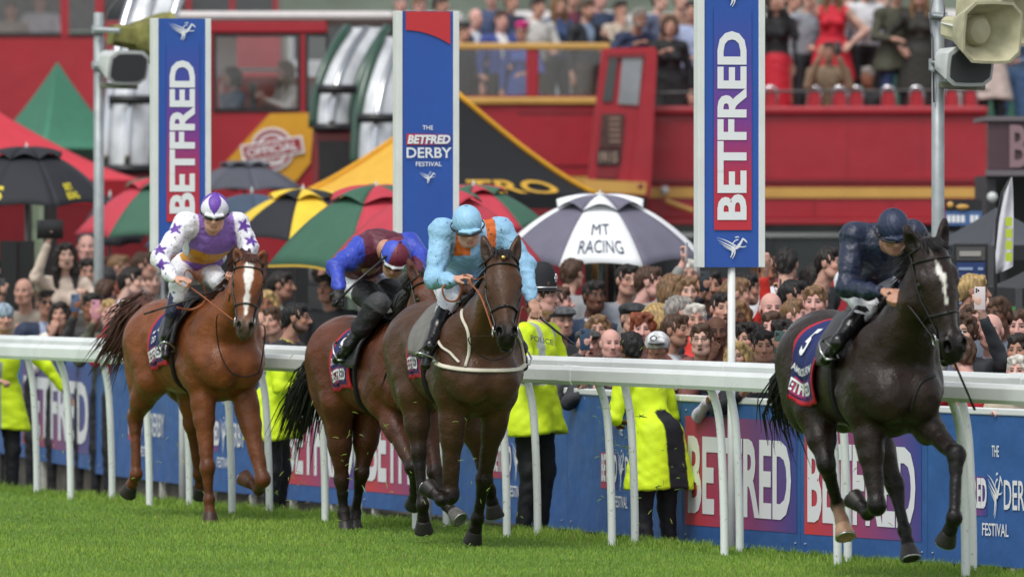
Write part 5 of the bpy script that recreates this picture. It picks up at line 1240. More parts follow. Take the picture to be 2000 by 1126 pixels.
    # boots
    for s_ in 'LR':
        Q = Fld(); kn, an, toe = G['kn'+s_], G['an'+s_], G['toe'+s_]; k1 = kn*.84+an*.16; bk = np.array(lin('#0d0d0f'))
        if s_ == 'R' and pal.get('bootR_top'): tc_ = np.array(lin(pal['bootR_top']))
        else: tc_ = bk
        Q.cone(k1, k1*.55+an*.45, .058, .056, .01, tc_, kc=.004); Q.cone(k1*.55+an*.45, an, .056, .040, .02, bk); Q.ell(an, (.044, .044, .05), .02, bk)
        Q.cone(an+np.array([-.03, 0, -.03]), toe, .036, .030, .025, bk); Q.cone(an*.4+toe*.6, toe, .034, .028, .02, bk)
        bo = sdf_obj('boot', Q, .0085, [mat('boot_vc', attr='col', rough=.25, spec=.55, bump=.004, bscale=30)], root, 1)
        # stirrup iron and leather
        b = MB(); c0 = an*.35+toe*.65; dv = unit(toe-an); sd = unit(np.cross(dv, (0, 0, 1))); u2 = unit(np.cross(sd, dv))
        pts = [c0-sd*.055-u2*.045, c0-sd*.058+u2*.02, c0-sd*.03+u2*.085, c0+u2*.105, c0+sd*.03+u2*.085, c0+sd*.058+u2*.02, c0+sd*.055-u2*.045, c0-sd*.055-u2*.045]
        b.tube(pts, .007, 6); b.build2('stirrup', [mat('steel', (.55, .55, .56), .3, 1)], root)
        b = MB(); b.tube([c0+u2*.105, an*.35+kn*.65+np.array([.02, (-.07 if s_ == 'L' else .07), 0])], .009, 6, flat=.4); b.build2('stirrup_leather', [MB_BLACK()], root)
    # helmet
    hm = Fld(); hc = np.array(lin(pal['cap'])); sdv = unit(np.cross(up, fw)); up_ = unit(up-fw*np.dot(up, fw)); Mh = np.stack([np.cross(up_, fw), fw, up_])
    co = hd+up_*.055-fw*.008
    hm.ell(co, (.104, .128, .105), .01, hc, Mh); hm.ell(co-up_*.125, (.13, .17, .095), .012, hc*.4, Mh, neg=True)
    hm.cone(co+fw*.105-up_*.028-Mh[0]*.06, co+fw*.125-up_*.034, .010, None, .02, hc); hm.cone(co+fw*.105-up_*.028+Mh[0]*.06, co+fw*.125-up_*.034, .010, None, .02, hc)
    hm.ell(co+up_*.108, (.014, .014, .006), .004, hc)
    cfp = pal.get('cap_pattern')
    def cf2(V, C):
        D = V-co; x, y, z = D@Mh[0], D@Mh[1], D@Mh[2]
        return cfp(x, y, z, C, lin) if cfp else C
    def hdisp(V, f):
        D = V-co; an = np.arctan2(D@Mh[0], D@Mh[1]); a = .0009*np.sin(an*19+4*(D@Mh[2])*30)+.0012*(np.abs(np.sin(an*3)) < .04)
        _, g = f.grad(V); return V+g*a[:, None]
    h_ = sdf_obj('helmet', hm, .006, [mat('cap_vc', attr='col', rough=.5, bump=.006, bscale=22, noise=.06, specks=.0)], root, 1, cf2, disp=hdisp)
    # goggles
    b = MB(); g0 = hd+fw*.088+up_*.008
    ln = []
    for a in np.linspace(-1.15, 1.15, 13):
        ln.append(hd+up_*.010+fw*(.098*math.cos(a))+Mh[0]*(.082*math.sin(a)))
    b.tube(ln, [.012]+[.024]*11+[.012], 10, flat=.45, up=tuple(fw)); b.build2('goggles', [mat('goggle_lens', (.012, .012, .016), .12, spec=.8)], root)
    b = MB(); st = [hd+up_*.010-fw*.012+fw*(.112*math.cos(a))+Mh[0]*(.104*math.sin(a))+up_*.018*abs(math.sin(a/2)) for a in np.linspace(.95, 2*math.pi-.95, 26)]
    b.tube(st, .009, 6, flat=.4, up=tuple(fw)); b.tube([hd+Mh[0]*.082+up_*.0, hd-up_*.105+fw*.03, hd-Mh[0]*.082], .006, 5); b.build2('strap', [MB_BLACK()], root)
    if whip:
        a, m_, e, lb = whip; b = MB(); a, m_, e = [np.asarray(q, float) for q in (a, m_, e)]
        wp = np.array([fr.X, fr.Y, fr.z0]); Rm = np.array(Euler((0, 0, fr.rz)).to_matrix())
        A_, M_, E_ = [Rm@q+wp for q in (a, m_, e)]
        o = thing('whip', lb, 'whip', A_, 'jockeys\' whips')
        b.tube([A_, A_+(M_-A_)*.25], [.013, .011], 8); b.build('handle', [MB_BLACK()], o, True)
        b = MB(); b.tube([A_+(M_-A_)*.25, M_, E_*.9+M_*.1], [.009, .008, .007], 8); b.build('shaft', [mat('whip_shaft', (.02, .018, .02), .35)], o, True)
        b = MB(); b.tube([E_*.9+M_*.1+(M_-E_)*.12, E_], [.016, .014], 8, flat=.5); b.build('flap', [MB_BLACK()], o, True)
    return root, G
def rein(p, pts, m, r=.008, par=None, name='rein'):
    b = MB(); P = [np.asarray(q, float) for q in pts]
    if len(P) >= 3:  # Catmull-Rom
        Q = [2*P[0]-P[1]]+P+[2*P[-1]-P[-2]]; out = []
        for i in range(1, len(Q)-2):
            for t in np.linspace(0, 1, 9)[:-1 if i < len(Q)-3 else None]:
                a, b_, c, d = Q[i-1:i+3]; out.append(.5*((2*b_)+(-a+c)*t+(2*a-5*b_+4*c-d)*t*t+(-a+3*b_-3*c+d)*t**3))
        P = out
    if name == 'breast_strap': P = list(p['F'].proj(np.array(P), .009, 8))
    b.tube(P, r, 6, flat=.5); b.build2(name, [m], p['root'])
# ================================================================ FOUR HORSES AND RIDERS
def camS(fr, k, roll):   # side axis of a head turned k of the way to face the camera
    return np.array([fr.fx*k, fr.lx*k+(1-k), roll])
def camD(fr, x, y, z):   # direction given as image right, toward camera, up -> horse frame
    return np.array([x*fr.fx-y*fr.fy, x*fr.lx-y*fr.ly, z])
RACE = 'racehorses galloping to the finish'
ORANGE = mat('rein_tan', (.30, .085, .03), .5, noise=.2, nscale=40); BLK = MB_BLACK()

# ---- chestnut, leftmost
f1 = Frame(385, 61.8, .425); J = f1.J
legs = {'FR': (J(405, 912, l=-.15), J(408, 975, l=-.14), J(411, 1016, l=-.14), 0),
        'FL': (J(513, 935, l=.19), J(505, 955, f=.42), J(480, 935, f=.30), 0),
        'HR': (J(264, 815, l=-.15), J(266, 925, l=-.16), J(250, 962, l=-.17), 0),
        'HL': (J(372, 825, f=-.50), J(388, 925, f=-.62), J(393, 966, f=-.70), 0)}
h1 = build_horse('racehorse', 'bright chestnut racehorse with a broad white blaze, leftmost of the four', f1, 1.0, .02, legs,
    dict(poll=J(487, 507, f=1.02), muzzle=J(477, 652, f=1.22), side=camS(f1, .85, -.10), earb=.09, earn=-.03, s=.98, hb=1.05),
    ('#784323', '#5a321b', '#5b4a3e'), '#4a2a20', RACE,
    cloth=dict(number='13', name_='DO', f_name=(-.14, -.06), f0=-.26, f1=.14, vlen=.60, numv=.14, pad='#3c3e40', f_text=(-.24, .12)),
    blaze=[(.08, .30, .036, .032, .0), (.28, .50, .032, .014, .0), (.48, .60, .014, .022, .0), (.60, .78, .022, .010, .0)], rcol=(.02, .013, .010),
    hoofcols={'FR': '#3a2418', 'FL': '#6a4634', 'HR': '#2a2420'},
    tail=[J(283, 585, f=-.95), J(250, 622, f=-1.1), J(232, 665, f=-1.2), J(212, 700, f=-1.28)])
def star2(n=5): return None
def in_star(u, v, r):
    a = np.arctan2(u, v); q = np.sqrt(u*u+v*v); k = 2*np.pi/5; t = np.abs((a % k)-k/2)/(k/2)
    return q < r*(.42+.58*t**1.3)
def sil1(V, C, G, chest, M, lin):
    Cc = C.copy(); pur = lin('#8560b0'); dark = lin('#5b2f96'); wh = lin('#e9e8f0')
    D = V-chest; y = D@M[2]; x = D@M[0]
    tors = (np.abs(x) < .165)&(y > -.4)
    isl = np.abs(x) > .150+.02*np.sin(y*20)
    Cc[~isl] = pur; Cc[isl] = wh
    e = np.abs(x) < .15
    zz = V[:, 2]-chest[2]; band = e & (zz > -.125-.03*np.cos(x*14)) & (zz < -.055-.03*np.cos(x*14)); Cc[band] = lin('#d08f1d')
    for s_, pts in (('R', (.32, .92, 1.45)), ('L', (.3, .95, 1.5))):
        sh, el, wr = G['sh'+s_], G['el'+s_], G['wr'+s_]
        for i, t in enumerate(pts):
            c = sh+(el-sh)*t if t < 1 else el+(wr-el)*(t-1)
            ax = unit(el-sh) if t < 1 else unit(wr-el)
            for view in (0, 1):
                dv = camD(f1, (-.45, .5)[view]*(1 if s_ == 'R' else -1), .85, .1); dv = unit(dv-ax*np.dot(dv, ax)); q = V-(c+dv*.05); sd = np.cross(ax, dv)
                if view: continue
                m = in_star(q@sd, q@ax, .058) & ((V-c)@dv > 0)
                Cc[m] = dark
    return Cc
def cap1(x, y, z, C, lin):
    pur = np.array(lin('#6a3fa6')); a = np.arctan2(x, y); r = (a % (2*np.pi/4)); r = np.abs(((a+np.pi/4) % (np.pi/2))-np.pi/4)
    top = z > .012+.15*0; tri = r < np.maximum(0, (z+.02)/.085)*.55
    C = C.copy(); C[tri & (z > -.02)] = pur; return C
jockey('jockey in purple silks with white star-patterned sleeves, riding the chestnut horse', f1,
    dict(head=J(419, 420, f=.47), look=camD(f1, .0, 1, -.28), up=camD(f1, .05, .28, 1), neck=J(412, 448, f=.36), chest=J(407, 474, f=.22), belly=J(398, 500, f=.0), pelvis=J(378, 522, f=-.22),
         shR=J(362, 438, f=.30), shL=J(464, 438, f=.32), elR=J(312, 505, f=.40), elL=J(487, 482, f=.42), wrR=J(338, 543, f=.60), wrL=J(462, 528, f=.66),
         hdR=camD(f1, .9, .3, -.1), hdL=camD(f1, -.3, .9, -.2), knR=J(350, 556, f=.26), knL=J(428, 550, f=.34), anR=J(327, 655, l=-.34), anL=J(452, 650, l=.34), toeR=J(324, 694, l=-.38), toeL=J(455, 690, l=.38)),
    dict(id='purple', silk='#8560b0', sleeve='#e9e8f0', cap='#e6e6ee', pattern=sil1, cap_pattern=cap1, bootR_top='#1c2550', skin='#cf9d86'),
    whip=(J(440, 563, f=.70), J(372, 584, f=.66), J(281, 613, f=.62), 'black whip held across the chestnut horse by the rider in purple and white'))
bR, bL = h1['bits'][-1], h1['bits'][1]
rein(h1, [bR, J(405, 585, f=.9), J(372, 560, f=.68), J(357, 545, f=.63)], ORANGE); rein(h1, [J(357, 545, f=.63), J(365, 527, f=.64), J(382, 540, f=.62), J(398, 560, f=.6), J(400, 588, f=.55), J(375, 604, f=.5), J(345, 600, f=.5)], ORANGE, .009)
rein(h1, [bR+np.array([0, 0, -.02]), J(425, 615, f=.95), J(428, 680, f=.82), J(450, 725, f=.82), J(480, 735, f=.83), J(505, 728, f=.8)], BLK, .005, name='martingale')
rein(h1, [bL, J(517, 640, f=.95), J(512, 700, f=.82), J(505, 728, f=.8)], BLK, .005, name='martingale')

# ---- bay behind
f2 = Frame(743, 59.4, .409); J = f2.J
legs = {'FR': (J(806, 912, f=.80), J(812, 955, f=.62), J(808, 982, f=.52), 0), 'FL': (J(850, 922, f=.66), J(872, 985, f=.76), J(893, 1008, f=.86), 0),
        'HR': (J(667, 935, f=-.52), J(671, 1000, f=-.55), J(676, 1032, f=-.50), 0), 'HL': (J(706, 922, f=-.50), J(694, 1000, f=-.62), J(693, 1028, f=-.58), 0)}
h2 = build_horse('racehorse', 'dark bay racehorse second from the left, half hidden behind the pale blue rider\'s horse', f2, .97, -.02, legs,
    dict(poll=J(832, 540, f=1.12), muzzle=J(862, 660, f=1.42), side=camS(f2, .2, 0), s=1.0),
    ('#5a301c', '#1d1410', '#2c201b'), '#14100e', RACE,
    cloth=dict(number='8', name_='TENNESSEE STUD', f0=-.28, f1=.16, vlen=.60, numv=.10, pad='#2c2c2e'),
    hoofcols={'FL': '#6d6a66'}, lift=-.06,
    tail=[J(628, 700, f=-.92), J(606, 745, f=-1.12), J(590, 790, f=-1.22), J(572, 850, f=-1.32)])
def sil2(V, C, G, chest, M, lin):
    Cc = C.copy(); D = V-chest; x = D@M[0]; Cc[np.abs(x) < .16] = lin('#5c1f33'); Cc[np.abs(x) >= .16] = lin('#3247b5'); return Cc
def cap2(x, y, z, C, lin):
    a = np.arctan2(x, y)+.35; k = ((a/(np.pi/2)) % 2) < 1; C = C.copy(); C[k] = lin('#6d2036'); C[~k] = lin('#3a50bd')
    C[(z < -.012) & (z > -.03)] = lin('#e8e8ee'); return C
jockey('jockey in blue and maroon silks with a quartered cap and black gloves', f2,
    dict(head=J(771, 508, f=.62), look=camD(f2, -.10, .8, -.62), up=camD(f2, .22, .62, .8), neck=J(752, 486, f=.47), chest=J(729, 486, f=.27), belly=J(712, 512, f=.02), pelvis=J(700, 545, f=-.24),
         shR=J(708, 486, f=.38), shL=J(800, 480, f=.36), elR=J(656, 522, f=.48), elL=J(822, 500, f=.5), wrR=J(664, 562, f=.62), wrL=J(812, 545, f=.8),
         hdR=camD(f2, -.1, .5, -.9), hdL=camD(f2, -.4, .8, -.3), knR=J(737, 594, f=.30), knL=J(790, 590, f=.36), anR=J(682, 675, l=-.33), anL=J(790, 690, l=.33), toeR=J(658, 702, l=-.37), toeL=J(790, 715, l=.37)),
    dict(id='maroon', silk='#5c1f33', sleeve='#3247b5', cap='#6d2036', pattern=sil2, cap_pattern=cap2, gloveR='#101012', gloveL='#101012', chaps=1, skin='#b98a74'),
    whip=(J(651, 596, f=.66), J(702, 545, f=.68), J(765, 491, f=.70), 'black whip raised past the quartered cap of the rider in blue and maroon'))
rein(h2, [h2['bits'][-1], J(842, 620, f=1.2), J(818, 590, f=.95), J(800, 565, f=.82), J(795, 545, f=.78)], BLK)
rein(h2, [J(779, 575, f=.7), J(771, 600, f=.66), J(775, 640, f=.62), J(780, 665, f=.6)], BLK, .006, name='martingale')

# ---- bay in front, pale blue rider
f3 = Frame(891, 56.8, .30); J = f3.J
legs = {'FR': (J(880, 965, l=-.15), J(862, 975, f=.42), J(840, 955, f=.32), 0), 'FL': (J(946, 935, l=.12), J(933, 1010, l=.11), J(924, 1052, l=.10), 0),
        'HR': (J(818, 880, l=-.14), J(825, 985, l=-.13), J(828, 1035, f=-.42), 0), 'HL': (J(945, 905, f=-.45), J(956, 955, f=-.62), J(966, 1004, f=-.66), 0)}
h3 = build_horse('racehorse', 'dark brown racehorse with pricked ears and a white breast strap under the pale blue jockey', f3, 1.02, .0, legs,
    dict(poll=J(980, 502, f=1.02), muzzle=J(988, 630, f=1.30), side=camS(f3, 1.0, -.12), s=1.10),
    ('#4a301e', '#17100d', '#1a1411'), '#17110f', RACE,
    cloth=dict(number=None, name_=None, f0=-.14, f1=.22, vlen=.62, numv=.10, pad='#6a675f', flap=1.05, flapw=1.5),
    tail=[J(800, 640, f=-.95), J(800, 700, f=-1.2), J(800, 760, f=-1.3)], breast=('#cfc9b8', 1.40, 1.165))
def sil3(V, C, G, chest, M, lin):
    Cc = C.copy(); D = V-chest; x = D@M[0]; y = D@M[2]; z = D@M[1]
    m = (np.abs(x) > .07) & (np.abs(x) < .14) & (V[:, 2]-chest[2] > -.03); Cc[m] = lin('#d0661f'); return Cc
jockey('jockey in pale blue silks with orange panels and a pale blue cap', f3,
    dict(head=J(914, 447, f=.50), look=camD(f3, .12, 1, -.38), up=camD(f3, -.08, .38, 1), neck=J(915, 468, f=.40), chest=J(917, 490, f=.25), belly=J(910, 520, f=.02), pelvis=J(893, 545, f=-.22),
         shR=J(864, 452, f=.32), shL=J(978, 450, f=.32), elR=J(848, 545, f=.42), elL=J(1026, 515, f=.42), wrR=J(884, 547, f=.66), wrL=J(1037, 584, f=.58),
         hdR=camD(f3, .9, .3, .25), hdL=camD(f3, .35, .4, -.8), knR=J(876, 588, f=.28), knL=J(962, 585, f=.30), anR=J(840, 676, l=-.34), anL=J(1018, 680, l=.34), toeR=J(831, 712, l=-.38), toeL=J(1022, 715, l=.38)),
    dict(id='pale_blue', silk='#8fbcdc', cap='#95c3e2', pattern=sil3, collar=1, skin='#c69782', gloss=.6),
    whip=(J(1046, 612, f=.62), J(1085, 645, f=.64), J(1121, 672, f=.66), 'black whip pointing down to the right from the pale blue rider\'s hand'))
bR, bL = h3['bits'][-1], h3['bits'][1]
rein(h3, [bR, J(940, 580, f=1.1), J(918, 552, f=.78), J(905, 535, f=.72)], ORANGE, .009)
rein(h3, [J(905, 535, f=.72), J(930, 545, f=.8), J(945, 540, f=.95)], ORANGE, .008)
rein(h3, [J(900, 545, f=.70), J(902, 565, f=.7), J(892, 586, f=.66), J(872, 585, f=.62), J(864, 565, f=.62), J(872, 552, f=.64)], ORANGE, .010)
rein(h3, [bL, J(1018, 600, f=1.1), J(1030, 610, f=.7)], ORANGE, .008)
WEB = mat('strap_cfc9b8', lin('#cfc9b8'), .6, noise=.15)
rein(h3, [J(916, 612, f=.66), J(906, 640, f=.78), J(904, 670, f=.82), J(901, 706, f=.84)], WEB, .011, name='breast_strap')
rein(h3, [J(868, 625, f=.28), J(872, 655, f=.45), J(884, 690, f=.62), J(898, 708, f=.72)], WEB, .011, name='breast_strap')
rein(h3, [J(1004, 630, f=.78), J(1018, 655, f=.70), J(1034, 680, f=.60), J(1030, 706, f=.62)], WEB, .010, name='breast_strap')
rein(h3, [bR+np.array([0, 0, -.03]), J(915, 660, f=.95), J(940, 695, f=.86), J(972, 702, f=.88), J(1000, 685, f=.88), J(1006, 640, f=.95)], BLK, .004, name='martingale')
b = MB(); q = h3['H'](.10, .085, 0); Hh = h3['H']
fr_ = f3; wp = np.array([fr_.X, fr_.Y, 0]); Rm = np.array(Euler((0, 0, fr_.rz)).to_matrix())
b.sphere(q, (.016, .016, .014)); b.build2('brow_badge', [mat('brass', (.75, .5, .16), .3, 1)], h3['root'])

# ---- nearly black horse, right, leading
f4 = Frame(1686, 51.8, .33); J = f4.J
legs = {'FR': (J(1712, 985, l=-.14), J(1695, 1000, f=.36), J(1672, 978, f=.26), 0), 'FL': (J(1868, 888, f=.98), J(1864, 1010, f=1.08), J(1848, 1055, f=.98), 0),
        'HR': (J(1614, 905, l=-.16), J(1636, 985, f=-.40), J(1652, 1050, f=-.26), 0), 'HL': (J(1748, 945, f=-.28), J(1767, 1035, f=-.18), J(1778, 1084, f=-.10), 0)}
h4 = build_horse('racehorse', 'almost black racehorse with a narrow white stripe on its forehead, leading at the right', f4, 1.02, .0, legs,
    dict(poll=J(1816, 480, f=1.02), muzzle=J(1857, 645, f=1.20), side=camS(f4, .35, .03), s=1.17, earb=.03),
    ('#271b15', '#0f0c0b', '#171211'), '#151112', RACE,
    cloth=dict(number='5', name_='LAMBOURN', f0=-.36, f1=.14, vlen=.66, numv=.15, pad='#2b2829', slant=-.26, f_text=(-.33, .10)),
    blaze=[(.15, .30, .006, .015, -.006), (.29, .42, .014, .010, .006), (.41, .56, .010, .004, .0)],
    hoofcols={'HR': '#a8866a', 'HR_sock': '#8c6c55', 'HL': '#3c3836'},
    tail=[J(1575, 680, f=-.95), J(1542, 735, f=-1.12), J(1530, 780, f=-1.2), J(1545, 830, f=-1.24)])
jockey('jockey in plain dark navy silks and cap on the almost black leading horse', f4,
    dict(head=J(1746, 458, f=.50), look=camD(f4, .12, 1, -.42), up=camD(f4, -.05, .42, 1), neck=J(1735, 474, f=.40), chest=J(1718, 492, f=.22), belly=J(1700, 522, f=-.02), pelvis=J(1684, 552, f=-.26),
         shR=J(1668, 462, f=.28), shL=J(1782, 458, f=.36), elR=J(1654, 560, f=.36), elL=J(1792, 525, f=.46), wrR=J(1716, 570, f=.66), wrL=J(1765, 568, f=.74),
         hdR=camD(f4, .9, .3, .05), hdL=camD(f4, -.5, .6, -.3), knR=J(1694, 598, f=.30), knL=J(1772, 592, f=.36), anR=J(1636, 668, l=-.34), anL=J(1838, 672, l=.36), toeR=J(1611, 702, l=-.38), toeL=J(1846, 705, l=.42)),
    dict(id='navy', silk='#202941', cap='#222c48', skin='#b98a74', gloss=.42),
    whip=(J(1836, 640, f=.62), J(1868, 716, f=.62), J(1904, 800, f=.62), 'long black whip hanging down beside the leading dark horse'))
bR, bL = h4['bits'][-1], h4['bits'][1]
rein(h4, [bR, J(1775, 597, f=.95), J(1748, 582, f=.78), J(1736, 570, f=.74)], BLK, .009)
rein(h4, [J(1775, 800, f=.75), J(1800, 745, f=.82), J(1832, 730, f=.75)], BLK, .008, name='breast_strap')
# ================================================================ PEOPLE IN THE CROWD
BODYM = mat('person_vc', attr='col', rough=.72, noise=.08, nscale=9, bump=.006, bscale=9)
HAIRM = mat('hair_vc', attr='col', rough=.62, noise=.25, nscale=40, bump=.003, bscale=90)
SKINS = dict(a='#cda695', b='#bd917f', c='#a67b68', d='#8a5a42', e='#5e3c2c', p='#cf9f94')
HAIRS = dict(dark='#1d1512', brown='#4a3222', light='#7a5c3e', blond='#b0935f', grey='#8c8781', white='#c4bfb6', red='#7a3c20', black='#0f0d0d', capw='#dfe1e3')
_HC = {}
def head_mesh(skin, mouth, beard, jaw, h):
    key = (skin, mouth, beard, jaw, h)
    if key not in _HC:
        f = Fld(); face(f, np.zeros(3), np.array([0, -1., 0]), np.array([0, 0, 1.]), 1.0, lin(SKINS[skin]), mouth=mouth, jaw=jaw, brow=tuple(np.array(lin(SKINS[skin]))*.38), beard=None if not beard else lin(HAIRS[beard]) if beard in HAIRS else lin(beard))
        V, Q = f.mesh(h, 1); _, C = f.at(V, True); _HC[key] = (V, Q, C)
    return _HC[key]
_WV = [(unit(np.random.RandomState(40+i).normal(size=3)), 26+i*9, i*1.7) for i in range(7)]
def hair_mesh(style, col, h):
    key = (style, col, h)
    if key in _HC: return _HC[key]
    f = Fld(); c = np.array(lin(HAIRS.get(col, col))); nz = .005
    if style in ('short', 'long', 'bob', 'curly', 'bun', 'fringe'):
        k = 1.0 if style != 'curly' else 1.06
        f.ell((0, .016, .038), np.array([.0815, .101, .0885])*k, .02, c); f.cone((-.042, -.058, .088), (.045, -.05, .094), .022*k, .025*k, .02, c)
        f.ell((0, .07, -.01), np.array([.07, .05, .08])*k, .03, c)
        if style in ('long', 'bob'):
            L = -.27 if style == 'long' else -.10
            for q in (-1, 1):
                f.cone((q*.07, -.01, .04), (q*.088, -.005, L*.5), .034, .035, .03, c); f.cone((q*.088, -.005, L*.5), (q*.085, -.02, L), .035, .022, .03, c); f.cone((q*.05, .06, .02), (q*.05, .07, L*1.05), .05, .04, .04, c)
            f.cone((0, .07, 0), (0, .08, L), .06, .045, .04, c)
        if style == 'bun': f.ell((0, .12, .06), .045, .02, c)
        f.ell((0, -.125, -.035), (.070 if style not in ('long', 'bob') else .062, .088, .110), .012, None, neg=True)
        if style == 'short': f.ell((0, -.03, -.10), (.12, .13, .092), .015, None, neg=True)
        if style == 'curly': nz = .012
    elif style == 'balding':
        f.ell((0, .03, .0), (.083, .088, .055), .02, c); f.ell((0, -.11, 0), (.09, .10, .12), .02, None, neg=True); f.ell((0, 0, .10), (.07, .08, .07), .02, None, neg=True)
    elif style == 'flatcap':
        f.ell((0, .0, .075), (.098, .125, .042), .02, c); f.ell((0, -.085, .062), (.08, .06, .014), .02, c*.8); f.ell((0, .02, .05), (.088, .10, .03), .02, c); nz = .001
    elif style == 'cap':
        f.ell((0, .01, .045), (.097, .120, .093), .01, c); f.ell((0, .01, -.05), (.12, .14, .075), .01, None, neg=True); f.ell((0, -.13, .045), (.07, .065, .009), .015, c*.25 if col == 'capw' else c*.8); nz = 0
    elif style == 'beanie':
        f.ell((0, .01, .055), (.090, .110, .088), .01, c); f.ell((0, .0, -.075), (.12, .14, .09), .02, None, neg=True); nz = .002
    elif style == 'hatpink':
        f.ell((0, .01, .07), (.085, .10, .06), .02, c); f.ell((.02, -.01, .11), (.10, .09, .03), .02, c); f.ell((0, .01, -.03), (.10, .12, .07), .02, None, neg=True); nz = .006
    V, Q = f.mesh(h, 1); _, C = f.at(V, True); _, g = f.grad(V); a = np.zeros(len(V))
    for d, w_, ph in _WV: a += np.sin(V@(d*np.array([1.8, 1.8, .5]))*w_*(2.6 if style != 'curly' else 1.8)+ph)
    V = V+g*(a*nz*.45)[:, None]; C = C*(.85+.12*a)[:, None].clip(.5, 1.4); _HC[key] = (V, Q, C); return _HC[key]
def rot3(yaw, pitch=0, roll=0): return np.array(Euler((pitch, roll, yaw), 'XYZ').to_matrix())
POSES = {  # elbow and hand targets (x outward, y forward negative), for a 1.75 m figure
    'down': ((.25, .02, 1.12), (.25, -.06, .86)), 'rail': ((.31, -.10, 1.20), (.13, -.36, 1.33)), 'phone': ((.24, -.20, 1.24), (.10, -.30, 1.60)), 'phoneup': ((.27, -.18, 1.46), (.17, -.26, 1.78)),
    'front': ((.27, -.08, 1.13), (.08, -.27, 1.10)), 'chin': ((.22, -.2, 1.16), (.05, -.17, 1.47)), 'high': ((.28, -.10, 1.60), (.24, -.16, 1.90)), 'clap': ((.25, -.14, 1.2), (.03, -.34, 1.32)),
    'out': ((.38, -.05, 1.22), (.56, -.12, .98)), 'hip': ((.38, .0, 1.18), (.2, -.1, 1.02)), 'cross': ((.25, -.12, 1.18), (-.08, -.22, 1.22)), 'lap': ((.25, -.1, .98), (.08, -.32, .92))}
PEOPLE = []
def person(label, px, py, Y, yaw=0, top='#333', trou='#1b1c20', skin='a', hair=('short', 'brown'), arms=('rail', 'rail'), lean=.12, hyaw=None, pitch=0, shirt=None, mouth=0, beard=None, glasses=None, s=None, far=False,
           coat=0, phone=None, cfun=None, cat='spectator', group='spectators', female=False, sleeve=None, jaw=1.0, roll=0, skirt=None, sit=False, child=False, base=None):
    g = gz((px-1000)*Y/FP, Y); T_ = at(px, py, Y)
    h = .015 if not far else .021
    sk = np.array(lin(SKINS[skin])); tc_ = np.array(lin(top)); tr = np.array(lin(trou)); sl = tc_ if sleeve is None else (sk if sleeve == 'bare' else np.array(lin(sleeve)))
    sit_d = .0
    hips = np.array([0, .02, .95]); shz = 1.42; ln = lean
    def sh_(p):  # lean the trunk forward about the hips
        t = max(0, (p[2]-.95)/.5); return np.array([p[0], p[1]-ln*t, p[2]-ln*ln*.5*t])
    wsh = .185 if not female else .16
    hc = sh_(np.array([0, -.03, 1.63])); nk = sh_(np.array([0, .01, 1.47]))
    zh = hc[2]
    if s is None:
        s = (T_[2]-g)/zh; s = min(1.10, max(.90 if not child else .6, s))
    f = Fld(); w = .9 if female else 1.0
    f.ell(sh_(np.array([0, .0, 1.27])), (.165*w, .115, .19), .06, tc_); f.ell(sh_(np.array([0, .01, 1.08])), (.145*w, .11, .15), .07, tc_)
    f.cone(sh_(np.array([-wsh*.85, .01, 1.40])), sh_(np.array([wsh*.85, .01, 1.40])), .065, None, .06, tc_)
    if female:
        for q in (-1, 1): f.ell(sh_(np.array([q*.07, -.095, 1.27])), .058, .04, tc_)
    f.ell(hips+np.array([0, .01, 0]), (.16, .125, .13), .06, tr if not coat else tc_, kc=.01)
    if coat:
        for q in (-.05, .05): f.cone((q, .02, 1.0), (q*1.6, .02, .88-coat), .14, .19, .04, tc_)
        f.ell((0, 0, .90-coat-.8), .8, .01, tc_, neg=True)
    if skirt: f.cone((0, 0, .95), (0, .0, skirt), .15, .19, .05, tr, kc=.01)
    for q in (-1, 1):
        kn, an = (np.array([q*.11, -.02, .50]), np.array([q*.11, .03, .09])) if not sit else (np.array([q*.13, -.36, .93]), np.array([q*.13, -.30, .5]))
        lc = tr if not skirt else sk*.9
        f.cone(hips+np.array([q*.08, 0, -.05]), kn, .095, .065, .04, lc, kc=.01); f.cone(kn, an, .062, .048, .02, lc); f.cone(an+np.array([0, .0, -.04]), an+np.array([q*.02, -.14, -.05]), .045, .038, .02, (.02, .018, .016), kc=.005)
    f.cone(nk+np.array([0, .01, -.04]), hc+np.array([0, .02, -.05]), .055*w, .05*w, .02, sk, kc=.006)
    if shirt and not cfun: f.ell(nk+np.array([0, .0, -.055]), (.068, .066, .035), .015, lin(shirt), kc=.004)
    elif not female: f.ell(nk+np.array([0, .008, -.055]), (.074, .072, .032), .015, tc_*1.15, kc=.004)
    hands = []
    for i, q in enumerate((-1, 1)):
        e, hd = POSES[arms[i]]; sh = sh_(np.array([q*wsh, .01, 1.385])); e = sh_(np.array([q*e[0], e[1], e[2]])); hd = sh_(np.array([q*hd[0], hd[1], hd[2]]))
        f.ell(sh, .07*w, .04, sl if sleeve != 'bare' else sk, kc=.01); r0 = .062 if sleeve != 'bare' else .048; cs = sl
        f.cone(sh, e, r0*w, .05*w, .03, cs, kc=.01); v = unit(hd-e); hs_ = hd-v*.07; f.cone(e, hs_, .05*w, .033*w, .02, cs, kc=.01)
        hands.append((e, hd, v))
    V, Q = f.mesh(h, 1); _, C = f.at(V, True)
    if shirt and not cfun:
        m = (np.abs(V[:, 0]) < np.clip((V[:, 2]-1.10+ln*.2)*.22, 0, .06)) & (V[:, 1] < -.0) & (V[:, 2] > 1.08) & (V[:, 2] < 1.47); C[m] = lin(shirt)
    if cfun: C = cfun(V, C)
    a = sum(np.abs(np.sin(V@d*w_*.7+ph+1.3*np.sin(V[:, 2]*17))) for d, w_, ph in _WV[:5]); _, gr = f.grad(V, .004); V = V+gr*((a-2.6)*.0035)[:, None]
    # hands with fingers
    parts_ = [(V, Q, C)]
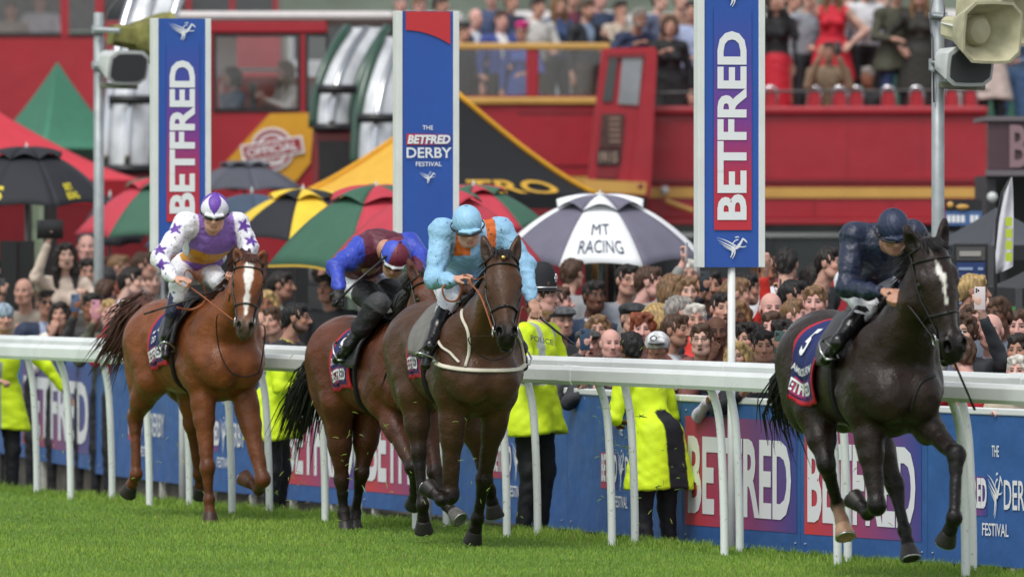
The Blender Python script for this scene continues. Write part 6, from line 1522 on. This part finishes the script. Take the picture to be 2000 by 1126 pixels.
    for i, (e, hd, v) in enumerate(hands):
        fh = Fld(); fh.cone(hd-v*.09, hd-v*.0, .026*w, .025*w, .01, sk)
        nrm = np.array([0, -1., .3]) if arms[i] in ('down', 'hip') else (np.array([(-1 if i == 0 else 1)*.3, .1, 1.]) if arms[i] in ('rail', 'front', 'lap', 'out', 'cross') else np.array([0, -.9, .2]))
        hand(fh, hd-v*.01, v if arms[i] not in ('phone', 'chin', 'phoneup') else unit(v+np.array([0, 0, .6])), nrm, 1 if i == 1 else -1, sk, .55 if arms[i] in ('rail', 'down') else .9, .98)
        Vh, Qh = fh.mesh(.0085 if not far else .012, 0); _, Ch = fh.at(Vh, True); parts_.append((Vh, Qh, Ch))
    hy = 0 if hyaw is None else R(hyaw-yaw); Rm = rot3(hy, R(pitch), R(roll)); Vh, Qh, Ch = head_mesh(skin, mouth, beard, jaw, .0075 if not far else .0105)
    hscale = .93 if not female else .89
    parts_.append((Vh@Rm.T*hscale+hc, Qh, Ch)); n = 0; VV, QQ, CC = [], [], []
    for v_, q_, c_ in parts_: VV.append(v_); QQ.append(q_+n); CC.append(c_); n += len(v_)
    VV = np.vstack(VV)*s; Rb = rot3(R(yaw)); hw = Rb@(hc*s); b0 = np.array([T_[0]-hw[0], T_[1]-hw[1], T_[2]-hw[2]])
    root = thing('person', label, cat, b0, group, R(yaw))
    finish('body', VV, np.vstack(QQ), [BODYM], root, None, np.vstack(CC), True)
    if hair:
        st, co = hair; Vr, Qr, Cr = hair_mesh(st, co, .008 if not far else .011); nm = {'flatcap': 'flat_cap', 'cap': 'cap', 'beanie': 'beanie', 'hatpink': 'hat'}.get(st, 'hair')
        finish(nm, (Vr@Rm.T*hscale*1.015+hc)*s, Qr, [HAIRM], root, None, Cr, True)
        if nm != 'hair' and st != 'beanie':
            Vr, Qr, Cr = hair_mesh('short', 'dark' if skin in 'de' else 'brown', .008 if not far else .011); finish('hair', (Vr@Rm.T*hscale*.93+hc-np.array([0, 0, .012]))*s, Qr, [HAIRM], root, None, Cr, True)
    if glasses:
        b = MB()
        for q in (-1, 1):
            P = [np.array([q*.032+.021*math.cos(t), -.106+.008*abs(math.cos(t)), .010+.016*math.sin(t)]) for t in np.linspace(0, 2*math.pi, 14)]
            if glasses == 'sun': b.sphere(np.array([q*.032, -.098, .011]), (.025, .009, .018), n=10)
            else: b.tube([(Rm@p*hscale+hc)*s for p in P], .0016, 4)
            if glasses == 'sun': b.v[-1] = (b.v[-1]@Rm.T*hscale+hc)*s
            b.tube([(Rm@np.array(p)*hscale+hc)*s for p in ((q*.054, -.095, .014), (q*.08, -.02, .012))], .002, 4)
        b.tube([(Rm@np.array(p)*hscale+hc)*s for p in ((-.011, -.108, .014), (.011, -.108, .014))], .0018, 4)
        b.build2('glasses', [mat('glasses_dark', (.01, .01, .012), .15)], root)
    if phone:
        i, colr, lb = phone; e, hd, v = hands[i]; q = (-1, 1)[i]
        c = (hd+np.array([0, -.02, .07]))*s; cw = Rb@c+b0; m_ = mat('phone_'+colr[1:], lin(colr), .3, coat=.4)
        o = thing('phone', lb, 'phone', cw, 'phones and cameras held up by spectators', R(yaw)); w2, h2 = (.038, .078) if 'tablet' not in lb else (.12, .085)
        b = MB(); b.box((0, 0, 0), (w2*2, .009, h2*2)); bo = b.build2('case', [m_], o); bv = bo.modifiers.new('bevel', 'BEVEL'); bv.width = .006; bv.segments = 3
        for x, z in ((-.6, .8), (-.6, .6), (-.25, .7)): b = MB(); b.sphere((w2*x, -.006, h2*z), (.007, .004, .007), n=8); b.build2('camera_lens', [mat('lens', (.01, .01, .012), .1)], o)
    PEOPLE.append(root); return root, b0, s, Rb, hc*s, Rm
fy = lambda px, d=.8: float(np.interp(px, FX, FY))+d
# ---- front row along the hoardings and named faces behind
P_ = person
P_('woman in a cream shirt filming with a black tablet, tallest at the far left', 128, 500, fy(128, 1.6), 12, '#d2c0b0', skin='a', hair=('long', 'dark'), arms=('phoneup', 'rail'), mouth=1, female=True, lean=.05, phone=(0, '#101012', 'black tablet held up by the woman in the cream shirt'))
P_('balding man with a stern face behind a dark phone at the far left', 46, 570, fy(46, .9), -15, '#8e8478', skin='b', hair=('balding', 'grey'), arms=('phone', 'rail'), phone=(0, '#1b1b1d', 'dark phone in front of the balding man at the far left'))
P_('man in a navy suit with sunglasses and grey-black hair by the far left rail', 92, 592, fy(92, .7), 8, '#232e48', skin='c', hair=('short', 'dark'), shirt='#a9b4d0', glasses='sun', arms=('rail', 'rail'))
P_('young woman with dark parted hair beside the man in the navy suit', 118, 614, fy(118, .5), -10, '#e0d8d0', skin='b', hair=('long', 'dark'), female=True, arms=('chin', 'rail'))
P_('dark skinned man holding a blue phone to his face near the chestnut\'s tail', 180, 600, fy(180, .6), -5, '#3b3a3a', skin='d', hair=('short', 'black'), arms=('phone', 'rail'), phone=(0, '#42587a', 'blue phone held by the dark skinned man near the chestnut\'s tail'))
P_('blond person in a khaki jacket behind a pink phone near the chestnut\'s tail', 214, 612, fy(214, .5), 0, '#56594a', skin='p', hair=('short', 'blond'), arms=('phone', 'rail'), phone=(0, '#c78a9c', 'pink phone held up near the chestnut\'s tail'))
P_('pale haired person in a red top behind a pale blue phone', 243, 612, fy(243, .6), 5, '#b8202e', skin='p', hair=('short', 'white'), arms=('phone', 'rail'), female=True, phone=(1, '#7893a8', 'pale blue phone held up near the chestnut\'s rump'))
P_('pink faced older man just left of the left loudspeaker pole', 169, 484, fy(169, 5.5), 5, '#2c2c30', skin='p', hair=('balding', 'grey'), arms=('down', 'down'))
P_('dark haired man with glasses below the pink faced older man', 170, 532, fy(170, 3), 10, '#26262a', skin='b', hair=('short', 'dark'), glasses='clear', arms=('down', 'down'))
P_('boy in a bright blue top looking right, above the chestnut\'s rump', 258, 550, fy(258, 3), 75, '#2f55a8', skin='a', hair=('short', 'dark'), arms=('rail', 'down'))
P_('man with brown hair in a white hooded top looking right above the chestnut\'s rump', 282, 520, fy(282, 5), 80, '#b9bcc2', skin='b', hair=('short', 'brown'), arms=('down', 'down'))
P_('person in a dark beanie at the left picture edge', 14, 575, fy(14, 1.6), 20, '#20222a', skin='b', hair=('beanie', '#22242b'), arms=('phoneup', 'rail'), phone=(0, '#151517', 'black phone raised at the left picture edge'))
P_('person with dark brown hair turned away right of the left loudspeaker pole', 206, 573, fy(206, 2.2), 160, '#3a342f', skin='b', hair=('short', 'brown'), arms=('down', 'down'))
P_('person with auburn hair turned right behind the phones near the chestnut\'s tail', 234, 580, fy(234, 3), 100, '#5c5a58', skin='b', hair=('short', 'red'), arms=('down', 'down'))
P_('man in a tweed flat cap shouting, first face right of the police officer', 1148, 672, fy(1148, .7), 15, '#3d3f42', skin='p', hair=('flatcap', '#4c4b49'), mouth=1.3, arms=('phone', 'front'), shirt='#8e8e90', phone=(0, '#2b4a66', 'blue phone beside the shouting man in the flat cap'))
P_('bald man with a pursed mouth between the shouting man and the bent steward', 1193, 672, fy(1193, .8), 10, '#33353b', skin='p', hair=('balding', 'white'), arms=('rail', 'rail'), jaw=1.1)
r_ = P_('man in a white baseball cap with a small black motif', 1284, 681, fy(1284, .7), -5, '#2a2f3e', skin='c', hair=('cap', 'capw'), arms=('rail', 'rail'), shirt='#9aa3ad')
b = MB(); b.tube([r_[4]+np.array([-.02+.022*math.cos(t), -.112, .078+.018*math.sin(t)])*r_[2] for t in np.linspace(0, 6.28, 12)], .004, 5); b.build2('cap_motif', [mat('glasses_dark', (.01, .01, .012), .15)], r_[0])
P_('person in a grey flat cap behind the police officer\'s shoulder', 1098, 628, fy(1098, 2.5), 20, '#4a4a4c', skin='b', hair=('flatcap', '#55565a'), arms=('down', 'down'))
P_('red haired person looking up behind the bent steward', 1254, 645, fy(1254, 1.8), 0, '#45413e', skin='p', hair=('curly', 'red'), arms=('down', 'down'))
P_('person in a black flat cap behind the bent steward', 1236, 622, fy(1236, 3), 25, '#26282b', skin='b', hair=('flatcap', '#2b2e31'), arms=('down', 'down'))
P_('dark haired man with glasses under the right side of the grey and white umbrella', 1226, 548, fy(1226, 6.5), 20, '#8b8f98', skin='b', hair=('short', 'dark'), glasses='clear', arms=('down', 'down'))
P_('man in a grey top looking right under the grey and white umbrella', 1270, 552, fy(1270, 6), 80, '#8a8a86', skin='p', hair=('short', 'brown'), arms=('phoneup', 'down'), phone=(0, '#c7c9cb', 'white phone raised under the grey and white umbrella'))
P_('person in a pale grey top turned away beside the green and black stand', 1118, 535, fy(1118, 8), 150, '#8d8f91', skin='b', hair=('short', 'brown'), arms=('down', 'down'))
P_('person with light brown hair looking right beside the police helmet', 1092, 590, fy(1092, 5), 85, '#3f3c3c', skin='p', hair=('short', 'brown'), arms=('down', 'down'))
P_('woman with wavy light brown hair left of the nearest sign pole', 1316, 566, fy(1316, 5.5), 70, '#6c6f7c', skin='b', hair=('bob', 'light'), female=True, arms=('down', 'down'))
P_('man with grey hair turned right left of the nearest sign pole', 1328, 612, fy(1328, 3.5), 110, '#3b3f45', skin='p', hair=('short', 'grey'), arms=('down', 'down'))
P_('open mouthed man in glasses and a dark green jacket', 1370, 664, fy(1370, .8), -8, '#2c302c', skin='a', hair=('short', 'brown'), glasses='clear', mouth=.8, shirt='#6a7388', arms=('rail', 'clap'))
P_('woman with pale blond hair right of the nearest sign pole', 1442, 697, fy(1442, .5), -20, '#c9c6d6', skin='a', hair=('bob', 'blond'), female=True, arms=('rail', 'rail'))
P_('dark haired person holding a green phone left of the leading horse\'s tail', 1492, 678, fy(1492, .6), 0, '#23252a', skin='c', hair=('short', 'dark'), arms=('rail', 'phone'), phone=(1, '#31544c', 'dark green phone held up left of the leading horse\'s tail'))
P_('man with curly grey-black hair between the blond woman and the green phone', 1462, 664, fy(1462, 1.8), -40, '#2e3034', skin='b', hair=('curly', 'dark'), arms=('down', 'down'))
P_('man with tidy brown hair above the green phone', 1508, 642, fy(1508, 2.4), -15, '#41454c', skin='p', hair=('short', 'brown'), arms=('down', 'down'))
P_('woman in a bright red jacket with raised fists behind the nearest sign pole', 1410, 604, fy(1410, 3.4), 15, '#d2342c', skin='b', hair=('short', 'dark'), female=True, arms=('clap', 'high'), mouth=1)
P_('man in black looking right between the woman in red and the man in white', 1458, 565, fy(1458, 6), 85, '#17181b', skin='c', hair=('short', 'black'), arms=('down', 'down'))
P_('man in a white shirt seen from behind, right of the nearest sign', 1537, 516, fy(1537, 8.5), 170, '#cfd0d4', trou='#c5c6ca', skin='b', hair=('short', 'dark'), arms=('hip', 'down'))
P_('man with thick black hair in front of the man in the white shirt, facing right', 1552, 580, fy(1552, 5), 70, '#aeb4c4', skin='c', hair=('short', 'black'), arms=('down', 'down'))
P_('man with a round pale face left of the navy rider\'s elbow', 1592, 592, fy(1592, 3.6), -10, '#8d929b', skin='p', hair=('short', 'light'), arms=('clap', 'down'))
P_('man in a dark jacket looking down left of the navy rider', 1622, 515, fy(1622, 8), 60, '#2b2c30', skin='b', hair=('short', 'dark'), arms=('down', 'down'))
P_('bald person with a hand raised left of the leading horse\'s saddle cloth', 1506, 604, fy(1506, 4), 10, '#b9aaa0', skin='p', hair=('balding', 'brown'), arms=('down', 'clap'))
P_('black haired person filming with a dark phone just left of the nearest sign pole', 1388, 560, fy(1388, 6), 10, '#202126', skin='c', hair=('short', 'black'), arms=('phone', 'down'), phone=(0, '#1f2a33', 'dark phone held up just left of the nearest sign pole'))
P_('man with curly brown hair below the leading horse\'s muzzle', 1880, 650, fy(1880, 1.6), -15, '#2c3036', skin='a', hair=('curly', 'brown'), arms=('down', 'phoneup'), phone=(1, '#cfc4c6', 'white phone raised right of the curly haired man'))
P_('man in a red jacket seen from behind near the hanging whip', 1880, 692, fy(1880, .6), 200, '#b3202b', skin='p', hair=('short', 'brown'), arms=('rail', 'rail'))
P_('man with close cropped dark hair and a clenched hand at the right edge', 1990, 686, fy(1990, 1.2), -20, '#1b1c20', skin='c', hair=('short', 'dark'), arms=('clap', 'chin'))
P_('grey haired person in a cream knitted jumper at the right edge', 1988, 726, fy(1988, .5), -15, '#cbbfa9', skin='p', hair=('short', 'white'), arms=('rail', 'rail'), lean=.2)
P_('person with a pink face under the dark gazebo at the right edge', 1994, 640, fy(1994, 4), -20, '#26282c', skin='p', hair=('short', 'brown'), arms=('down', 'down'))
P_('dark haired person peeking out left of the bearded steward', 533, 628, fy(533, 1.0), -30, '#2b2a2c', skin='b', hair=('short', 'brown'), arms=('down', 'down'))
# ---- further rows, generated
rf = random.Random(21); tops = ['#2b2d33', '#2b2d33', '#1d1f22', '#3c4654', '#6d6a66', '#26364f', '#26364f', '#8a8680', '#4b3d36', '#1d1f22', '#b5b2ad', '#55606e', '#7b4b46', '#3b4a3e', '#99a0aa', '#c9c2b8', '#5a2f35']
TN = {'#2b2d33': 'charcoal', '#3c4654': 'slate blue', '#6d6a66': 'grey', '#26364f': 'navy', '#8a8680': 'light grey', '#4b3d36': 'brown', '#1d1f22': 'black', '#b5b2ad': 'pale grey', '#55606e': 'grey blue', '#7b4b46': 'brick red', '#3b4a3e': 'dark green', '#99a0aa': 'silver grey', '#c9c2b8': 'cream', '#5a2f35': 'maroon'}
spots = []
for row, (y0, d0, xs) in enumerate(((655, 1.6, [70, 150, 508, 1172, 1320, 1402, 1524, 1850, 1935]),
                                    (618, 3.4, [62, 148, 520, 1070, 1290, 1352, 1438, 1560, 1905, 1950]),
                                    (578, 5.6, [150, 300, 545, 640, 1160, 1350, 1435, 1905]),
                                    (540, 9.0, [200, 232, 500, 630, 1345, 1490, 1590]))):
    for x in xs: spots.append((x+rf.uniform(-6, 6), y0+rf.uniform(-10, 10)-(.0 if x > 900 else 20), d0+rf.uniform(-.5, .5), row))
spots.sort(key=lambda t: (t[3], t[0])); ORD = ['nearest', 'second', 'third', 'rearmost']; cnt = {}
ordn = lambda n: ['first', 'second', 'third', 'fourth', 'fifth', 'sixth', 'seventh', 'eighth', 'ninth', 'tenth', 'eleventh', 'twelfth', 'thirteenth', 'fourteenth', 'fifteenth', 'sixteenth', 'seventeenth', 'eighteenth'][n]
LM = [(60, 'the tablet woman'), (193, 'the left pole'), (350, 'the leftmost sign'), (585, 'the bearded steward'), (700, 'the maroon jockey'), (1060, 'the police officer'), (1180, 'the green stand'), (1421, 'the nearest pole'), (1680, 'the navy jockey'), (1860, 'the leading horse\'s head')]
USED = set()
def where(x, row):
    px_, nm = min(LM, key=lambda t: abs(t[0]-x)); return '%s row, %s of %s' % (['front', 'second', 'third', 'rearmost'][row], 'left' if x < px_ else 'right', nm)
for x, y, d, row in spots:
    c = rf.choice(tops); st = rf.choice(['short']*6+['curly', 'balding', 'balding', 'bob', 'long', 'bob', 'flatcap']); hc = rf.choice(['dark', 'brown', 'brown', 'light', 'grey', 'light', 'blond', 'dark', 'white'])
    if st in ('flatcap', 'beanie'): hcol = rf.choice(['#3a3c40', '#5a534a', '#2b303c'])
    else: hcol = hc
    n = cnt.get(row, 0); cnt[row] = n+1; hd_ = {'short': 'short %s hair', 'curly': 'curly %s hair', 'balding': 'thin %s hair', 'bob': '%s bobbed hair', 'long': 'long %s hair'}.get(st, {'flatcap': 'a flat cap', 'beanie': 'a knitted hat'}.get(st))
    hd_ = hd_ % hc if '%s' in hd_ else hd_
    yw = rf.choice([rf.uniform(-35, 35), rf.uniform(-35, 35), rf.uniform(50, 100), rf.uniform(-25, 60)]); a_ = rf.choice([('rail', 'rail'), ('down', 'down'), ('down', 'down'), ('clap', 'clap'), ('chin', 'down'), ('phone', 'down')])
    ph = (0, rf.choice(['#1b1c1f', '#5a6a7a', '#c9c9cc']), 'phone held by the %s spectator from the left in the %s filler row' % (ordn(n), ORD[row])) if a_[0] == 'phone' else None
    if ph: ph = (ph[0], ph[1], '%s phone raised in the %s' % ({'#1b1c1f': 'black', '#5a6a7a': 'grey blue', '#c9c9cc': 'white'}[ph[1]], where(x, row)))
    lb = 'spectator in %s, %s, %s' % (TN[c], hd_, where(x, row))
    if lb in USED: lb = lb.replace('spectator', 'another spectator')
    USED.add(lb)
    P_(lb, x, y, fy(x, d), yw, c, skin=rf.choice('aabbcppde'), hair=(st, hcol), arms=a_, far=row > 0, female=st in ('bob', 'long'), lean=.05, phone=ph, mouth=rf.choice([0, 0, 1]), shirt=rf.choice([None, '#c9ccd2', '#7f8ea6']))
# ---- on the open top decks
def D_(label, px, py, Y, **k):
    k.setdefault('arms', ('down', 'front')); k.setdefault('far', True); k.setdefault('s', 1.03); k.setdefault('lean', .02)
    return person(label, px, py, Y, k.pop('yaw', 0), k.pop('top', '#222'), group='people on the open top decks', **k)
D_('bald man in a navy suit on the middle open top deck, nearest the sign', 930, 36, 104.6, top='#232d45', skin='p', hair=('balding', 'grey'), shirt='#c9ced8', yaw=30)
D_('man in a blue jacket on the middle open top deck, left of the pink hat', 980, 40, 104.2, top='#3b4a8a', skin='p', hair=('short', 'brown'), shirt='#dcdcdc', yaw=20)
D_('woman with a pink hat and sunglasses in a blue coat', 1018, 62, 103.9, top='#3a4b8c', skin='b', hair=('hatpink', '#d02a80'), glasses='sun', female=True, coat=.3, yaw=-15, s=.98)
D_('man in a white shirt on the middle open top deck', 1052, 14, 104.8, top='#c9c8c4', trou='#3b3428', skin='b', hair=('short', 'dark'), yaw=35)
D_('bearded man in a dark jacket holding a drink near the slanted bus end', 1148, 20, 104.4, top='#22262e', trou='#3a2f26', skin='b', hair=('short', 'brown'), beard='brown', shirt='#7d8ea6', yaw=40, arms=('down', 'clap'))
D_('woman in a denim blue jacket behind the man in the white shirt', 1092, 10, 106.0, top='#33466e', skin='b', hair=('long', 'light'), female=True, yaw=30)
D_('man in dark clothes at the left end of the middle open top deck', 904, 62, 104.0, top='#1d2433', skin='b', hair=('short', 'dark'), yaw=70)
D_('person with sunglasses just right of the middle sign\'s top edge', 820, 12, 107, top='#7c5a4a', skin='p', hair=('short', 'light'), glasses='sun', yaw=30)
D_('person in a dark coat above the middle sign\'s left edge', 783, 8, 107.5, top='#2b2b30', skin='p', hair=('short', 'grey'), yaw=20)
D_('person in a patterned brown top above the middle sign', 862, 10, 108, top='#54402f', skin='b', hair=('short', 'black'), yaw=60)
D_('woman in a cream jacket beside the man with the beard, drinking', 1212, 20, 104.8, top='#b9ab9b', skin='b', hair=('short', 'dark'), female=True, yaw=30, arms=('chin', 'down'))
D_('grey bearded man in sunglasses and a navy jacket leaning on the deck rail', 1250, 36, 99.6, top='#25304c', skin='c', hair=('short', 'grey'), glasses='sun', beard='grey', yaw=25, arms=('rail', 'front'), lean=.2)
D_('smiling woman in a long black coat gripping the slanted bus end', 1308, 50, 98.8, top='#141518', skin='b', hair=('bob', 'brown'), female=True, yaw=10, coat=.35, arms=('rail', 'down'), mouth=.8)
D_('person in a pale blue shirt partly behind the nearest sign', 1352, 22, 99.8, top='#9aa6c4', skin='b', hair=('short', 'dark'), yaw=-10)
D_('woman in a black leather jacket and red skirt filming with a phone', 1516, 4, 98.8, top='#1a1b1e', trou='#b8182c', skin='b', hair=('long', 'dark'), female=True, yaw=-10, skirt=.15, arms=('phone', 'phone'), phone=(0, '#1a1a1c', 'black phone of the woman in the red skirt on the top deck'))
D_('woman in a bright red dress standing on the top deck', 1626, -18, 99.4, top='#c2182e', trou='#c2182e', skin='a', hair=('long', 'light'), female=True, sleeve='bare', skirt=.35, arms=('high', 'hip'), coat=.25)
D_('man in a white shirt and black trousers beside the woman in the red dress', 1692, -22, 99.6, top='#d2d2d6', trou='#131417', skin='b', hair=('short', 'dark'), arms=('down', 'front'), yaw=20)
D_('seated man in a sand coloured jacket photographing with a camera on the top deck', 1618, 102, 98.66, top='#7d6a54', skin='c', hair=('short', 'dark'), arms=('phone', 'phone'), s=1.0, sit=True, phone=(1, '#2a2b2e', 'compact camera held by the seated man in the sand jacket'))
D_('seated man in a black jacket with white headphones on the top deck', 1694, 150, 98.66, top='#15171b', skin='d', hair=('short', 'grey'), arms=('lap', 'lap'), s=1.0, sit=True, yaw=-15)
D_('person in an olive coat and jeans with a pale bag on the top deck', 1752, -14, 98.9, top='#3f3f30', trou='#34466b', skin='b', hair=('short', 'dark'), yaw=15, coat=.12, arms=('front', 'down'))
D_('woman with long blond hair in a dark spotted dress beside the right loudspeaker pole', 1796, -8, 98.8, top='#26241f', trou='#26241f', skin='b', hair=('long', 'light'), female=True, coat=.3, arms=('hip', 'down'), skirt=.4)
D_('person in a beige coat right of the right loudspeaker pole on the top deck', 1938, 20, 99.0, top='#c6b3aa', trou='#22242a', skin='a', hair=('short', 'brown'), female=True, coat=.25, yaw=20)
D_('person in a denim jacket at the right end of the top deck', 1975, 30, 99.6, top='#5a7594', trou='#4d6c94', skin='b', hair=('long', 'blond'), female=True, yaw=-10)
D_('person in pale trousers at the far right end of the top deck', 1900, 18, 100.4, top='#4a4f58', trou='#b3a9a6', skin='b', hair=('short', 'dark'))
for i, (x, y, c, hcol) in enumerate(((960, -6, '#3a4a6c', 'dark'), (1000, 4, '#2a3248', 'light'), (1120, -4, '#6d3240', 'brown'), (1172, -2, '#33405a', 'blond'), (1290, 2, '#58627a', 'dark'), (1330, 0, '#8a6a5a', 'brown'), (1550, 2, '#3d4a44', 'dark'), (1580, -2, '#8b8f96', 'light'), (1655, 4, '#3f464e', 'brown'), (1722, 2, '#8e98a8', 'grey'))):
    D_('%s deck spectator in the back standing row, %s from the left' % ({'dark': 'dark haired', 'light': 'fair', 'brown': 'brown haired', 'blond': 'blond', 'grey': 'grey haired'}[hcol], ordn(i)), x, y, 106.5 if x < 1200 else 101, top=c, skin=rf.choice('abp'), hair=('short', hcol), yaw=rf.uniform(-10, 50))
D_('passenger in a blue grey coat seated at the red bus window', 452, 150, 96.6, top='#3d5870', skin='b', hair=('bob', 'dark'), female=True, yaw=-70, sit=True, arms=('lap', 'chin'), s=1.0)
D_('passenger in a cream top with long fair hair at the red bus window', 556, 138, 96.6, top='#cfc9bd', skin='a', hair=('long', 'light'), female=True, yaw=-60, sit=True, arms=('clap', 'clap'), s=1.0)
D_('passenger in beige seen through the far left bus window', 22, 18, 113, top='#a79c8a', trou='#a79c8a', skin='b', hair=('short', 'brown'), s=1.0)
D_('passenger in white and pink seen through the far left bus window', 78, 2, 113, top='#c9c9cc', trou='#b9707a', skin='b', hair=('short', 'dark'), s=1.0)
# ---- stewards and the police officer between rail and hoarding
HV = np.array(lin('#d3ee1c')); NV = np.array(lin('#14171f')); RF = np.array(lin('#a9b0b2'))
def hv_police(V, C):
    m = (np.abs(C-HV).sum(1) < .25); b_ = m & (((V[:, 2] > 1.07) & (V[:, 2] < 1.13)) | ((np.abs(np.abs(V[:, 0])-.10) < .026) & (V[:, 2] > 1.1) & (np.abs(V[:, 0]) < .15))); C[b_] = RF; return C
r_ = P_('police officer in a black helmet with a silver badge and a yellow high visibility jacket', 1060, 580, 60.4, 62, '#d3ee1c', trou='#16181d', skin='p', hair=('short', 'brown'), arms=('front', 'front'), lean=.02, cfun=hv_police, cat='police officer', group='stewards and police beside the rail', coat=.12, hyaw=70)
root, b0, s_, Rb, hc_, Rm_ = r_
b = MB(); c = hc_+np.array([0, .012, .055]); Mh = rot3(R(-2), 0, 0)
Hm = rot3(R(8)); b.lathe(c, [(.118, -.012), (.112, 0), (.110, .03), (.105, .10), (.090, .155), (.055, .19), (.001, .20)], 28, sx=.86, sy=1.0, M=Hm); b.lathe(c+np.array([0, 0, -.012]), [(.135, 0), (.138, .006), (.11, .012)], 28, sx=.84, sy=1.12, M=Hm)
hm_ = b.build2('helmet', [mat('police_black', (.012, .013, .018), .8, bump=.001, bscale=120)], root)
b = MB(); b.lathe(c+np.array([0, 0, .008]), [(.114, 0), (.116, .006), (.114, .012)], 28, sx=.87, sy=1.0, M=Hm); b.build2('helmet_band', [mat('steel', (.55, .55, .56), .3, 1)], hm_)
b = MB(); cb = c+Hm@np.array([.0, -.108, .075]); 
for k in range(8): a_ = k*math.pi/4; b.tube([cb, cb+Hm@np.array([.026*math.cos(a_), -.004, .038*math.sin(a_)])], [.012, .003], 5)
b.sphere(cb, (.02, .012, .024)); b.build2('badge', [mat('steel', (.55, .55, .56), .3, 1)], hm_)
b = MB(); pc = Rb@(np.array([0.0, 0, 0]))+b0; put_text(b, 'POLICE', at(1037, 664, 59.98), (44*60/FP, 0, -.035), (-.004, 0, 11*60/FP), offset=.02, off=.10); b.build('lettering', [mat('print_greydark', lin('#55604a'), .6)], root)
def hv_coat(V, C):
    m = (np.abs(C-HV).sum(1) < .3); C[m & (V[:, 1] > .04) & (np.abs(V[:, 0]+.03) < .09) & (V[:, 2] < 1.2)] = NV; C[m & (V[:, 2] > 1.36)] = NV; return C
P_('steward in a long yellow high visibility coat with black hair, bent over behind the rail', 1233, 680, 59.6, -140, '#d3ee1c', trou='#15171c', skin='d', hair=('short', 'black'), arms=('front', 'front'), lean=.18, cfun=hv_coat, cat='steward', group='stewards and police beside the rail', coat=.24, hyaw=-165)
def hv_beard(V, C):
    m = (np.abs(C-HV).sum(1) < .3); C[m & (V[:, 2] > 1.40)] = np.array(lin('#26282c')); C[m & (np.abs(V[:, 0]) > .19) & (V[:, 2] < 1.3)] = HV; return C
P_('bearded steward with glasses in a yellow high visibility vest over a dark hooded top', 580, 622, 64.6, 75, '#d3ee1c', trou='#14161a', skin='c', hair=('short', 'black'), beard='black', glasses='clear', arms=('front', 'front'), lean=.10, coat=.12, cfun=hv_beard, cat='steward', group='stewards and police beside the rail', hyaw=80)
def hv_left(V, C):
    m = (np.abs(C-HV).sum(1) < .3); C[m & (V[:, 0] < -.02) & (V[:, 2] < 1.25)] = np.array(lin('#8d959b')); return C
P_('steward in yellow under a clear rain poncho at the left edge', 8, 622, 70.0, 15, '#d3ee1c', trou='#15171c', skin='b', hair=('beanie', '#93a5b3'), arms=('front', 'out'), lean=.12, cfun=hv_left, cat='steward', group='stewards and police beside the rail', coat=.2)
